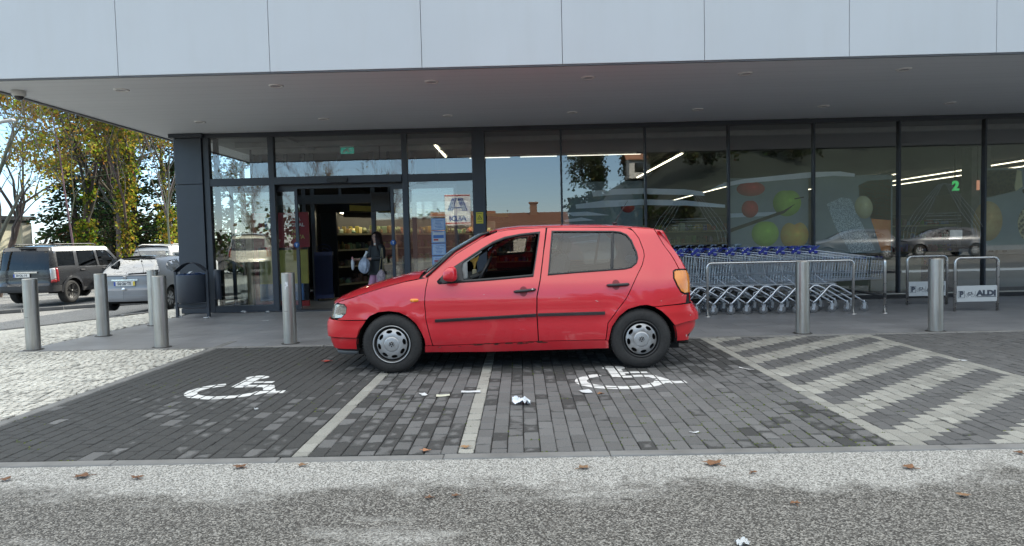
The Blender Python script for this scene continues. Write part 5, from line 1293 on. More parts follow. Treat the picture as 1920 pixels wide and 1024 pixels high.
# shopping trolley
m_cartblue = M('trolley_blue', (.012, .024, .22), .3, 0, .15, 10, coat=.3)
m_cast = M('caster_grey', (.12, .125, .13), .5)
m_tubez = M('zinc_tube', (.55, .58, .62), .3, .95, .1, 12)
def make_cart(lab):
    t = thing('shopping_trolley', lab, 'shopping trolley', (4.64, 10.62, 0), 0, 'nested shopping trolleys')
    D = .54; X0, X1 = .02, 1.14
    def wid(x): return .0+.055*(x-X0)/(X1-X0)      # the basket tapers to the front
    def side(x, s): return wid(x) if s == 0 else D-wid(x)
    ztop = lambda x: .995-.15*(x-X0)/(X1-X0); zbot = lambda x: .485+.03*(x-X0)/(X1-X0)
    b = MB()
    xr = lambda z: X0+.10*(1-(z-.485)/.5)       # rear edge leans
    for s in (0, 1):
        for i in range(25):
            x = X0+.05+(X1-X0-.06)*i/24; x2 = x-.035; b.tube([(x, side(x, s), ztop(x)), (x2, side(x2, s)+(.02 if s == 0 else -.02), zbot(x2))], .0024, 4, cap=False)
        for f in (.30, .68): b.tube([(X0+.03, side(X0, s)+.01*(1-2*s)*f, ztop(X0)*(1-f)+zbot(X0)*f), (X1, side(X1, s)+.01*(1-2*s)*f, ztop(X1)*(1-f)+zbot(X1)*f)], .003, 4, cap=False)
        for z in (0, .028): b.tube([(X0+.05, side(X0, s)+.02*(1-2*s), zbot(X0)+z), (X1-.02, side(X1, s)+.02*(1-2*s), zbot(X1)+z)], .0035, 4, cap=False)
    for i in range(9):
        y = .06+(D-.12)*i/8; b.tube([(X1, y, ztop(X1)), (X1-.03, y, zbot(X1)), (X0+.06, .03+(D-.06)*i/8, zbot(X0))], .0024, 4, cap=False)
        b.tube([(X0+.02, .02+(D-.04)*i/8, ztop(X0)), (X0+.30, .03+(D-.06)*i/8, zbot(X0)+.05)], .0024, 4, cap=False)
    for i in range(11): x = X0+.06+(X1-X0-.1)*i/10; b.tube([(x, wid(x)+.02, zbot(x)), (x, D-wid(x)-.02, zbot(x))], .0024, 4, cap=False)
    for z in (.3, .6): b.tube([(X1-.01, wid(X1), ztop(X1)*(1-z)+zbot(X1)*z), (X1-.01, D-wid(X1), ztop(X1)*(1-z)+zbot(X1)*z)], .003, 4, cap=False)
    b.build('wire_basket', m_zinc, t)
    b = MB(); b.tube([(X0, 0, .995), (X1-.03, wid(X1), ztop(X1)), (X1, wid(X1)+.03, ztop(X1)), (X1, D-wid(X1)-.03, ztop(X1)), (X1-.03, D-wid(X1), ztop(X1)), (X0, D, .995), (X0, 0, .995)], .0075, 6); b.build('rim', m_tubez, t)
    for s in (0, 1):
        y = .0 if s == 0 else D; yi = .035 if s == 0 else D-.035; yf = .06 if s == 0 else D-.06
        b = MB(); P = catmull([(-.0, y, .16), (.15, y, .31), (.255, yi*.5+y*.5, .415), (.33, yi, .432), (.45, yi, .385), (.80, yf, .175), (.83, yf, .14)], 4); b.tube(P, .0165, 8); b.build('frame_leg', m_tubez, t)
        b = MB(); b.tube([(.30, yi, .43), (.18, yi, .50), (.03, y, .60), (-.03, y, .97), (-.06, y, 1.045)], .010, 6); b.tube([(.10, y, .26), (.12, y, .34), (.2, y, .37), (.3, yi, .33), (.34, yi, .27)], .005, 5); b.build('upright', m_tubez, t)
    b = MB(); b.tube([(.45, .03, .385), (.45, D-.03, .385)], .01, 6); b.tube([(.12, 0, .27), (.12, D, .27)], .01, 6); b.tube([(.62, .05, .28), (.62, D-.05, .28)], .008, 6)
    b.box((.20, .05, .462), (.30, .06, .035), bev=.012); b.box((.20, D-.05, .462), (.30, .06, .035), bev=.012); b.box((.36, .05, .44), (.05, .05, .05), bev=.015); b.build('under_frame', m_tubez, t)
    b = MB(); b.tube([(-.065, -.01, 1.05), (-.065, D+.01, 1.05)], .0165, 10); b.build('handle', m_cartblue, t)
    for s in (0, 1):
        y = -.004 if s == 0 else D+.004; b = MB(); R = Matrix.Rotation(rad(-38), 3, 'Y')
        b.box((-.015, y, 1.005), (.15, .035, .045), rot=R, bev=.012); b.box((.035, y, .965), (.06, .04, .05), bev=.012); b.build('handle_bracket', m_cartblue, t)
    b = MB(); R = Matrix.Rotation(rad(-42), 3, 'Y'); b.box((.055, D/2, 1.0), (.20, D-.12, .018), rot=R, bev=.006); b.build('child_seat_flap', M('trolley_blue_light', (.07, .13, .40), .25, coat=.4), t)
    b = MB(); b.tube([(-.03, .03, .97), (.06, .03, 1.075)], .008, 6); b.build('coin_lock', M('lock_grey', (.20, .20, .22), .4), t)
    b = MB()
    for yy in (.14, D-.14, D/2): b.box((X1-.0, yy, ztop(X1)+.004), (.03, .07, .03), bev=.006)
    b.build('front_bumper', m_cartblue, t)
    for (x, y) in ((0., .0), (0., D), (.83, .06), (.83, D-.06)):
        w = bpy.data.objects.new('caster', None); COL.objects.link(w); w.parent = t; w.location = (x, y, .062); w.rotation_euler = (0, 0, rnd.uniform(-.25, .25))
        b = MB(); b.lathe([(.0, -.014), (.03, -.014), (.036, -.012), (.058, -.012), (.062, -.008), (.062, .008), (.058, .012), (.036, .012), (.03, .014), (0, .014)], (0, 0, 0), 'Y', 22); b.build('caster_wheel', m_cast, w)
        b = MB()
        for s in (-.019, .019): b.prism([(-.022, .075), (.028, .075), (.016, -.012), (-.012, -.012)], s-.002, s+.002)
        b.box((.003, 0, .078), (.06, .046, .012), bev=.003); b.tube([(0, 0, .08), (0, 0, .125)], .011, 8); b.build('fork', m_tubez, w)
        b = MB(); b.lathe([(.0, -.0165), (.022, -.0165), (.024, -.013)], (0, 0, 0), 'Y', 16); b.lathe([(.024, .013), (.022, .0165), (0, .0165)], (0, 0, 0), 'Y', 16); b.build('hub', m_tubez, w)
    return t
cart = make_cart('foremost shopping trolley at the right end of the nested row')
NC = 10
for i in range(1, NC):
    c = copy_tree(cart); c.location = (4.64-.264*i+rnd.uniform(-.012, .012), 10.62+rnd.uniform(-.014, .014), 0); c.rotation_euler = (0, 0, rnd.uniform(-.012, .012))
    c['label'] = 'nested shopping trolley, %s from the right end of the row' % ORD[i]

# ------------------------------------------------------------------ the shopper
def skin(name, chain, mat, parent, sub=2, root=0):
    '''chain: list of (vertex name, pos, radius or (rx,ry), parent name)'''
    idx = {c[0]: i for i, c in enumerate(chain)}
    me = bpy.data.meshes.new(name); me.from_pydata([c[1] for c in chain], [(idx[c[3]], i) for i, c in enumerate(chain) if c[3]], []); me.materials.append(mat)
    o = bpy.data.objects.new(name, me); COL.objects.link(o); o.parent = parent
    sk = o.modifiers.new('skin', 'SKIN'); sk.use_smooth_shade = True; sk.branch_smoothing = .6
    lay = me.skin_vertices[0].data
    for i, c in enumerate(chain): r = c[2]; lay[i].radius = r if isinstance(r, tuple) else (r, r); lay[i].use_root = (i == root)
    if sub: m = o.modifiers.new('sub', 'SUBSURF'); m.levels = sub; m.render_levels = sub
    return o
m_skin = M('skin', (.52, .30, .22), .55, 0, .06, 10); m_jacket = M('jacket_dark', (.022, .025, .027), .7, 0, .3, 14, bump=.2); m_pink = M('trousers_pink', (.50, .25, .36), .8, 0, .1, 12); m_hair = M('hair_dark', (.022, .010, .009), .5, 0, .4, 60); m_shoe = M('shoe_pale', (.45, .44, .43), .6)
wo = thing('person', 'woman in dark jacket and pink trousers leaving the shop with bags', 'person', (-2.86, 13.25, 0), rad(-38))
# local axes: she faces -y; right arm on her -x side
def hand(side, wrist, dirn, palm_n, up):
    '''five finger chain rooted in the palm'''
    w = Vector(wrist); d = Vector(dirn).normalized(); n = Vector(palm_n).normalized(); s = d.cross(n).normalized()
    out = [('palm'+side, w+d*.045, (.016, .024), 'wrist'+side)]
    for k, (off, L) in enumerate(((-.027, .060), (-.009, .070), (.010, .066), (.027, .052))):
        b = w+d*.085+s*off; out += [('k%d%s' % (k, side), b, .0088, 'palm'+side), ('m%d%s' % (k, side), b+d*L*.5+n*L*.22, .0082, 'k%d%s' % (k, side)), ('t%d%s' % (k, side), b+d*L*.72+n*L*.62, .0072, 'm%d%s' % (k, side))]
    b = w+d*.03-s*.034; out += [('th%s' % side, b, .0098, 'palm'+side), ('tt%s' % side, b+d*.045-s*.012+n*.02, .0085, 'th%s' % side)]
    return out
H = 1.49/1.6
V = lambda x, y, z: Vector((x*H, y*H, z*H))
body = [('pelvis', V(0, .0, .88), (.115, .085), None), ('waist', V(0, 0, 1.0), (.115, .085), 'pelvis'), ('chest', V(0, .005, 1.18), (.135, .095), 'waist'), ('neck0', V(0, .015, 1.315), (.06, .055), 'chest'), ('neck', V(0, .01, 1.37), (.048, .048), 'neck0'), ('head0', V(0, -.012, 1.425), (.060, .070), 'neck'), ('head1', V(0, -.01, 1.495), (.074, .086), 'head0'), ('head2', V(0, .0, 1.565), (.06, .07), 'head1')]
for s, n in ((-1, 'R'), (1, 'L')):
    body += [('hip'+n, V(.078*s, 0, .78), (.066, .07), 'pelvis'), ('knee'+n, V(.095*s, -.02 if s > 0 else -.10, .45), .052, 'hip'+n), ('ankle'+n, V(.10*s, .02 if s > 0 else -.08, .075), .036, 'knee'+n), ('toe'+n, V(.115*s, -.12 if s > 0 else -.22, .03), (.03, .024), 'ankle'+n)]
body += [('shR', V(-.165, .01, 1.285), .052, 'neck0'), ('elR', V(-.235, -.02, 1.05), .041, 'shR'), ('wristR', V(-.30, -.25, 1.02), .027, 'elR'), ('shL', V(.165, .01, 1.285), .052, 'neck0'), ('elL', V(.225, .0, 1.05), .041, 'shL'), ('wristL', V(.02, -.20, 1.03), .027, 'elL')]
body += hand('R', V(-.30, -.25, 1.02), (-.25, -.95, .12), (.3, -.1, -1), (0, 0, 1)); body += hand('L', V(.02, -.20, 1.03), (-.95, -.25, -.05), (-.1, .6, -.8), (0, 0, 1))
skin('body', body, m_skin, wo)
jk = [('a', V(0, .0, .84), (.155, .125), None), ('b', V(0, 0, 1.0), (.150, .118), 'a'), ('c', V(0, .005, 1.17), (.160, .120), 'b'), ('d', V(0, .015, 1.305), (.075, .072), 'c'), ('hem', V(0, .0, .75), (.152, .122), 'a')]
for s, n, e, w in ((-1, 'R', V(-.235, -.02, 1.05), V(-.295, -.235, 1.02)), (1, 'L', V(.225, .0, 1.05), V(.035, -.195, 1.032))): jk += [('s'+n, V(.165*s, .01, 1.285), .068, 'd'), ('e'+n, e, .056, 's'+n), ('w'+n, w, .041, 'e'+n)]
skin('jacket', jk, m_jacket, wo)
tr_ = [('p', V(0, 0, .83), (.105, .085), None)]
for s, n in ((-1, 'R'), (1, 'L')): tr_ += [('h'+n, V(.075*s, 0, .74), (.080, .090), 'p'), ('k'+n, V(.095*s, -.02 if s > 0 else -.10, .45), .072, 'h'+n), ('f'+n, V(.10*s, .02 if s > 0 else -.08, .10), .056, 'k'+n)]
skin('trousers', tr_, m_pink, wo)
for s in (-1, 1):
    y = .02 if s > 0 else -.08
    b = MB(); b.box(tuple(V(.108*s, y-.06, .035)), (.085, .23, .07), bev=.028); b.build('shoe', m_shoe, wo)
b = MB(); b.lathe([(.034, -.03), (.052, .0), (.058, .03)], tuple(V(0, .005, 1.33)), n=16); b.build('collar', m_white, wo)
# face: nose, lips, ears, eyes with glasses
b = MB(); hz = 1.492*H
b.add([(0, -.112, hz-.005), (-.013, -.088, hz-.018), (.013, -.088, hz-.018), (0, -.084, hz+.03), (0, -.108, hz-.012)], [(0, 1, 3), (0, 3, 2), (0, 4, 1), (0, 2, 4)]); b.build('nose', m_skin, wo, angle=60)
b = MB(); b.tube([(-.02, -.084, hz-.042), (0, -.094, hz-.040), (.02, -.084, hz-.042)], [.003, .006, .003], 6); b.build('mouth', M('lips', (.32, .10, .09), .5), wo)
for s in (-1, 1):
    b = MB(); b.lathe([(.0, 0), (.007, .002), (.0085, .006)], (.028*s, -.087, hz+.012), 'Y', 12); b.build('eye', M('eye_white', (.6, .58, .55), .3), wo)
    b = MB(); b.lathe([(0, -.0008), (.0052, .0006)], (.028*s, -.0885, hz+.012), 'Y', 10); b.build('pupil', m_dark, wo)
    b = MB(); b.box((.074*s, -.005, hz), (.012, .03, .045), bev=.005); b.build('ear', m_skin, wo)
b = MB()
for s in (-1, 1): b.tube([(.030*s+.024*math.cos(a), -.097+.01*abs(math.cos(a)), hz+.012+.017*math.sin(a)) for a in [2*math.pi*i/16 for i in range(16)]], .0028, 5, True); b.tube([(.053*s, -.09, hz+.018), (.074*s, -.0, hz+.018)], .0025, 5)
b.tube([(-.007, -.1, hz+.016), (.007, -.1, hz+.016)], .0025, 5); b.build('glasses', M('glasses_frame', (.05, .012, .012), .3), wo)
# long dark hair
b = MB(); r3 = random.Random(9); hc = Vector((0, .005, 1.515*H))
def hairpt(a, e):
    return hc+Vector((.090*math.cos(a)*math.cos(e), .100*math.sin(a)*math.cos(e), .088*math.sin(e)))
b.smooth = True
def hf(u, v):
    a = rad(-50)+rad(280)*u; e = rad(90)-rad(90)*min(1, v*1.8)
    p = hairpt(a, e)
    if v > .55: k = (v-.55)/.45; p = hairpt(a, 0)+Vector((.02*math.cos(a)*math.sin(k*3), .02*math.sin(a)+.02*k, -.30*k+.012*math.sin(u*40+k*5)))
    return p+Vector((r3.uniform(-.002, .002),)*3)
b.grid(hf, 44, 22); 
for i in range(60):
    a = rad(-45)+rad(270)*r3.random(); p = hairpt(a, rad(r3.uniform(-5, 40))); o_ = Vector((math.cos(a), math.sin(a), 0))
    b.tube([p, p+o_*.012+Vector((0, 0, -.12)), p+o_*.015+Vector((r3.uniform(-.02, .02), .01, -.27)), p+o_*.0+Vector((r3.uniform(-.03, .03), 0, -.36))], [.011, .013, .010, .003], 5)
b.build('hair', m_hair, wo, fix=False)
def sack(mb, c, rx, ry, rz, seed, n=18, m=12, neck=.25):
    r = random.Random(seed); ph = [r.uniform(0, 6) for _ in range(6)]; C = Vector(c)
    def f(u, v):
        a = 2*math.pi*u; e = -math.pi/2+math.pi*v; k = math.cos(e)*(1 if v < .6 else 1-(1-neck)*((v-.6)/.4)); w = 1+.12*math.sin(3*a+ph[0]+v*5)+.09*math.sin(7*a+ph[1]-v*9)+.05*math.sin(11*a+ph[2])
        return C+Vector((rx*k*math.cos(a)*w, ry*k*math.sin(a)*w, rz*math.sin(e)))
    mb.smooth = True; mb.grid(f, n*2, m*2)
bagm = M('carrier_print', (.42, .46, .54), .45, 0, .35, 9)
R_ = Matrix.Rotation(rad(-38), 3, 'Z'); wl = lambda v: tuple(R_@Vector(v)+Vector((-2.86, 13.25, 0)))
t = thing('carrier_bag', 'crumpled white and blue carrier bag hugged in front by the woman', 'bag', wl((-.06, -.27, .84)), rad(-38)); b = MB(); sack(b, (0, 0, .0), .125, .09, .17, 3); b.build('sack', bagm, t); b = MB(); b.tube([(0, .02, .16), (.02, .03, .22), (.04, .045, .27)], [.035, .02, .03], 8); b.build('knot', m_white, t)
t = thing('bread_packet', 'pale paper packet held out in the right hand of the woman', 'packet', wl((-.31, -.36, .86)), rad(-38)); b = MB(); sack(b, (0, 0, 0), .035, .03, .12, 5, 8, 8); b.build('wrapper', m_paper, t); b = MB(); sack(b, (.0, 0, .12), .022, .02, .035, 6, 6, 5); b.build('twisted_top', M('wrapper_pink', (.55, .25, .25), .6), t)
t = thing('shoulder_bag', 'patterned shoulder bag with long beige straps hanging beside the woman', 'bag', wl((.235, -.10, .62)), rad(-38)); b = MB(); sack(b, (0, 0, .0), .10, .06, .13, 8, neck=.8); b.build('pouch', M('pouch_print', (.38, .30, .32), .8, 0, .5, 25), t); b = MB()
for s in (-.055, .055): b.tube([(s, 0, .10), (s*.6, .03, .35), (s*.2-.03, .06, .55)], .006, 5)
b.build('strap', M('strap_beige', (.45, .36, .20), .6), t)

# ------------------------------------------------------------------ litter and fallen leaves
m_leafdry = attr_mat('dry_leaf', .8, .4, 40, .3)
def dry_leaf(x, y, s, lab, col=(.26, .12, .05), z=-.001, grp='fallen leaves on the asphalt'):
    r = random.Random(int(x*100)+int(y*77)); b = MB(); b.cur = col; n = 15; P = []; a0 = r.uniform(0, 6)
    for i in range(n):
        a = 2*math.pi*i/n; k = (1. if i % 3 == 0 else .55 if i % 3 == 1 else .62)*(1 if i else .5); P.append((s*k*math.cos(a+a0), s*.75*k*math.sin(a+a0), .006+s*.16*abs(math.sin(a*1.5+a0))*k+r.uniform(0, .006)))
    b.add([(0, 0, .006)]+P, [(0, i+1, (i+1) % n+1) for i in range(n)]); b.tube([(0, 0, .006), (s*1.1*math.cos(a0+.1), s*1.1*math.sin(a0+.1), .004)], .002, 4)
    o = b.build('fallen_leaf', m_leafdry, None, (x, y, z), colors=True); tag(o, lab, 'leaf', grp)
AZ = -.001
for x, y, s, lab in ((-2.47, 3.63, .075, 'dry brown leaf on the dark patch near the left kerb'), (-2.14, 3.59, .05, 'small dry leaf right of the dark patch near the left kerb'), (-1.63, 3.74, .06, 'dry curled leaf close to the kerb below the left line'), (-1.28, 3.75, .045, 'thin brown leaf close to the kerb, between the two pale lines'), (-2.88, 3.60, .055, 'dry leaf at the far left edge of the asphalt'), (-.48, 3.23, .035, 'tiny red brown leaf on the dark asphalt, left of its pair'), (-.35, 3.25, .035, 'tiny pale brown leaf on the dark asphalt, right of its pair'), (1.04, 3.65, .085, 'large dry leaf on the pale grit below the right bay'), (2.05, 3.53, .06, 'brown leaf on the pale grit below the striped bay'), (.32, 3.62, .055, 'thin dull leaf on the grit below the middle bay'), (1.21, 3.5, .03, 'small dark leaf at the edge of the pale grit'), (1.26, 3.08, .035, 'orange brown leaf on the lighter asphalt patch'), (2.08, 3.14, .05, 'twisted leaf on the asphalt toward the right edge'), (2.78, 3.73, .045, 'leaf beside the kerb at the right edge')):
    dry_leaf(x, y, s*.8, lab, rnd.choice([(.20, .10, .05), (.15, .075, .04), (.22, .13, .07)]), AZ)
dry_leaf(-2.11, 7.10, .07, 'red leaf on the pavers in front of the red car', (.36, .05, .035), .0, 'leaves on the pavers')
dry_leaf(-.60, 3.965, .04, 'small tan leaf on the pavers by the kerb, left of the pale line', (.36, .17, .09), .0, 'leaves on the pavers'); dry_leaf(-.36, 4.02, .045, 'small brown leaf lying on the end of the pale line', (.30, .17, .08), .0, 'leaves on the pavers'); dry_leaf(.62, 5.36, .04, 'brown leaf beside the white paper on the right bay', (.26, .13, .06), .0, 'leaves on the pavers')
def paper(x, y, sx, sy, lab, name='paper_scrap', z=.003, crumple=0., m=m_paper, rz=0.):
    r = random.Random(int(x*131+y*57)); b = MB(); n = 7 if crumple else 3
    b.grid(lambda u, v: ((u-.5)*sx*(1-.3*crumple*r.random()), (v-.5)*sy*(1-.3*crumple*r.random()), .002+(r.uniform(0, .09*crumple) if crumple else .012*abs(u-.5)*r.uniform(.2, 1.5))), n, n)
    tag(b.build(name, m, None, (x, y, z), angle=30 if not crumple else 10), lab, 'litter', 'litter on the ground').rotation_euler.z = rz
paper(-.02, 5.1, .15, .12, 'crumpled white tissue on the middle bay', 'tissue', .003, .55, M('tissue_white', (.66, .70, .76), .8, 0, .15, 30)); paper(.51, 5.45, .09, .11, 'flat white paper scrap below the right wheelchair symbol', rz=.2)
paper(-.83, 5.46, .05, .10, 'small pale paper beside a leaf between the two pale lines', rz=.4); paper(-.66, 5.40, .11, .07, 'flat cream paper scrap between the two pale lines', m=M('paper_cream', (.55, .55, .44), .8), rz=.1); paper(-.44, 5.52, .16, .06, 'long flat white paper scrap left of the second pale line', rz=.05)
paper(4.25, 6.44, .06, .05, 'small white scrap right of the striped bay'); paper(2.10, 6.24, .16, .012, 'thin white straw on the pavers by the striped bay', 'drinking_straw', .004, 0, m_white, -.9); paper(1.09, 4.24, .06, .02, 'thin pale scrap among the mossy pavers', rz=-.1)
paper(-5.60, 11.72, .12, .05, 'white tissue on the ground under the ashtray', 'tissue', .003, .3); paper(-5.26, 12.5, .09, .06, 'white tissue against the lobby glass', 'tissue', .003, .6); paper(-4.75, 12.36, .06, .06, 'small tissue near the open door', 'tissue', .003, .5); paper(-4.33, 11.13, .12, .05, 'flat white paper on the forecourt before the lobby', rz=.1); paper(-6.15, 11.9, .05, .05, 'tiny white scrap under the waste bin', crumple=.4)
paper(.88, 2.68, .055, .04, 'white stone-like scrap at the bottom edge of the photo', 'paper_scrap', AZ, .25, rz=.3)
for x, y in ((-2.06, 5.05), (-2.5, 5.9)): paper(x, y, .03, .02, 'tiny white speck of litter on the empty left bay', crumple=.2)
# ------------------------------------------------------------------ other cars
def arch_pts(cx, cz, r, n=16, z0=None):
    a0 = math.asin(max(-1, min(1, (z0-cz)/r))) if z0 is not None else 0
    return [(cx+r*math.cos(a), cz+r*math.sin(a)) for a in [math.pi-a0-(math.pi-2*a0)*i/n for i in range(n+1)]]
def simple_car(name, label, cat, loc, rz, sp, group=None):
    sh = Shell(sp['plan'], sp['side'], sp['front'], sp['rear'], sp['arches'], .015); t = thing(name, label, cat, loc, rz, group)
    A0, A1 = sp['arches']; ua, ub = sh.U[0], sh.U[-1]; zs = sp['sill']; zr = sp['zroof']
    def ar(a): return arch_pts(a[0], a[1], a[2], 16, zs)
    out = [(ua, sp['zbf']), (sp['plan'][3][0]-.1, sp['zbf'])]+ar(A0)+ar(A1)+[(sp['u_rb'], sp['zbr']), (ub, sp['zbr']), (ub, zr)]+list(reversed(sp['roof']))+list(reversed(sp['apil']))+list(reversed(sp['hood']))+[(ua, sp['hood'][0][1])]
    wins = [catmull(w, 3, True) if sp.get('round') else w for w in sp['windows']]
    b = MB()
    for sd in (1, -1): panel(sh, b, out, wins+[sp['rearwin']], sd, 0, .015, .075, .0)
    b.build('body', sp['paint'], t, angle=40)
    e = [sh.at(u, z) for u, z in resample(sp['roof'], .15, False)]; b = MB(); strip(b, [(p[0], p[1], p[2]-.002) for p in e], lambda q: (0, sp.get('crown', .05)), 14, 2.4); b.build('roof', sp.get('roofpaint', sp['paint']), t)
    e = [sh.at(u, z) for u, z in resample(sp['hood'], .12, False)]; b = MB(); strip(b, e, lambda q: (-.12*(1-q), .06), 14, 2.4); b.build('bonnet', sp['paint'], t)
    e = [sh.at(u, z) for u, z in resample(sp['apil'], .1, False)]; b = MB(); strip(b, e, lambda q: (-.12+.05*q, .01), 12, 2.); b.build('windscreen', sp['glass'], t)
    for w in wins:
        for sd in (1, -1): b = MB(); panel(sh, b, w, (), sd, -.012, 0, .09, 0); b.build('window', sp['glass'], t)
    b = MB()
    for sd in (1, -1): panel(sh, b, sp['rearwin'], (), sd, -.012, 0, .09, 0)
    b.build('rear_window', sp.get('rglass', sp['glass']), t)
    for nm, m, poly, off in sp['lamps']:
        for sd in (1, -1): b = MB(); panel(sh, b, poly, (), sd, off, .02, .05, 0); b.build(nm, m, t)
    for nm, m, poly, off in sp['trims']:
        b = MB()
        for sd in (1, -1): panel(sh, b, poly, (), sd, off, .02, .08, 0)
        b.build(nm, m, t, angle=40)
    def capf(tt, y, rr):
        b = MB(); b.lathe([(rr, y+.01), (rr-.012, y+.004), (rr-.02, y+.03), (0, y+.03)], (0, 0, 0), 'Y', 30); b.build('rim', sp['rim'][0], tt)
        b = MB()
        for k in range(sp['rim'][2]):
            a = 2*math.pi*k/sp['rim'][2]
            for w_ in (-1, 1):
                p = Vector((math.cos(a+.06*w_)*.04, 0, math.sin(a+.06*w_)*.04)); q = Vector((math.cos(a+.16*w_)*(rr-.012), 0, math.sin(a+.16*w_)*(rr-.012))); d_ = (q-p).normalized(); n2 = Vector((-d_.z, 0, d_.x))*.014
                b.add([(v.x, y+.006, v.z) for v in (p-n2, q-n2*1.4, q+n2*1.4, p+n2)], [(0, 1, 2, 3)])
        b.lathe([(0, y), (.045, y+.002), (.05, y+.012)], (0, 0, 0), 'Y', 16); b.build('spoke', sp['rim'][1], tt)
    for a in (A0, A1):
        for sd in (-1, 1): wheel_parts(t, (a[0], sd*sp['track'], sp['wr']), sp['wr'], sp['ww'], sd, sp['wrim'], m_tyre, capf)
    for a in (A0, A1):
        for sd in (1, -1): b = MB(); b.lathe([(a[2]+.01, -(sp['track']+.1)*sd), (a[2]+.01, -.45*sd), (.0, -.45*sd)], (a[0], 0, a[1]), 'Y', 18, -.1, math.pi+.1); b.build('wheel_well', m_dark, t)
    b = MB(); L0, L1 = sp['plan'][0][0], sp['plan'][-1][0]; wd = sp['track']
    b.box(((L0+L1)/2, 0, zs+.03), (L1-L0-.5, 2*wd-.35, .08)); b.box(((L0+L1)/2+.1, 0, sp['belt']-.14), (L1-L0-.7, 2*wd-.1, .06)); b.build('underbody', m_dark, t)
    for x in sp['seats']:
        for yy in (-.38, .38): b = MB(); b.box((x, yy, sp['belt']-.05), (.16, .5, .55), bev=.05); b.box((x+.03, yy, sp['belt']+.30), (.09, .27, .18), bev=.04); b.build('seat', m_seat, t)
    # number plate
    if sp.get('plate'):
        pl = sp['plate']; p = sh.at(ub, pl['z']); x = p[0]+pl.get('out', .01); R = 1
        b = MB(); b.box((x, 0, pl['z']), (.012, .52, .115), bev=.004); o = b.build('number_plate', M('plate_white', (.60, .60, .58), .5), t)
        b = MB(); b.box((x+.006, -.2351, pl['z']), (.003, .045, .105)); b.build('plate_band', M('plate_blue', (.02, .06, .32), .5), o)
        if pl.get('yellow'): b = MB(); b.box((x+.006, .235, pl['z']), (.003, .045, .105)); b.build('plate_date', M('plate_yellow', (.62, .48, .05), .5), o)
        b = MB(); add_text(b, pl['text'], .098, (x+.007, 0, pl['z']), (0, 1, 0), (0, 0, 1), .0015, .0035, sx=.95); b.build('plate_lettering', m_ink, o)
    return t, sh
m_vdark = M('tint_glass', (.006, .007, .008), .06, 0, 0, 1, spec=.8)
g_tint = glass('tinted_glass', (.08, .085, .09), .0); g_clear = glass('clear_car_glass', (.6, .68, .66), .12)
m_redl = M('red_lamp', (.30, .008, .012), .2, coat=.5); m_clearl = M('clear_lamp', (.45, .46, .47), .15, .3, coat=.5); m_chrome = M('chrome', (.6, .6, .6), .15, 1.)
suvp = dict(plan=[(-2.40, 0), (-2.38, -.4), (-2.28, -.72), (-2.1, -.88), (-1.8, -.935), (0, -.955), (1.8, -.94), (2.15, -.90), (2.33, -.77), (2.40, -.45), (2.42, 0)],
  side=[(.35, .03), (.5, .015), (.8, 0), (1.05, .01), (1.15, .03), (1.4, .08), (1.7, .15), (1.84, .23)], front=[(.3, .05), (.6, 0), (.9, .03), (1.05, .1), (1.15, .2)], rear=[(.3, .10), (.45, .0), (.62, .0), (.68, .06), (1.1, .08), (1.5, .15), (1.75, .22), (1.86, .38)],
  arches=[(-1.44, .37, .43), (1.44, .37, .43)], sill=.38, zbf=.36, zbr=.40, u_rb=1.98, zroof=1.80, roof=[(-.50, 1.80), (.3, 1.83), (1.6, 1.83), (2.15, 1.80)], apil=[(-1.20, 1.13), (-.50, 1.80)], hood=[(-2.15, 1.03), (-1.20, 1.13)],
  windows=[[(1.24, 1.20), (2.0, 1.20), (1.94, 1.66), (1.18, 1.66)], [(.16, 1.15), (1.08, 1.17), (1.04, 1.68), (.20, 1.68)], [(-1.0, 1.14), (.06, 1.15), (.08, 1.68), (-.44, 1.68), (-.74, 1.42)]],
  rearwin=[(2.34, 1.10), (3.4, 1.10), (3.4, 1.10), (3.5, 1.68), (2.36, 1.68)], paint=paint('graphite_paint', (.020, .0205, .023), .25, .5, .0, .2, fade=.0), roofpaint=paint('graphite_roof', (.03, .03, .033), .2, .8, .0, .3, fade=0), glass=g_tint, track=.80, wr=.37, ww=.25, wrim=.25, belt=1.14, seats=(-.3, .75),
  rim=(m_black, M('rim_dark', (.05, .05, .05), .3, .6), 5), lamps=[('tail_light', m_clearl, [(2.12, .80), (2.30, .78), (2.33, 1.13), (2.14, 1.15)], .012), ('stop_light', m_redl, [(2.03, .72), (2.12, .72), (2.14, 1.15), (2.05, 1.15)], .014), ('lamp_base', m_redl, [(2.12, .70), (2.30, .69), (2.30, .775), (2.12, .79)], .012)],
  trims=[('rear_bumper', m_trim, [(1.93, .42), (2.2, .40), (2.6, .40), (3.6, .40), (3.6, .60), (2.2, .60), (1.93, .60)], .03), ('sill_trim', m_trim, [(-1.0, .36), (1.0, .36), (1.0, .46), (-1.0, .46)], .02), ('tail_step', M('graphite_step', (.05, .05, .053), .4), [(2.36, .84), (3.6, .84), (3.6, .865), (2.36, .865)], .012), ('waist_trim', m_chrome, [(-1.0, 1.115), (1.05, 1.13), (1.05, 1.142), (-1.0, 1.127)], .012), ('wheel_arch', paint('graphite_arch', (.04, .04, .043), .25, .6, .0, .4, fade=0), arch_pts(1.44, .37, .50, 18)+list(reversed(arch_pts(1.44, .37, .43, 18))), .03)],
  plate=dict(z=.93, text='30·OL·14', out=.03), crown=.03)
for k in ('rearwin',): suvp[k] = [(2.34, 1.10), (2.8, 1.10), (3.28, 1.10), (3.28, 1.69), (2.8, 1.69), (2.36, 1.68)]
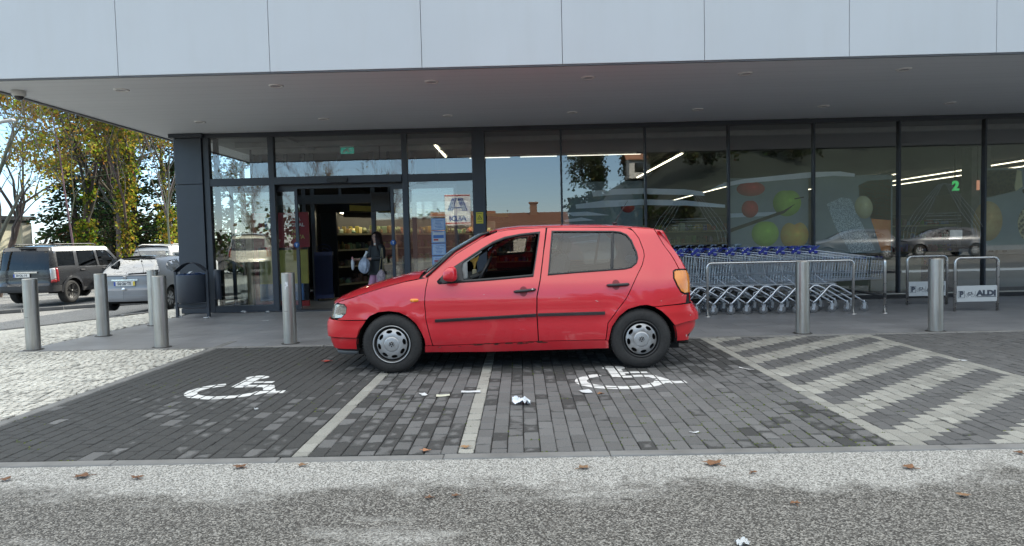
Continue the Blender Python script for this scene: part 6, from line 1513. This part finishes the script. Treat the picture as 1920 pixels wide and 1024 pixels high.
def fit_u(sp):
    s = Shell(sp['plan'], sp['side'], sp['front'], sp['rear']); ub = s.U[-1]
    cl = lambda P: [(min(u, ub), z) for u, z in P]
    sp['rearwin'] = cl(sp['rearwin']); sp['lamps'] = [(a, b_, cl(c), d) for a, b_, c, d in sp['lamps']]; sp['trims'] = [(a, b_, cl(c), d) for a, b_, c, d in sp['trims']]
    def dd(P):
        o = []
        for q in P:
            if not o or (abs(o[-1][0]-q[0])+abs(o[-1][1]-q[1])) > 1e-4: o.append(q)
        return o
    sp['rearwin'] = dd(sp['rearwin']); sp['trims'] = [(a, b_, dd(c), d) for a, b_, c, d in sp['trims']]; return sp
def heading(a): h = (math.sin(rad(a)), math.cos(rad(a))); return math.atan2(-h[1], -h[0])
def place(sp, rear_axle, a):
    # rear axle (x,y) on the ground -> origin of the car
    ax = sp['arches'][1][0]; th = heading(a); x = rear_axle[0]-math.cos(th)*ax; y = rear_axle[1]-math.sin(th)*ax; return (x, y, ground_z(*rear_axle)), th
loc, th = place(suvp, (-15.45, 21.4), 2)
suv, ssh = simple_car('grey_suv', 'dark grey four-wheel drive parked at the far left under the trees', 'car', loc, th, fit_u(suvp))
for yy in (-.62, .62): b = MB(); b.tube([(-.2, yy, 1.865), (0, yy, 1.90), (1.7, yy, 1.90), (1.9, yy, 1.865)], .022, 6); b.build('roof_rail', m_trim, suv)
b = MB(); b.box((2.18, .1, 1.77), (.12, .5, .05), bev=.01); b.build('brake_light', m_black, suv)
for yy in (-1.06, 1.06): b = MB(); b.box((-.92, yy, 1.24), (.13, .2, .17), bev=.04); b.build('door_mirror', suvp['paint'], suv)
b = MB(); p = ssh.at(ssh.U[-1], 1.03); b.box((p[0]+.012, .12, 1.02), (.02, .75, .05), bev=.006); b.build('tail_handle', m_chrome, suv)
for sd in (1, -1):
    for u in (.95, -.15):
        p = ssh.at(u, 1.04, .02); b = MB(); b.box((p[0], p[1]*sd, p[2]), (.2, .03, .045), bev=.012); b.build('door_handle', m_trim, suv)

opel = dict(plan=[(-2.08, 0), (-2.06, -.3), (-1.98, -.55), (-1.8, -.74), (-1.5, -.82), (0, -.855), (1.4, -.83), (1.75, -.76), (1.93, -.6), (2.0, -.35), (2.03, 0)],
  side=[(.2, .05), (.4, .015), (.6, 0), (.8, .02), (.92, .06), (1.1, .15), (1.3, .26), (1.4, .34)], front=[(.2, .06), (.4, 0), (.6, .04), (.75, .12), (.85, .22)], rear=[(.2, .09), (.33, 0), (.54, 0), (.60, .05), (.90, .07), (.95, .13), (1.0, .24), (1.15, .50), (1.28, .78), (1.38, 1.02)],
  arches=[(-1.30, .30, .35), (1.30, .30, .35)], sill=.22, zbf=.24, zbr=.28, u_rb=1.7, zroof=1.355, roof=[(-.22, 1.31), (.1, 1.36), (.7, 1.372), (1.12, 1.352)], apil=[(-.98, .93), (-.22, 1.31)], hood=[(-1.85, .75), (-.98, .93)],
  windows=[[(.42, .96), (1.02, .97), (1.24, 1.05), (1.18, 1.17), (.95, 1.26), (.42, 1.30)], [(-.78, .94), (.32, .96), (.32, 1.30), (-.1, 1.28), (-.4, 1.15)]],
  rearwin=[(1.66, .975), (1.85, .96), (2.2, .955), (2.9, .955), (2.9, 1.335), (2.2, 1.335), (1.66, 1.32), (1.62, 1.20)], paint=paint('silver_paint', (.205, .212, .225), .3, .4, .12, .25), glass=g_clear, rglass=glass('rear_glass_bright', (.4, .46, .46), .28), track=.71, wr=.30, ww=.19, wrim=.19, belt=.93, seats=(-.1, .95),
  rim=(M('rim_grey', (.12, .12, .12), .5), M('rim_silver', (.42, .43, .44), .35, .7), 7), lamps=[('tail_light', m_redl, [(1.72, .62), (1.90, .62), (1.94, .90), (1.78, .91)], .010), ('reverse_light', m_clearl, [(1.76, .71), (1.90, .71), (1.91, .77), (1.77, .77)], .016), ('indicator', M('amber_strip', (.55, .25, .05), .3), [(1.77, .78), (1.91, .78), (1.92, .82), (1.78, .82)], .016)],
  trims=[('rear_bumper', paint('silver_bumper', (.20, .207, .22), .34, .35, .2, .2), [(1.62, .30), (1.8, .28), (2.2, .28), (2.9, .28), (2.9, .56), (2.2, .56), (1.66, .56)], .03), ('bumper_strip', M('silver_strip', (.22, .23, .25), .5), [(1.7, .42), (2.9, .42), (2.9, .435), (1.7, .435)], .034), ('tail_lip', M('lip_dark', (.05, .052, .055), .5), [(1.80, .915), (2.2, .915), (2.9, .915), (2.9, .928), (2.2, .928), (1.80, .928)], .012), ('plate_trim', m_chrome, [(2.30, .80), (2.9, .80), (2.9, .835), (2.30, .835)], .03)],  # mid-grey strip across the bumper, dark strip along the tail lip
  plate=dict(z=.725, text='56·26·TE', out=.012, yellow=True), crown=.05)
loc, th = place(opel, (-9.95, 17.2), -3)
op, osh = simple_car('silver_hatchback', 'silver hatchback with yellow-edged number plate parked beyond the bollards', 'car', loc, th, fit_u(opel))
b = MB(); p = osh.at(osh.U[-1], 1.31); b.tube([(p[0]-.05, 0, 1.39), (p[0]-.02, 0, 1.43)], .018, 6); b.tube([(p[0]-.02, 0, 1.42), (p[0]+.22, 0, 1.85)], .005, 5); b.build('aerial', m_trim, op)
b = MB(); q0, q1 = osh.at(osh.U[-1], .97), osh.at(osh.U[-1]-.55, 1.0); b.tube([(q0[0]+.03, .05, .965), (q1[0]+.03, .55, .99)], .014, 6); b.build('rear_wiper', m_black, op)
b = MB(); p = osh.at(osh.U[-1], .88); b.lathe([(.04, -.004), (.05, 0), (.04, .004)], (p[0]+.012, 0, .868), 'X', 18); b.tube([(p[0]+.012, -.06, .862), (p[0]+.012, .06, .874)], .006, 5); b.build('badge', m_chrome, op)
b = MB(); p = osh.at(osh.U[-1], .58); b.lathe([(0, .008), (.04, .004), (.045, 0)], (p[0]+.06, .0, .585), 'X', 14); b.build('tail_lock', m_chrome, op)
for sd in (1, -1):
    p = osh.at(.9, .86, .02); b = MB(); b.box((p[0], p[1]*sd, p[2]), (.18, .03, .04), bev=.01); b.build('door_handle', m_trim, op); b = MB(); b.box((-.72, .93*sd, 1.0), (.12, .17, .12), bev=.035); b.build('door_mirror', opel['paint'], op)

mpv = dict(plan=[(-2.1, 0), (-2.08, -.3), (-2.0, -.58), (-1.8, -.78), (-1.5, -.85), (0, -.87), (1.5, -.85), (1.82, -.8), (1.98, -.66), (2.04, -.35), (2.06, 0)],
  side=[(.25, .05), (.45, .015), (.7, 0), (.95, .01), (1.1, .04), (1.4, .13), (1.65, .20), (1.78, .28)], front=[(.25, .06), (.5, 0), (.75, .05), (.95, .16), (1.05, .3)], rear=[(.25, .09), (.4, 0), (.62, 0), (.68, .06), (1.1, .10), (1.35, .20), (1.6, .34), (1.72, .50), (1.8, .72)],
  arches=[(-1.35, .32, .37), (1.35, .32, .37)], sill=.28, zbf=.28, zbr=.32, u_rb=1.75, zroof=1.74, roof=[(-.75, 1.66), (-.2, 1.76), (.8, 1.79), (1.75, 1.74)], apil=[(-1.45, 1.05), (-.75, 1.66)], hood=[(-1.9, .92), (-1.45, 1.05)],
  windows=[[(.55, 1.12), (1.6, 1.13), (1.58, 1.52), (.5, 1.56)], [(-.95, 1.08), (.42, 1.12), (.40, 1.58), (-.45, 1.55)]],
  rearwin=[(1.95, 1.10), (2.3, 1.08), (2.95, 1.08), (2.95, 1.60), (2.3, 1.60), (1.98, 1.56)], paint=paint('white_car_paint', (.42, .43, .44), .3, .5, .2, 0), glass=g_clear, track=.74, wr=.32, ww=.20, wrim=.2, belt=1.08, seats=(-.2, .9),
  rim=(M('rim_grey', (.12, .12, .12), .5), MATS['rim_silver'], 6), lamps=[('tail_light', m_redl, [(1.85, .80), (1.96, .80), (1.98, 1.18), (1.88, 1.18)], .012)],
  trims=[('rear_bumper', m_trim, [(1.7, .34), (2.2, .32), (2.95, .32), (2.95, .6), (2.2, .6), (1.72, .6)], .03)], plate=None, crown=.05)
loc, th = place(mpv, (-13.25, 24.2), 3)
mv, msh = simple_car('white_mpv', 'white people carrier standing behind the silver hatchback', 'car', loc, th, fit_u(mpv))
for yy in (-.6, .6): b = MB(); b.tube([(-.3, yy, 1.80), (-.1, yy, 1.83), (1.3, yy, 1.83), (1.5, yy, 1.79)], .018, 6); b.build('roof_rail', M('rail_pale', (.4, .4, .4), .4), mv)

# ------------------------------------------------------------------ trees
m_bark = attr_mat('bark', .9, .4, 6, .4, fine=40); m_leaf = leaf_mat('leaves')
def tree(name, label, x, y, h, seed, trunk_r=.18, spread=.5, levels=4, nleaf=2500, leaf=.11, pal=((.30, .26, .03),), bark=(.12, .09, .065), lean=(0, 0), fork=.28, cz=(0., 1.), ivy=0, ivy_pal=None, group='trees along the street', up=.5, twigs=True, nb=3):
    r = random.Random(seed); z0 = ground_z(x, y)-.05; t = thing(name, label, 'tree', (x, y, z0), 0, group)
    b = MB(); b.cur = bark; tips = []; segs = []
    def grow(p, d, L, rad_, lv):
        n = 5 if lv == 0 else 4; pts = [p.copy()]; rs = [rad_]; q = p.copy(); dd = d.copy()
        for i in range(n):
            dd = (dd+Vector((r.uniform(-1, 1), r.uniform(-1, 1), r.uniform(-.4, .8)*up))*(.10 if lv == 0 else .24)).normalized(); q = q+dd*L/n; pts.append(q.copy()); rs.append(max(.006, rad_*(1-.62*(i+1)/n)))
        b.cur = tuple(c*r.uniform(.8, 1.2) for c in bark); b.tube(pts, rs, 9 if lv == 0 else 6 if lv == 1 else 4 if lv == 2 else 3, cap=False)
        segs.append((pts, lv))
        if lv >= levels: tips.append(q); return
        kids = nb+(2 if lv == 0 else r.randint(0, 1))
        for k in range(kids):
            i = r.randint(1 if lv else 2, n) if k else n; o = pts[i]; a = r.uniform(0, 6.28)
            sp = spread*r.uniform(.6, 1.4); perp = dd.orthogonal().normalized(); perp.rotate(Matrix.Rotation(a, 3, dd)); nd = (dd+perp*sp+Vector((0, 0, .22*up))).normalized()
            grow(o, nd, L*r.uniform(.5, .78), rs[i]*r.uniform(.55, .85), lv+1)
    grow(Vector((0, 0, 0)), Vector((lean[0], lean[1], 1)).normalized(), h*fork*1.5, trunk_r, 0)
    b.build('trunk', m_bark, t, colors=True)
    g = MB()
    def leafq(c, s):
        g.cur = tuple(cc*r.uniform(.65, 1.35) for cc in r.choice(pal)); a = Vector((r.gauss(0, 1), r.gauss(0, 1), r.gauss(0, 1))).normalized(); bb = a.orthogonal().normalized(); bb.rotate(Matrix.Rotation(r.uniform(0, 6), 3, a)); cc2 = a.cross(bb)
        g.add([c-bb*s*.5, c+cc2*s*.42, c+bb*s*.6, c-cc2*s*.42], [(0, 1, 2, 3)])
    ok = [q for q in tips if cz[0]*h <= q.z <= cz[1]*h] or tips
    cl = [r.choice(ok) for _ in range(max(8, nleaf//38))] if nleaf else []
    for c in cl:
        s = r.uniform(.15, .45)
        for _ in range(38):
            leafq(c+Vector((r.gauss(0, s), r.gauss(0, s), r.gauss(0, s*.7)-.08)), leaf*r.uniform(.6, 1.3))
    if ivy:
        pal_ = pal
        pal = ivy_pal or pal
        tr = segs[0][0]
        for _ in range(ivy):
            k = r.random()**1.3*.9; i = min(len(tr)-2, int(k*(len(tr)-1))); c = tr[i].lerp(tr[i+1], r.random()); w = .85*(1-k*.6)*(.55+.5*math.sin(k*9+seed)+.25*math.sin(k*31+seed)); a = r.uniform(0, 6.28); q = r.random()**.5
            leafq(c+Vector((math.cos(a)*w*q, math.sin(a)*w*q, r.uniform(-.15, .15))), leaf*r.uniform(.7, 1.3))
        pal = pal_
    if g.f: g.build('crown', m_leaf, t, colors=True)
    return t
def conifer(label, x, y, h, seed, w=2.2, n=5200, col=((.035, .055, .025), (.055, .075, .035), (.024, .040, .02), (.07, .075, .04)), z_lo=.06):
    r = random.Random(seed); t = thing('conifer_tree', label, 'tree', (x, y, ground_z(x, y)-.1), 0, 'dark conifers behind the street'); b = MB(); b.cur = (.06, .045, .035)
    b.tube([(0, 0, 0), (.05, .02, h*.5), (0, 0, h)], [.2, .13, .02], 8, cap=False); g = MB(); nbr = 90
    for k in range(nbr):
        f = (k+r.random())/nbr; z = h*(z_lo+(.98-z_lo)*f); L = w*(1-f)**.75*r.uniform(.55, 1.15)+.2; a = r.uniform(0, 6.28); d = Vector((math.cos(a), math.sin(a), 0)); b.tube([(0, 0, z), tuple(d*L*.6+Vector((0, 0, z+.1*L))), tuple(d*L+Vector((0, 0, z-.15*L)))], [.035, .02, .006], 3, cap=False)
        m = int(n/nbr*(.35+1.1*(1-f)))
        for _ in range(m):
            u = r.random()**.6; c = d*L*u+Vector((0, 0, z+.12*L*u-.3*L*u*u)); c += Vector((r.gauss(0, .20), r.gauss(0, .20), r.gauss(0, .13)-.08)); g.cur = tuple(cc*r.uniform(.6, 1.5) for cc in r.choice(col)); e = (d+Vector((r.uniform(-.9, .9), r.uniform(-.9, .9), r.uniform(-.8, .2)))).normalized(); s_ = e.orthogonal().normalized(); s_.rotate(Matrix.Rotation(r.uniform(0, 6), 3, e)); l = r.uniform(.12, .3)
            g.add([c-s_*.035, c+e*l*.5-s_*.06, c+e*l, c+e*l*.5+s_*.06, c+s_*.035], [(0, 1, 2, 3, 4)])
    b.build('trunk', m_bark, t, colors=True); g.build('crown', m_leaf, t, colors=True); return t
YEL = ((.42, .33, .05), (.36, .29, .055), (.46, .36, .07), (.27, .22, .05)); YG = ((.20, .22, .03), (.27, .26, .035), (.12, .16, .022), (.34, .29, .04)); GRN = ((.045, .08, .016), (.075, .105, .02), (.10, .12, .022)); BRN = ((.20, .15, .06), (.25, .19, .06), (.15, .125, .055))
tree('plane_tree', 'leafless tree leaning in from the left edge with pale bark', -19.4, 24.0, 10, 21, .20, .55, 4, 340, .11, YG, (.13, .115, .10), (.22, 0), cz=(0, .6), nb=3)
tree('plane_tree', 'leaning bare tree with a few yellow leaves before the cream wall', -20.3, 25.5, 9, 33, .17, .6, 4, 500, .12, YEL+YG, (.08, .066, .056), (.30, .05), cz=(0, .7), nb=3)
tree('plane_tree', 'big dark-trunked tree with green ivy base and yellow leaves above the grey car', -19.9, 30.0, 12, 5, .24, .52, 4, 7500, .13, YG+GRN+YEL, (.04, .034, .029), (.0, 0), cz=(.15, .8), ivy=4200, ivy_pal=GRN+YG)
tree('sapling', 'slender leafless sapling rising behind the grey car', -16.6, 24.6, 9, 12, .045, .5, 3, 90, .1, YG, (.14, .12, .10), (.02, 0), fork=.5, nb=3)
tree('plane_tree', 'tree with golden yellow foliage in the middle of the street trees', -18.9, 32.0, 12, 44, .14, .5, 4, 9500, .13, YEL, (.08, .066, .055), (.05, 0), cz=(.3, .85))
tree('poplar_tree', 'poplar wrapped in yellow green leaves, bare forked crown above the white car', -18.4, 31.0, 15, 58, .14, .30, 4, 4200, .12, BRN+YG, (.11, .09, .075), (.02, 0), cz=(.3, 1.), ivy=4200, ivy_pal=YEL+YG+GRN, up=.9)
tree('poplar_tree', 'poplar with brownish thinning crown and bright low leaf tuft near the column', -16.0, 30.5, 14.5, 61, .12, .34, 4, 7000, .12, BRN+YG+YEL, (.09, .076, .064), (.0, 0), cz=(.25, 1.), ivy=2600, ivy_pal=YEL+YG+GRN, up=.9)
tree('poplar_tree', 'slim pale-barked tree half hidden by the corner column', -14.9, 28.5, 12, 72, .06, .42, 4, 3000, .12, YEL+BRN, (.15, .13, .11), (0, 0), cz=(.25, 1.), up=.8)
tree('plane_tree', 'yellow leaved tree filling the gap under the canopy edge', -21.2, 35.0, 14, 81, .15, .5, 4, 7000, .14, BRN+YG+GRN, (.10, .085, .07), (0, 0), cz=(.2, 1.))
for x, y, h, s, w, lab in ((-25.2, 41, 15, 1, 2.9, 'dark conifer left of the big ivy tree, far behind'), (-23.2, 40, 16, 2, 3.0, 'tall dark conifer behind the golden tree'), (-20.9, 41, 17, 3, 3.0, 'tall dark conifer behind the poplar above the white car'), (-18.6, 38, 16, 4, 2.7, 'dark conifer between the two poplars'), (-16.6, 40, 16.5, 5, 2.9, 'dark conifer behind the poplar next to the column'), (-28.5, 46, 9, 6, 2.8, 'low dark conifer behind the cream building')):
    conifer(lab, x, y, h, s, w, 7500)
# hedge and far planting
def bush(name, label, x, y, rx, ry, h, n, pal, seed, leaf=.16, group=None, z=None):
    r = random.Random(seed); t = thing(name, label, 'shrub', (x, y, ground_z(x, y) if z is None else z), 0, group); g = MB(); lumps = [(r.uniform(-rx, rx), r.uniform(-ry, ry), r.uniform(.3, 1)*h) for _ in range(max(5, int(rx*2)))]
    for _ in range(n):
        l = r.choice(lumps); c = Vector((l[0]+r.gauss(0, .45), l[1]+r.gauss(0, .4), l[2]*r.random()**.6+r.gauss(0, .1))); g.cur = tuple(cc*r.uniform(.6, 1.4) for cc in r.choice(pal)); a = Vector((r.gauss(0, 1), r.gauss(0, 1), r.gauss(0, 1))).normalized(); bb = a.orthogonal().normalized(); c2 = a.cross(bb); s = leaf*r.uniform(.6, 1.3)
        g.add([c-bb*s*.5, c+c2*s*.4, c+bb*s*.6, c-c2*s*.4], [(0, 1, 2, 3)])
    g.build('foliage', m_leaf, t, colors=True); b = MB(); b.cur = (.06, .045, .03)
    for l in lumps[:8]: b.tube([(l[0], l[1], 0), (l[0]*.95, l[1], l[2]*.8)], [.04, .015], 5)
    b.build('stem', m_bark, t, colors=True); return t
bush('hedge', 'dark clipped hedge running along the far side of the street', -21, 44, 9, .8, 2.6, 9000, ((.02, .032, .014), (.035, .05, .02)), 3, .22)
# cream building at the left edge
t = thing('cream_building', 'low cream building with flat roof edge at the far left', 'building', (-32.6, 33.5, -.55), rad(70)); m_cream = M('cream_render', (.74, .68, .50), .85, 0, .1, 1.2); b = MB(); b.box((0, 0, 1.75), (9, 9, 3.5)); b.build('wall', m_cream, t)
b = MB(); b.box((0, 0, 3.6), (9.5, 9.5, .22)); b.box((0, 0, 3.40), (9.1, 9.1, .18)); b.build('roof', M('roof_grey', (.12, .115, .11), .8), t); b = MB(); b.box((4.3, -4.56, 1.7), (.45, .14, 3.3)); b.box((4.56, -4.2, 1.7), (.14, .7, 3.3)); b.build('pilaster', M('cream_trim', (.56, .52, .42), .85), t); b = MB(); b.box((-1.5, -4.52, 1.6), (1.6, .06, 1.2)); b.build('window', m_vdark, t)
t = thing('garden_wall', 'low pale wall in front of the cream building', 'wall', (-30, 30.5, -.55)); b = MB(); b.box((0, 0, .55), (10, .2, 1.1)); b.build('wall_face', m_cream, t); b = MB(); b.box((0, 0, 1.13), (10.1, .3, .07)); b.build('coping', M('coping', (.35, .34, .31), .8), t)
t = thing('street_lamp', 'pale street lamp arm reaching in at the top left', 'street lamp', (-16.8, 20.0, -.5)); b = MB(); b.tube([(0, 0, 0), (0, 0, 5.2), (.3, 0, 5.45), (1.0, 0, 5.62)], [.07, .045, .04, .035], 10); b.build('pole', M('lamp_pole', (.42, .42, .41), .45, .5), t); b = MB(); b.box((1.35, 0, 5.66), (.75, .2, .07), bev=.03, rot=Matrix.Rotation(rad(-8), 3, 'Y')); b.build('lamp_head', M('lamp_head', (.5, .5, .49), .5), t)

# ------------------------------------------------------------------ what stands across the car park, behind the photographer (mirrored in the glass)
def house(label, x, y, w, d, h, rh, wall, roofc, chimney=True, rz=0.):
    t = thing('house', label, 'house', (x, y, hill_z(x, y)-.1), rz, 'houses across the car park'); b = MB(); b.box((0, 0, h/2), (w, d, h)); b.prism([(-d/2, h), (d/2, h), (0, h+rh)], -w/2+.02, w/2-.02, 'X'); b.build('wall', M('wall_%d' % int(wall[0]*100), wall, .85, 0, .1, 1), t)
    b = MB(); o = .5
    sl_ = rh/(d/2); 
    for s in (-1, 1): b.add([(-w/2-o, s*(d/2+o), h-o*sl_+.05), (w/2+o, s*(d/2+o), h-o*sl_+.05), (w/2+o, 0, h+rh+.05), (-w/2-o, 0, h+rh+.05), (-w/2-o, s*(d/2+o), h-o*sl_+.2), (w/2+o, s*(d/2+o), h-o*sl_+.2), (w/2+o, 0, h+rh+.2), (-w/2-o, 0, h+rh+.2)], [(0, 1, 2, 3), (4, 5, 6, 7), (0, 1, 5, 4), (1, 2, 6, 5), (0, 3, 7, 4)])
    rf = b.build('roof', M('tiles_%d' % int(roofc[0]*100), roofc, .85, 0, .3, 7), t, fix=True)
    if chimney: b = MB(); b.box((w*.1, .3, h+rh+.3), (.6, .6, 1.3)); b.box((w*.1, .3, h+rh+1.0), (.8, .8, .12)); b.build('chimney', M('chimney_brick', (.22, .12, .08), .9), rf)
    for k in range(int(w/2.6)): b = MB(); b.box((-w/2+1.3+2.6*k, d/2+.03, h*.55), (1.1, .08, 1.2)); b.build('window', m_vdark, t)
    return t
def hill_z(x, y):
    # wooded rise to the right, behind the car park
    return 15.0*smooth01((x-2)/26)*smooth01((-y-26)/38)+6*smooth01((x-30)/60)*smooth01((-y-30)/40)
mb = MB(); mb.grid(lambda u, v: (-20+150*u, -22-150*v, hill_z(-20+150*u, -22-150*v)-.08), 50, 50); mb.smooth = True
tag(mb.build('hillside', M('hill_grass', (.026, .036, .027), .95, 0, .4, .15)), kind='structure')
house('low house with orange tiled roof and brick chimney', .6, -32, 6.0, 7, 2.0, 1.5, (.42, .38, .32), (.16, .07, .04)); house('orange roofed cottage left of the low house', -5.2, -36, 5, 7, 2.4, 1.5, (.40, .34, .28), (.22, .08, .04), False); house('white house high on the wooded hillside', 24, -72, 6, 5, 3.2, 1.4, (.66, .64, .60), (.33, .18, .10)); house('cream villa half way up the hillside', 33, -60, 8, 7, 3.4, 2.0, (.60, .56, .46), (.36, .20, .12)); house('pale house below the villa on the hillside', 17, -66, 4.5, 4, 2.6, 1.0, (.62, .60, .55), (.34, .16, .09), False)
for i, (x, y, rx, ry, h, n, lab) in enumerate(((11, -42, 6, 3, 5.0, 9000, 'dark thicket at the foot of the hillside'), (24, -50, 9, 4, 7, 12000, 'dense green thicket across the middle of the hillside'), (40, -52, 10, 4, 8, 12000, 'dense thicket on the right part of the hillside'), (16, -66, 9, 4, 8, 12000, 'bushy wood behind the white hillside house'), (31, -74, 12, 4, 10, 15000, 'bushy wood on the crest of the hillside'), (50, -64, 12, 5, 10, 14000, 'bushy wood at the far right of the hillside'), (7.2, -36, 2, 1.5, 3.6, 4000, 'tall shrub beside the orange roofed house'))):
    bush('thicket', lab, x, y, rx, ry, h, n, ((.035, .05, .02), (.05, .065, .028), (.075, .08, .035), (.022, .033, .016)), 50+i, .34, 'thickets on the hillside', hill_z(x, y)-.5)
t = thing('garden_wall', 'long red brown wall on the far side of the car park', 'wall', (-11, -27, 0)); b = MB(); b.box((0, 0, 1.6), (14, .3, 3.2)); b.build('wall_face', M('red_wall', (.055, .024, .022), .8, 0, .2, 2), t); b = MB(); b.box((0, 0, 3.24), (14.1, .4, .08)); b.build('coping', M('wall_cap', (.3, .28, .26), .8), t)
for i, (x, y, lab) in enumerate(((-8.5, -20, 'bare tree before the red brown wall, right one'), (-12.5, -19, 'bare tree before the red brown wall, middle one'), (-17, -17, 'bare tree at the left end of the red brown wall'))): tree('bare_tree', lab, x, y, 8, 90+i, .13, .5, 4, 200, .12, BRN, (.16, .11, .09), nb=4, group='bare trees across the car park')
t = thing('shop_sign', 'square red and white shop sign on a grey post with blue letter emblem', 'sign', (-4.2, -20, 0)); b = MB(); b.box((0, 0, 1.2), (.18, .18, 2.4)); b.build('post', m_frame, t); b = MB(); b.box((0, 0, 3.4), (1.75, .3, 2.1), bev=.03); b.build('panel', m_white, t); b = MB(); b.box((0, .155, 4.38), (1.72, .02, .07)); b.box((0, .155, 2.5), (1.72, .02, .1)); b.build('red_band', m_pred, t)
b = MB(); add_text(b, 'ALDI', .48, (0, .16, 2.80), (-1, 0, 0), (0, 0, 1), .006, .02, sx=1.15)
for k in range(3):
    for sg in (-1, 1): b.prism([(sg*(.02+.13*k), 4.2), (sg*(.11+.13*k), 4.2), (sg*(.42+.13*k), 3.35), (sg*(.33+.13*k), 3.35)], .155, .17)
b.box((0, .162, 3.55), (.5, .014, .07)); b.build('lettering', M('sign_blue', (.02, .06, .24), .5), t)
def van_like(sp, label, loc, rz, col, nm):
    s2 = dict(sp); s2['paint'] = paint(nm+'_paint', col, .3, .5, .2, .2); s2['plate'] = None; return simple_car(nm, label, 'car', loc, rz, s2, 'cars across the car park')
van_like(mpv, 'cream white van parked across the car park facing the shop', (-12.2, -4.5, 0), rad(70), (.58, .55, .46), 'white_van'); van_like(opel, 'pale blue hatchback parked beside the cream van', (-15.0, -1.5, 0), rad(80), (.40, .45, .50), 'pale_hatchback')
van_like(opel, 'dark hatchback parked across the car park on the right', (15.2, -5.5, 0), rad(4), (.05, .055, .06), 'dark_hatchback'); van_like(opel, 'slate grey hatchback behind the dark one', (20.5, -7.5, 0), rad(2), (.07, .075, .085), 'grey_hatchback')

# far belts of trees that close the view on the street side and across the car park
def treeline(name, label, pts, h, n, pal, seed, leaf=.7):
    r = random.Random(seed); g = MB()
    for _ in range(n):
        k = r.random()*(len(pts)-1); i = int(k); a, b_ = Vector(pts[i]), Vector(pts[i+1]); c = a.lerp(b_, k-i); hh = h*(.55+.25*math.sin(k*7+seed)+.2*math.sin(k*17+2)); p = Vector((c.x+r.gauss(0, 2.2), c.y+r.gauss(0, 2.2), -.6+hh*r.random()**.7)); g.cur = tuple(q*r.uniform(.6, 1.4) for q in r.choice(pal)); u = Vector((r.gauss(0, 1), r.gauss(0, 1), r.gauss(0, 1))).normalized(); v = u.orthogonal().normalized(); w = u.cross(v); s = leaf*r.uniform(.5, 1.3)
        g.add([p-v*s*.5, p+w*s*.4, p+v*s*.6, p-w*s*.4], [(0, 1, 2, 3)])
    tag(g.build(name, m_leaf, None, colors=True), label, 'wood', kind='stuff')
treeline('distant_wood', 'distant dark wood beyond the street', [(-140, 40), (-95, 70), (-60, 85), (-30, 88), (-5, 80)], 9, 9000, ((.03, .045, .02), (.045, .06, .025), (.08, .075, .03)), 4)
treeline('distant_wood', 'distant wood on the far side of the car park', [(-130, 10), (-90, -40), (-50, -62), (-14, -66), (4, -70)], 7, 8000, ((.04, .055, .025), (.06, .07, .03), (.09, .08, .04)), 9)
conifer('dark conifer rising over the grey four-wheel drive', -24.2, 36, 9.5, 9, 2.4, 6000)
